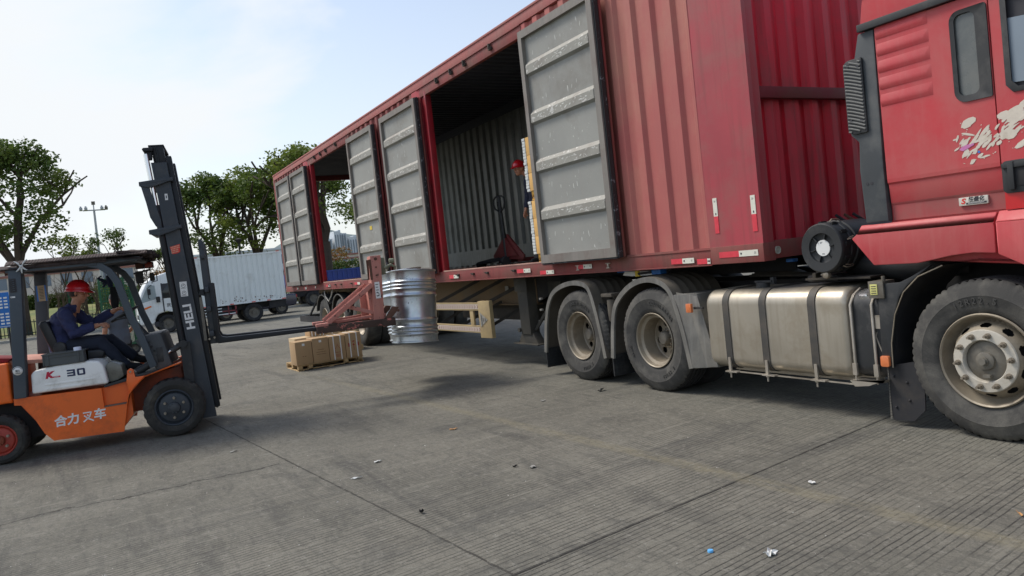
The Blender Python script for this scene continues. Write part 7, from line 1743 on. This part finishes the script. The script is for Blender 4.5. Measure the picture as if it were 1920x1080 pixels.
x, y = pos(-73.95, 52); tree('broadleaf_tree', 'big tree with limewashed trunk seen through the open trailer', (x, y, 0), 10.6, 4.3, 3.9, leaf2, 44, 150, .19, 62, .42, 5, crown_lo=.48, base_white=1.5, offset=(0, 1.0), crad=.9)
x, y = pos(-71.4, 47); tree('sapling', 'thin dark sapling in the trailer doorway view', (x, y, 0), 5.6, .8, 3.6, leaf2, 5, 16, .15, 26, .07, 3, crown_lo=.5, crad=.5)
for i, (az, d, h, s_, lb) in enumerate(((-90.7, 56, 5.4, 1.1, 'young tree left of the camera pole'), (-87.6, 56, 5.6, 1.3, 'young tree right of the camera pole'), (-89.6, 58, 4.6, .9, 'sparse young tree just above the forklift roof'), (-84.6, 60, 4.2, .8, 'low sapling between camera pole and mast'))):
    x, y = pos(az, d); tree('sapling', lb, (x, y, .9), h, s_, 1.9, leaf1 if i % 2 else leaf2, 60+i, 24, .17, 22, .08, 3, crown_lo=.45, crad=.5, group=None)
def bare(label, base, h, seed, n_=12, w=1.2):
    rnd = random.Random(seed); B = Vector(base); t = thing('bare_shrub', label, 'shrub', base, 0, 'leafless shrubs beyond the yard'); mb = MB()
    for i in range(n_):
        a = rnd.uniform(0, 2*pi); L_ = h*rnd.uniform(.6, 1); d = Vector((cos(a)*w*.35, sin(a)*w*.35, L_)); p1 = B+d*.5+Vector((rnd.gauss(0, .1), rnd.gauss(0, .1), 0)); p2 = B+d+Vector((rnd.gauss(0, .2), rnd.gauss(0, .2), 0))
        mb.tube([B+Vector((rnd.gauss(0, .15), rnd.gauss(0, .15), 0)), p1, p2], [.03, .022, .008], 4, False)
        for k in range(4):
            q = p1+(p2-p1)*rnd.random(); mb.tube([q, q+Vector((rnd.gauss(0, .3), rnd.gauss(0, .3), rnd.uniform(.2, .6)))], [.014, .005], 3, False)
    obj('branches', mb, mat('twig_brown', srgb(96, 82, 66), .9) if 'twig_brown' not in MATS else MATS['twig_brown'], t, weld=False)
for i, (az, d, h, lb) in enumerate(((-86.2, 56, 4.3, 'leafless shrub right of the driver above the guard'), (-85.3, 58, 3.9, 'leafless shrub beside the forklift pillar'), (-91.0, 55, 3.4, 'leafless shrub under the forklift roof beside the rear post'), (-89.9, 55, 3.2, 'leafless shrub above the driver helmet'), (-88.9, 55, 3.4, 'leafless shrub right of the driver helmet'), (-80.3, 55, 4.6, 'bare stems between the trees over the white truck'), (-78.0, 54, 4.4, 'bare stems at the tail of the white truck'), (-77.2, 55, 4.2, 'bare stems beside the trailer rear corner'), (-92.0, 55, 3.3, 'leafless shrub seen between the rear posts'))):
    x, y = pos(az, d); bare(lb, (x, y, .8 if az < -84 else .1), h-.8, 80+i)
def bush(name, label, x0, x1, y0, y1, z0, z1, lm, n, seed, leaf=.16, group=None):
    rnd = random.Random(seed); t = thing(name, label, name.replace('_', ' '), ((x0+x1)/2, (y0+y1)/2, z0), 0, group); mb = MB()
    for i in range(n):
        c = Vector((rnd.uniform(x0, x1), rnd.uniform(y0, y1), z0+(z1-z0)*rnd.random()**.7*.9)); leaves(mb, c, .35, 16, leaf, rnd)
    obj('foliage', mb, lm, t, smooth=False, weld=False)
    mb = MB()
    for i in range(8):
        y = y0+(y1-y0)*(i+.5)/8; mb.tube([((x0+x1)/2, y, z0-.2), ((x0+x1)/2+.1, y+.1, z0+(z1-z0)*.6)], [.04, .02], 5)
    obj('stem', mb, bark, t)
bush('hedge', 'clipped green hedge along the top of the grass bank', -68, -66.8, -12, 4.6, 1.4, 2.55, leaf3, 620, 1, .2)
bush('evergreen_bush', 'bright round bush right of the driver helmet', -60, -58.6, 1.1, 2.7, .9, 3.1, leaf2, 90, 2)
bush('evergreen_bush', 'wide dull bush behind the white truck cab', -58, -56, 4.4, 8.2, .3, 3.6, leaf4, 190, 3)
bush('flowering_shrub', 'mixed green shrubs beyond the blue truck seen through the trailer', -58, -56.8, 14.6, 19.8, 0, 2.9, leaf3, 260, 4)
bush('flowering_shrub', 'russet shrub under the towers seen through the trailer', -64, -62, 17.4, 20.0, .5, 4.2, leaf4, 110, 5)
bush('low_bushes', 'low green bushes by the rear of the trailer', -49, -47.6, 10.2, 13.0, .1, .8, leaf3, 110, 6, .13)
# ================================================================== far buildings
def block(name, label, x, y0, y1, z1, m_, floors=3, bays=10, depth=20, win=True, roof=None, x_w=None):
    t = thing(name, label, 'building', (x-depth/2, (y0+y1)/2, 0)); mb = MB(); mb.box(x-depth, x, y0, y1, -.5, z1); w_ = obj('walls', mb, m_, t, smooth=False)
    if win:
        for f_ in range(floors):
            mb = MB()
            for b_ in range(bays):
                w = (y1-y0)/bays; yy = y0+w*(b_+.2); zz = z1*(f_+.3)/floors; mb.box(x+.005, x+.06, yy, yy+w*.55, zz, zz+z1/floors*.45)
            obj('window_row', mb, winm, t, smooth=False)
    mb = MB(); mb.box(x-depth-.3, x+.35, y0-.3, y1+.3, z1, z1+.35); mb.box(x-.2, x+.2, y0, y1, z1-.9, z1-.55) if roof else None
    obj('roof', mb, roof or m_, t, smooth=False)
    return t
block('warehouse', 'long pale warehouse behind the grass bank with reddish roof edge', -150, -34, 9.5, 8.0, bld_w, 2, 14, 30, True, bld_r)
block('warehouse', 'pale low building behind the white box truck', -160, 20, 44, 8.4, tower_m, 2, 9, 30, True)
block('warehouse', 'low tan building under the distant towers', -170, 46, 64, 6.2, bld_w, 2, 9, 20, True, bld_r)
rnd = random.Random(12)
for i, (y, w, h) in enumerate(((196, 13, 50), (211, 12, 56), (225, 13, 48), (240, 12, 44), (254, 14, 47), (270, 12, 50))):
    t = thing('tower_block', ('distant white tower, %s of the skyline group' % ('leftmost', 'second from the left', 'third from the left', 'fourth from the left', 'fifth from the left', 'rightmost')[i]), 'tower', (-700, y+6, 0), 0, 'distant tower blocks'); mb = MB(); mb.box(-716, -700, y, y+w*.45, 0, h*.78); mb.box(-714, -701, y+w*.55, y+w, 0, h*.74); mb.box(-715, -703, y+w*.4, y+w*.6, 0, h*.8); obj('walls', mb, tower_m, t, smooth=False)
    for k in range(5):
        mb = MB(); yy = y+w*(.06+.19*k); mb.box(-700.4, -699.6, yy, yy+w*.07, 3, h*.72); obj('window_row', mb, winm, t, smooth=False)
mb = MB(); HX = -1150; prof = []
pts = [(250, 30), (300, 66), (345, 84), (370, 88), (400, 78), (430, 72), (480, 60), (560, 44), (640, 60), (740, 20)]
rs = []
for k, (dx, f_) in enumerate(((0, 0), (-60, .55), (-150, 1), (-260, .6), (-340, 0))):
    rs.append([(HX+dx, y, max(-2, z*f_+6*mnoise.noise(Vector((y*.02, k*3, 0))))) for (y, z) in [(p[0]+(q[0]-p[0])*i/6, p[1]+(q[1]-p[1])*i/6) for p, q in zip(pts, pts[1:]) for i in range(6)]])
mb.rings(rs, False, False); hl = obj('hills', mb, hillm); hl['kind'] = 'structure'

# ================================================================== litter
def scrap(name, label, cat, c, w, h, m_, seed, group=None, lift=.006, n_=9, rot=0, jag=.5, curl=.012):
    rnd = random.Random(seed); mb = MB(); k = n_; ring = []
    for i in range(k):
        a = 2*pi*i/k; r_ = 1-jag*rnd.random(); x_, y_ = w/2*r_*cos(a), h/2*r_*sin(a); ring.append((c[0]+x_*cos(rot)-y_*sin(rot), c[1]+x_*sin(rot)+y_*cos(rot), lift+rnd.random()*curl))
    ce = (c[0], c[1], lift+.004); top = [mb.bm.verts.new(p) for p in ring]; bot = [mb.bm.verts.new((p[0], p[1], max(.002, p[2]-.003))) for p in ring]; cv = mb.bm.verts.new(ce); cb_ = mb.bm.verts.new((ce[0], ce[1], .003))
    for i in range(k):
        j = (i+1) % k; mb.bm.faces.new((top[i], top[j], cv)); mb.bm.faces.new((bot[j], bot[i], cb_)); mb.bm.faces.new((top[j], top[i], bot[i], bot[j]))
    o = obj(name, mb, m_, smooth=False); rebase(o, (c[0], c[1], 0)); return tag(o, label, cat, group)
scrap('paper_scrap', 'long white paper scrap on the bare concrete left of centre', 'litter', (-5.66, 1.66), .10, .035, paperm, 1, rot=1.2)
scrap('paper_scrap', 'small folded white scrap on the concrete right of the long one', 'litter', (-6.0, 1.95), .09, .05, paperm, 2, rot=1.3)
scrap('dry_leaf', 'tan dry leaf alone on the yard between forklift and tan line', 'leaf', (-6.53, 2.88), .10, .05, leafdry, 3, rot=1.5)
scrap('paper_scrap', 'crumpled torn white paper near the bottom right by the blue cap', 'litter', (-2.60, 2.70), .065, .12, paperm, 4, rot=.3, n_=17, jag=.65, curl=.02)
scrap('rubber_scrap', 'black ribbed rubber piece on the ground before the first drive wheel', 'litter', (-6.78, 4.77), .07, .14, scrapd, 5, rot=.2, curl=.03)
scrap('paper_scrap', 'small white scrap beside the dark patch of the tan line', 'litter', (-3.14, 3.66), .05, .06, paperm, 6, rot=1.1)
scrap('paper_scrap', 'grey flat scrap on the grooved concrete below the tan line', 'litter', (-4.82, 2.72), .05, .07, scrapg, 7, rot=.6)
scrap('pebble', 'black lump beside the long joint', 'litter', (-4.51, 1.71), .035, .03, scrapd, 8, curl=.03, jag=.2)
scrap('dry_leaf', 'pale dry leaf near the front of the forklift', 'leaf', (-7.61, 1.09), .03, .09, scrapg, 9, rot=.2)
scrap('paper_scrap', 'pale scrap by the shade of the trailer drive wheels', 'litter', (-6.9, 4.1), .05, .1, scrapg, 10, rot=.2)
o = scrap('rubber_scrap', 'thin dark scrap on the concrete in the middle of the yard', 'litter', (-4.94, 2.64), .02, .06, scrapd, 11, rot=.2)
scrap('twig', 'short straw coloured twig at the right edge near the tan line', 'twig', (-2.1, 3.9), .012, .1, leafdry, 12, rot=.8)
mb = MB(); mb.lathe([(0, .011), (.0125, .011), (.0145, .008), (.0145, .0), (.012, 0)], (0, 0, .001), 'Z', 28); o = obj('bottle_cap', mb, capblue); o.location = (-2.82, 2.53, 0); tag(o, 'small blue bottle cap on the grooved concrete', 'bottle cap')
rnd = random.Random(77); mb = MB()
for i in range(900):
    x = rnd.uniform(-13, -1.6); y = rnd.uniform(-2, 6.5); s_ = rnd.uniform(.002, .006)*(1 if rnd.random() > .06 else 1.8); h_ = s_*.6
    a = [(x+s_*cos(k*2.09+x)*rnd.uniform(.7, 1.2), y+s_*sin(k*2.09+x)*rnd.uniform(.7, 1.2), .0005) for k in range(3)]; b_ = (x, y, h_)
    mb.mi = 0 if rnd.random() < .55 else 1
    for k in range(3): mb.f([a[k], a[(k+1) % 3], b_])
gr = obj('grit', mb, [mat('grit_pale', srgb(196, 192, 180), .8), mat('grit_dark', srgb(60, 58, 54), .9)], smooth=False, weld=False); gr['kind'] = 'stuff'
# keep to thing > part > sub-part
def depth(o):
    d = 0
    while o.parent is not None: o = o.parent; d += 1
    return d
for o in list(bpy.data.objects):
    if depth(o) > 2:
        a = o
        while depth(a) > 1: a = a.parent
        o['_p'] = a.name
for o in list(bpy.data.objects):
    if '_p' in o: o.parent = bpy.data.objects[o['_p']]; del o['_p']
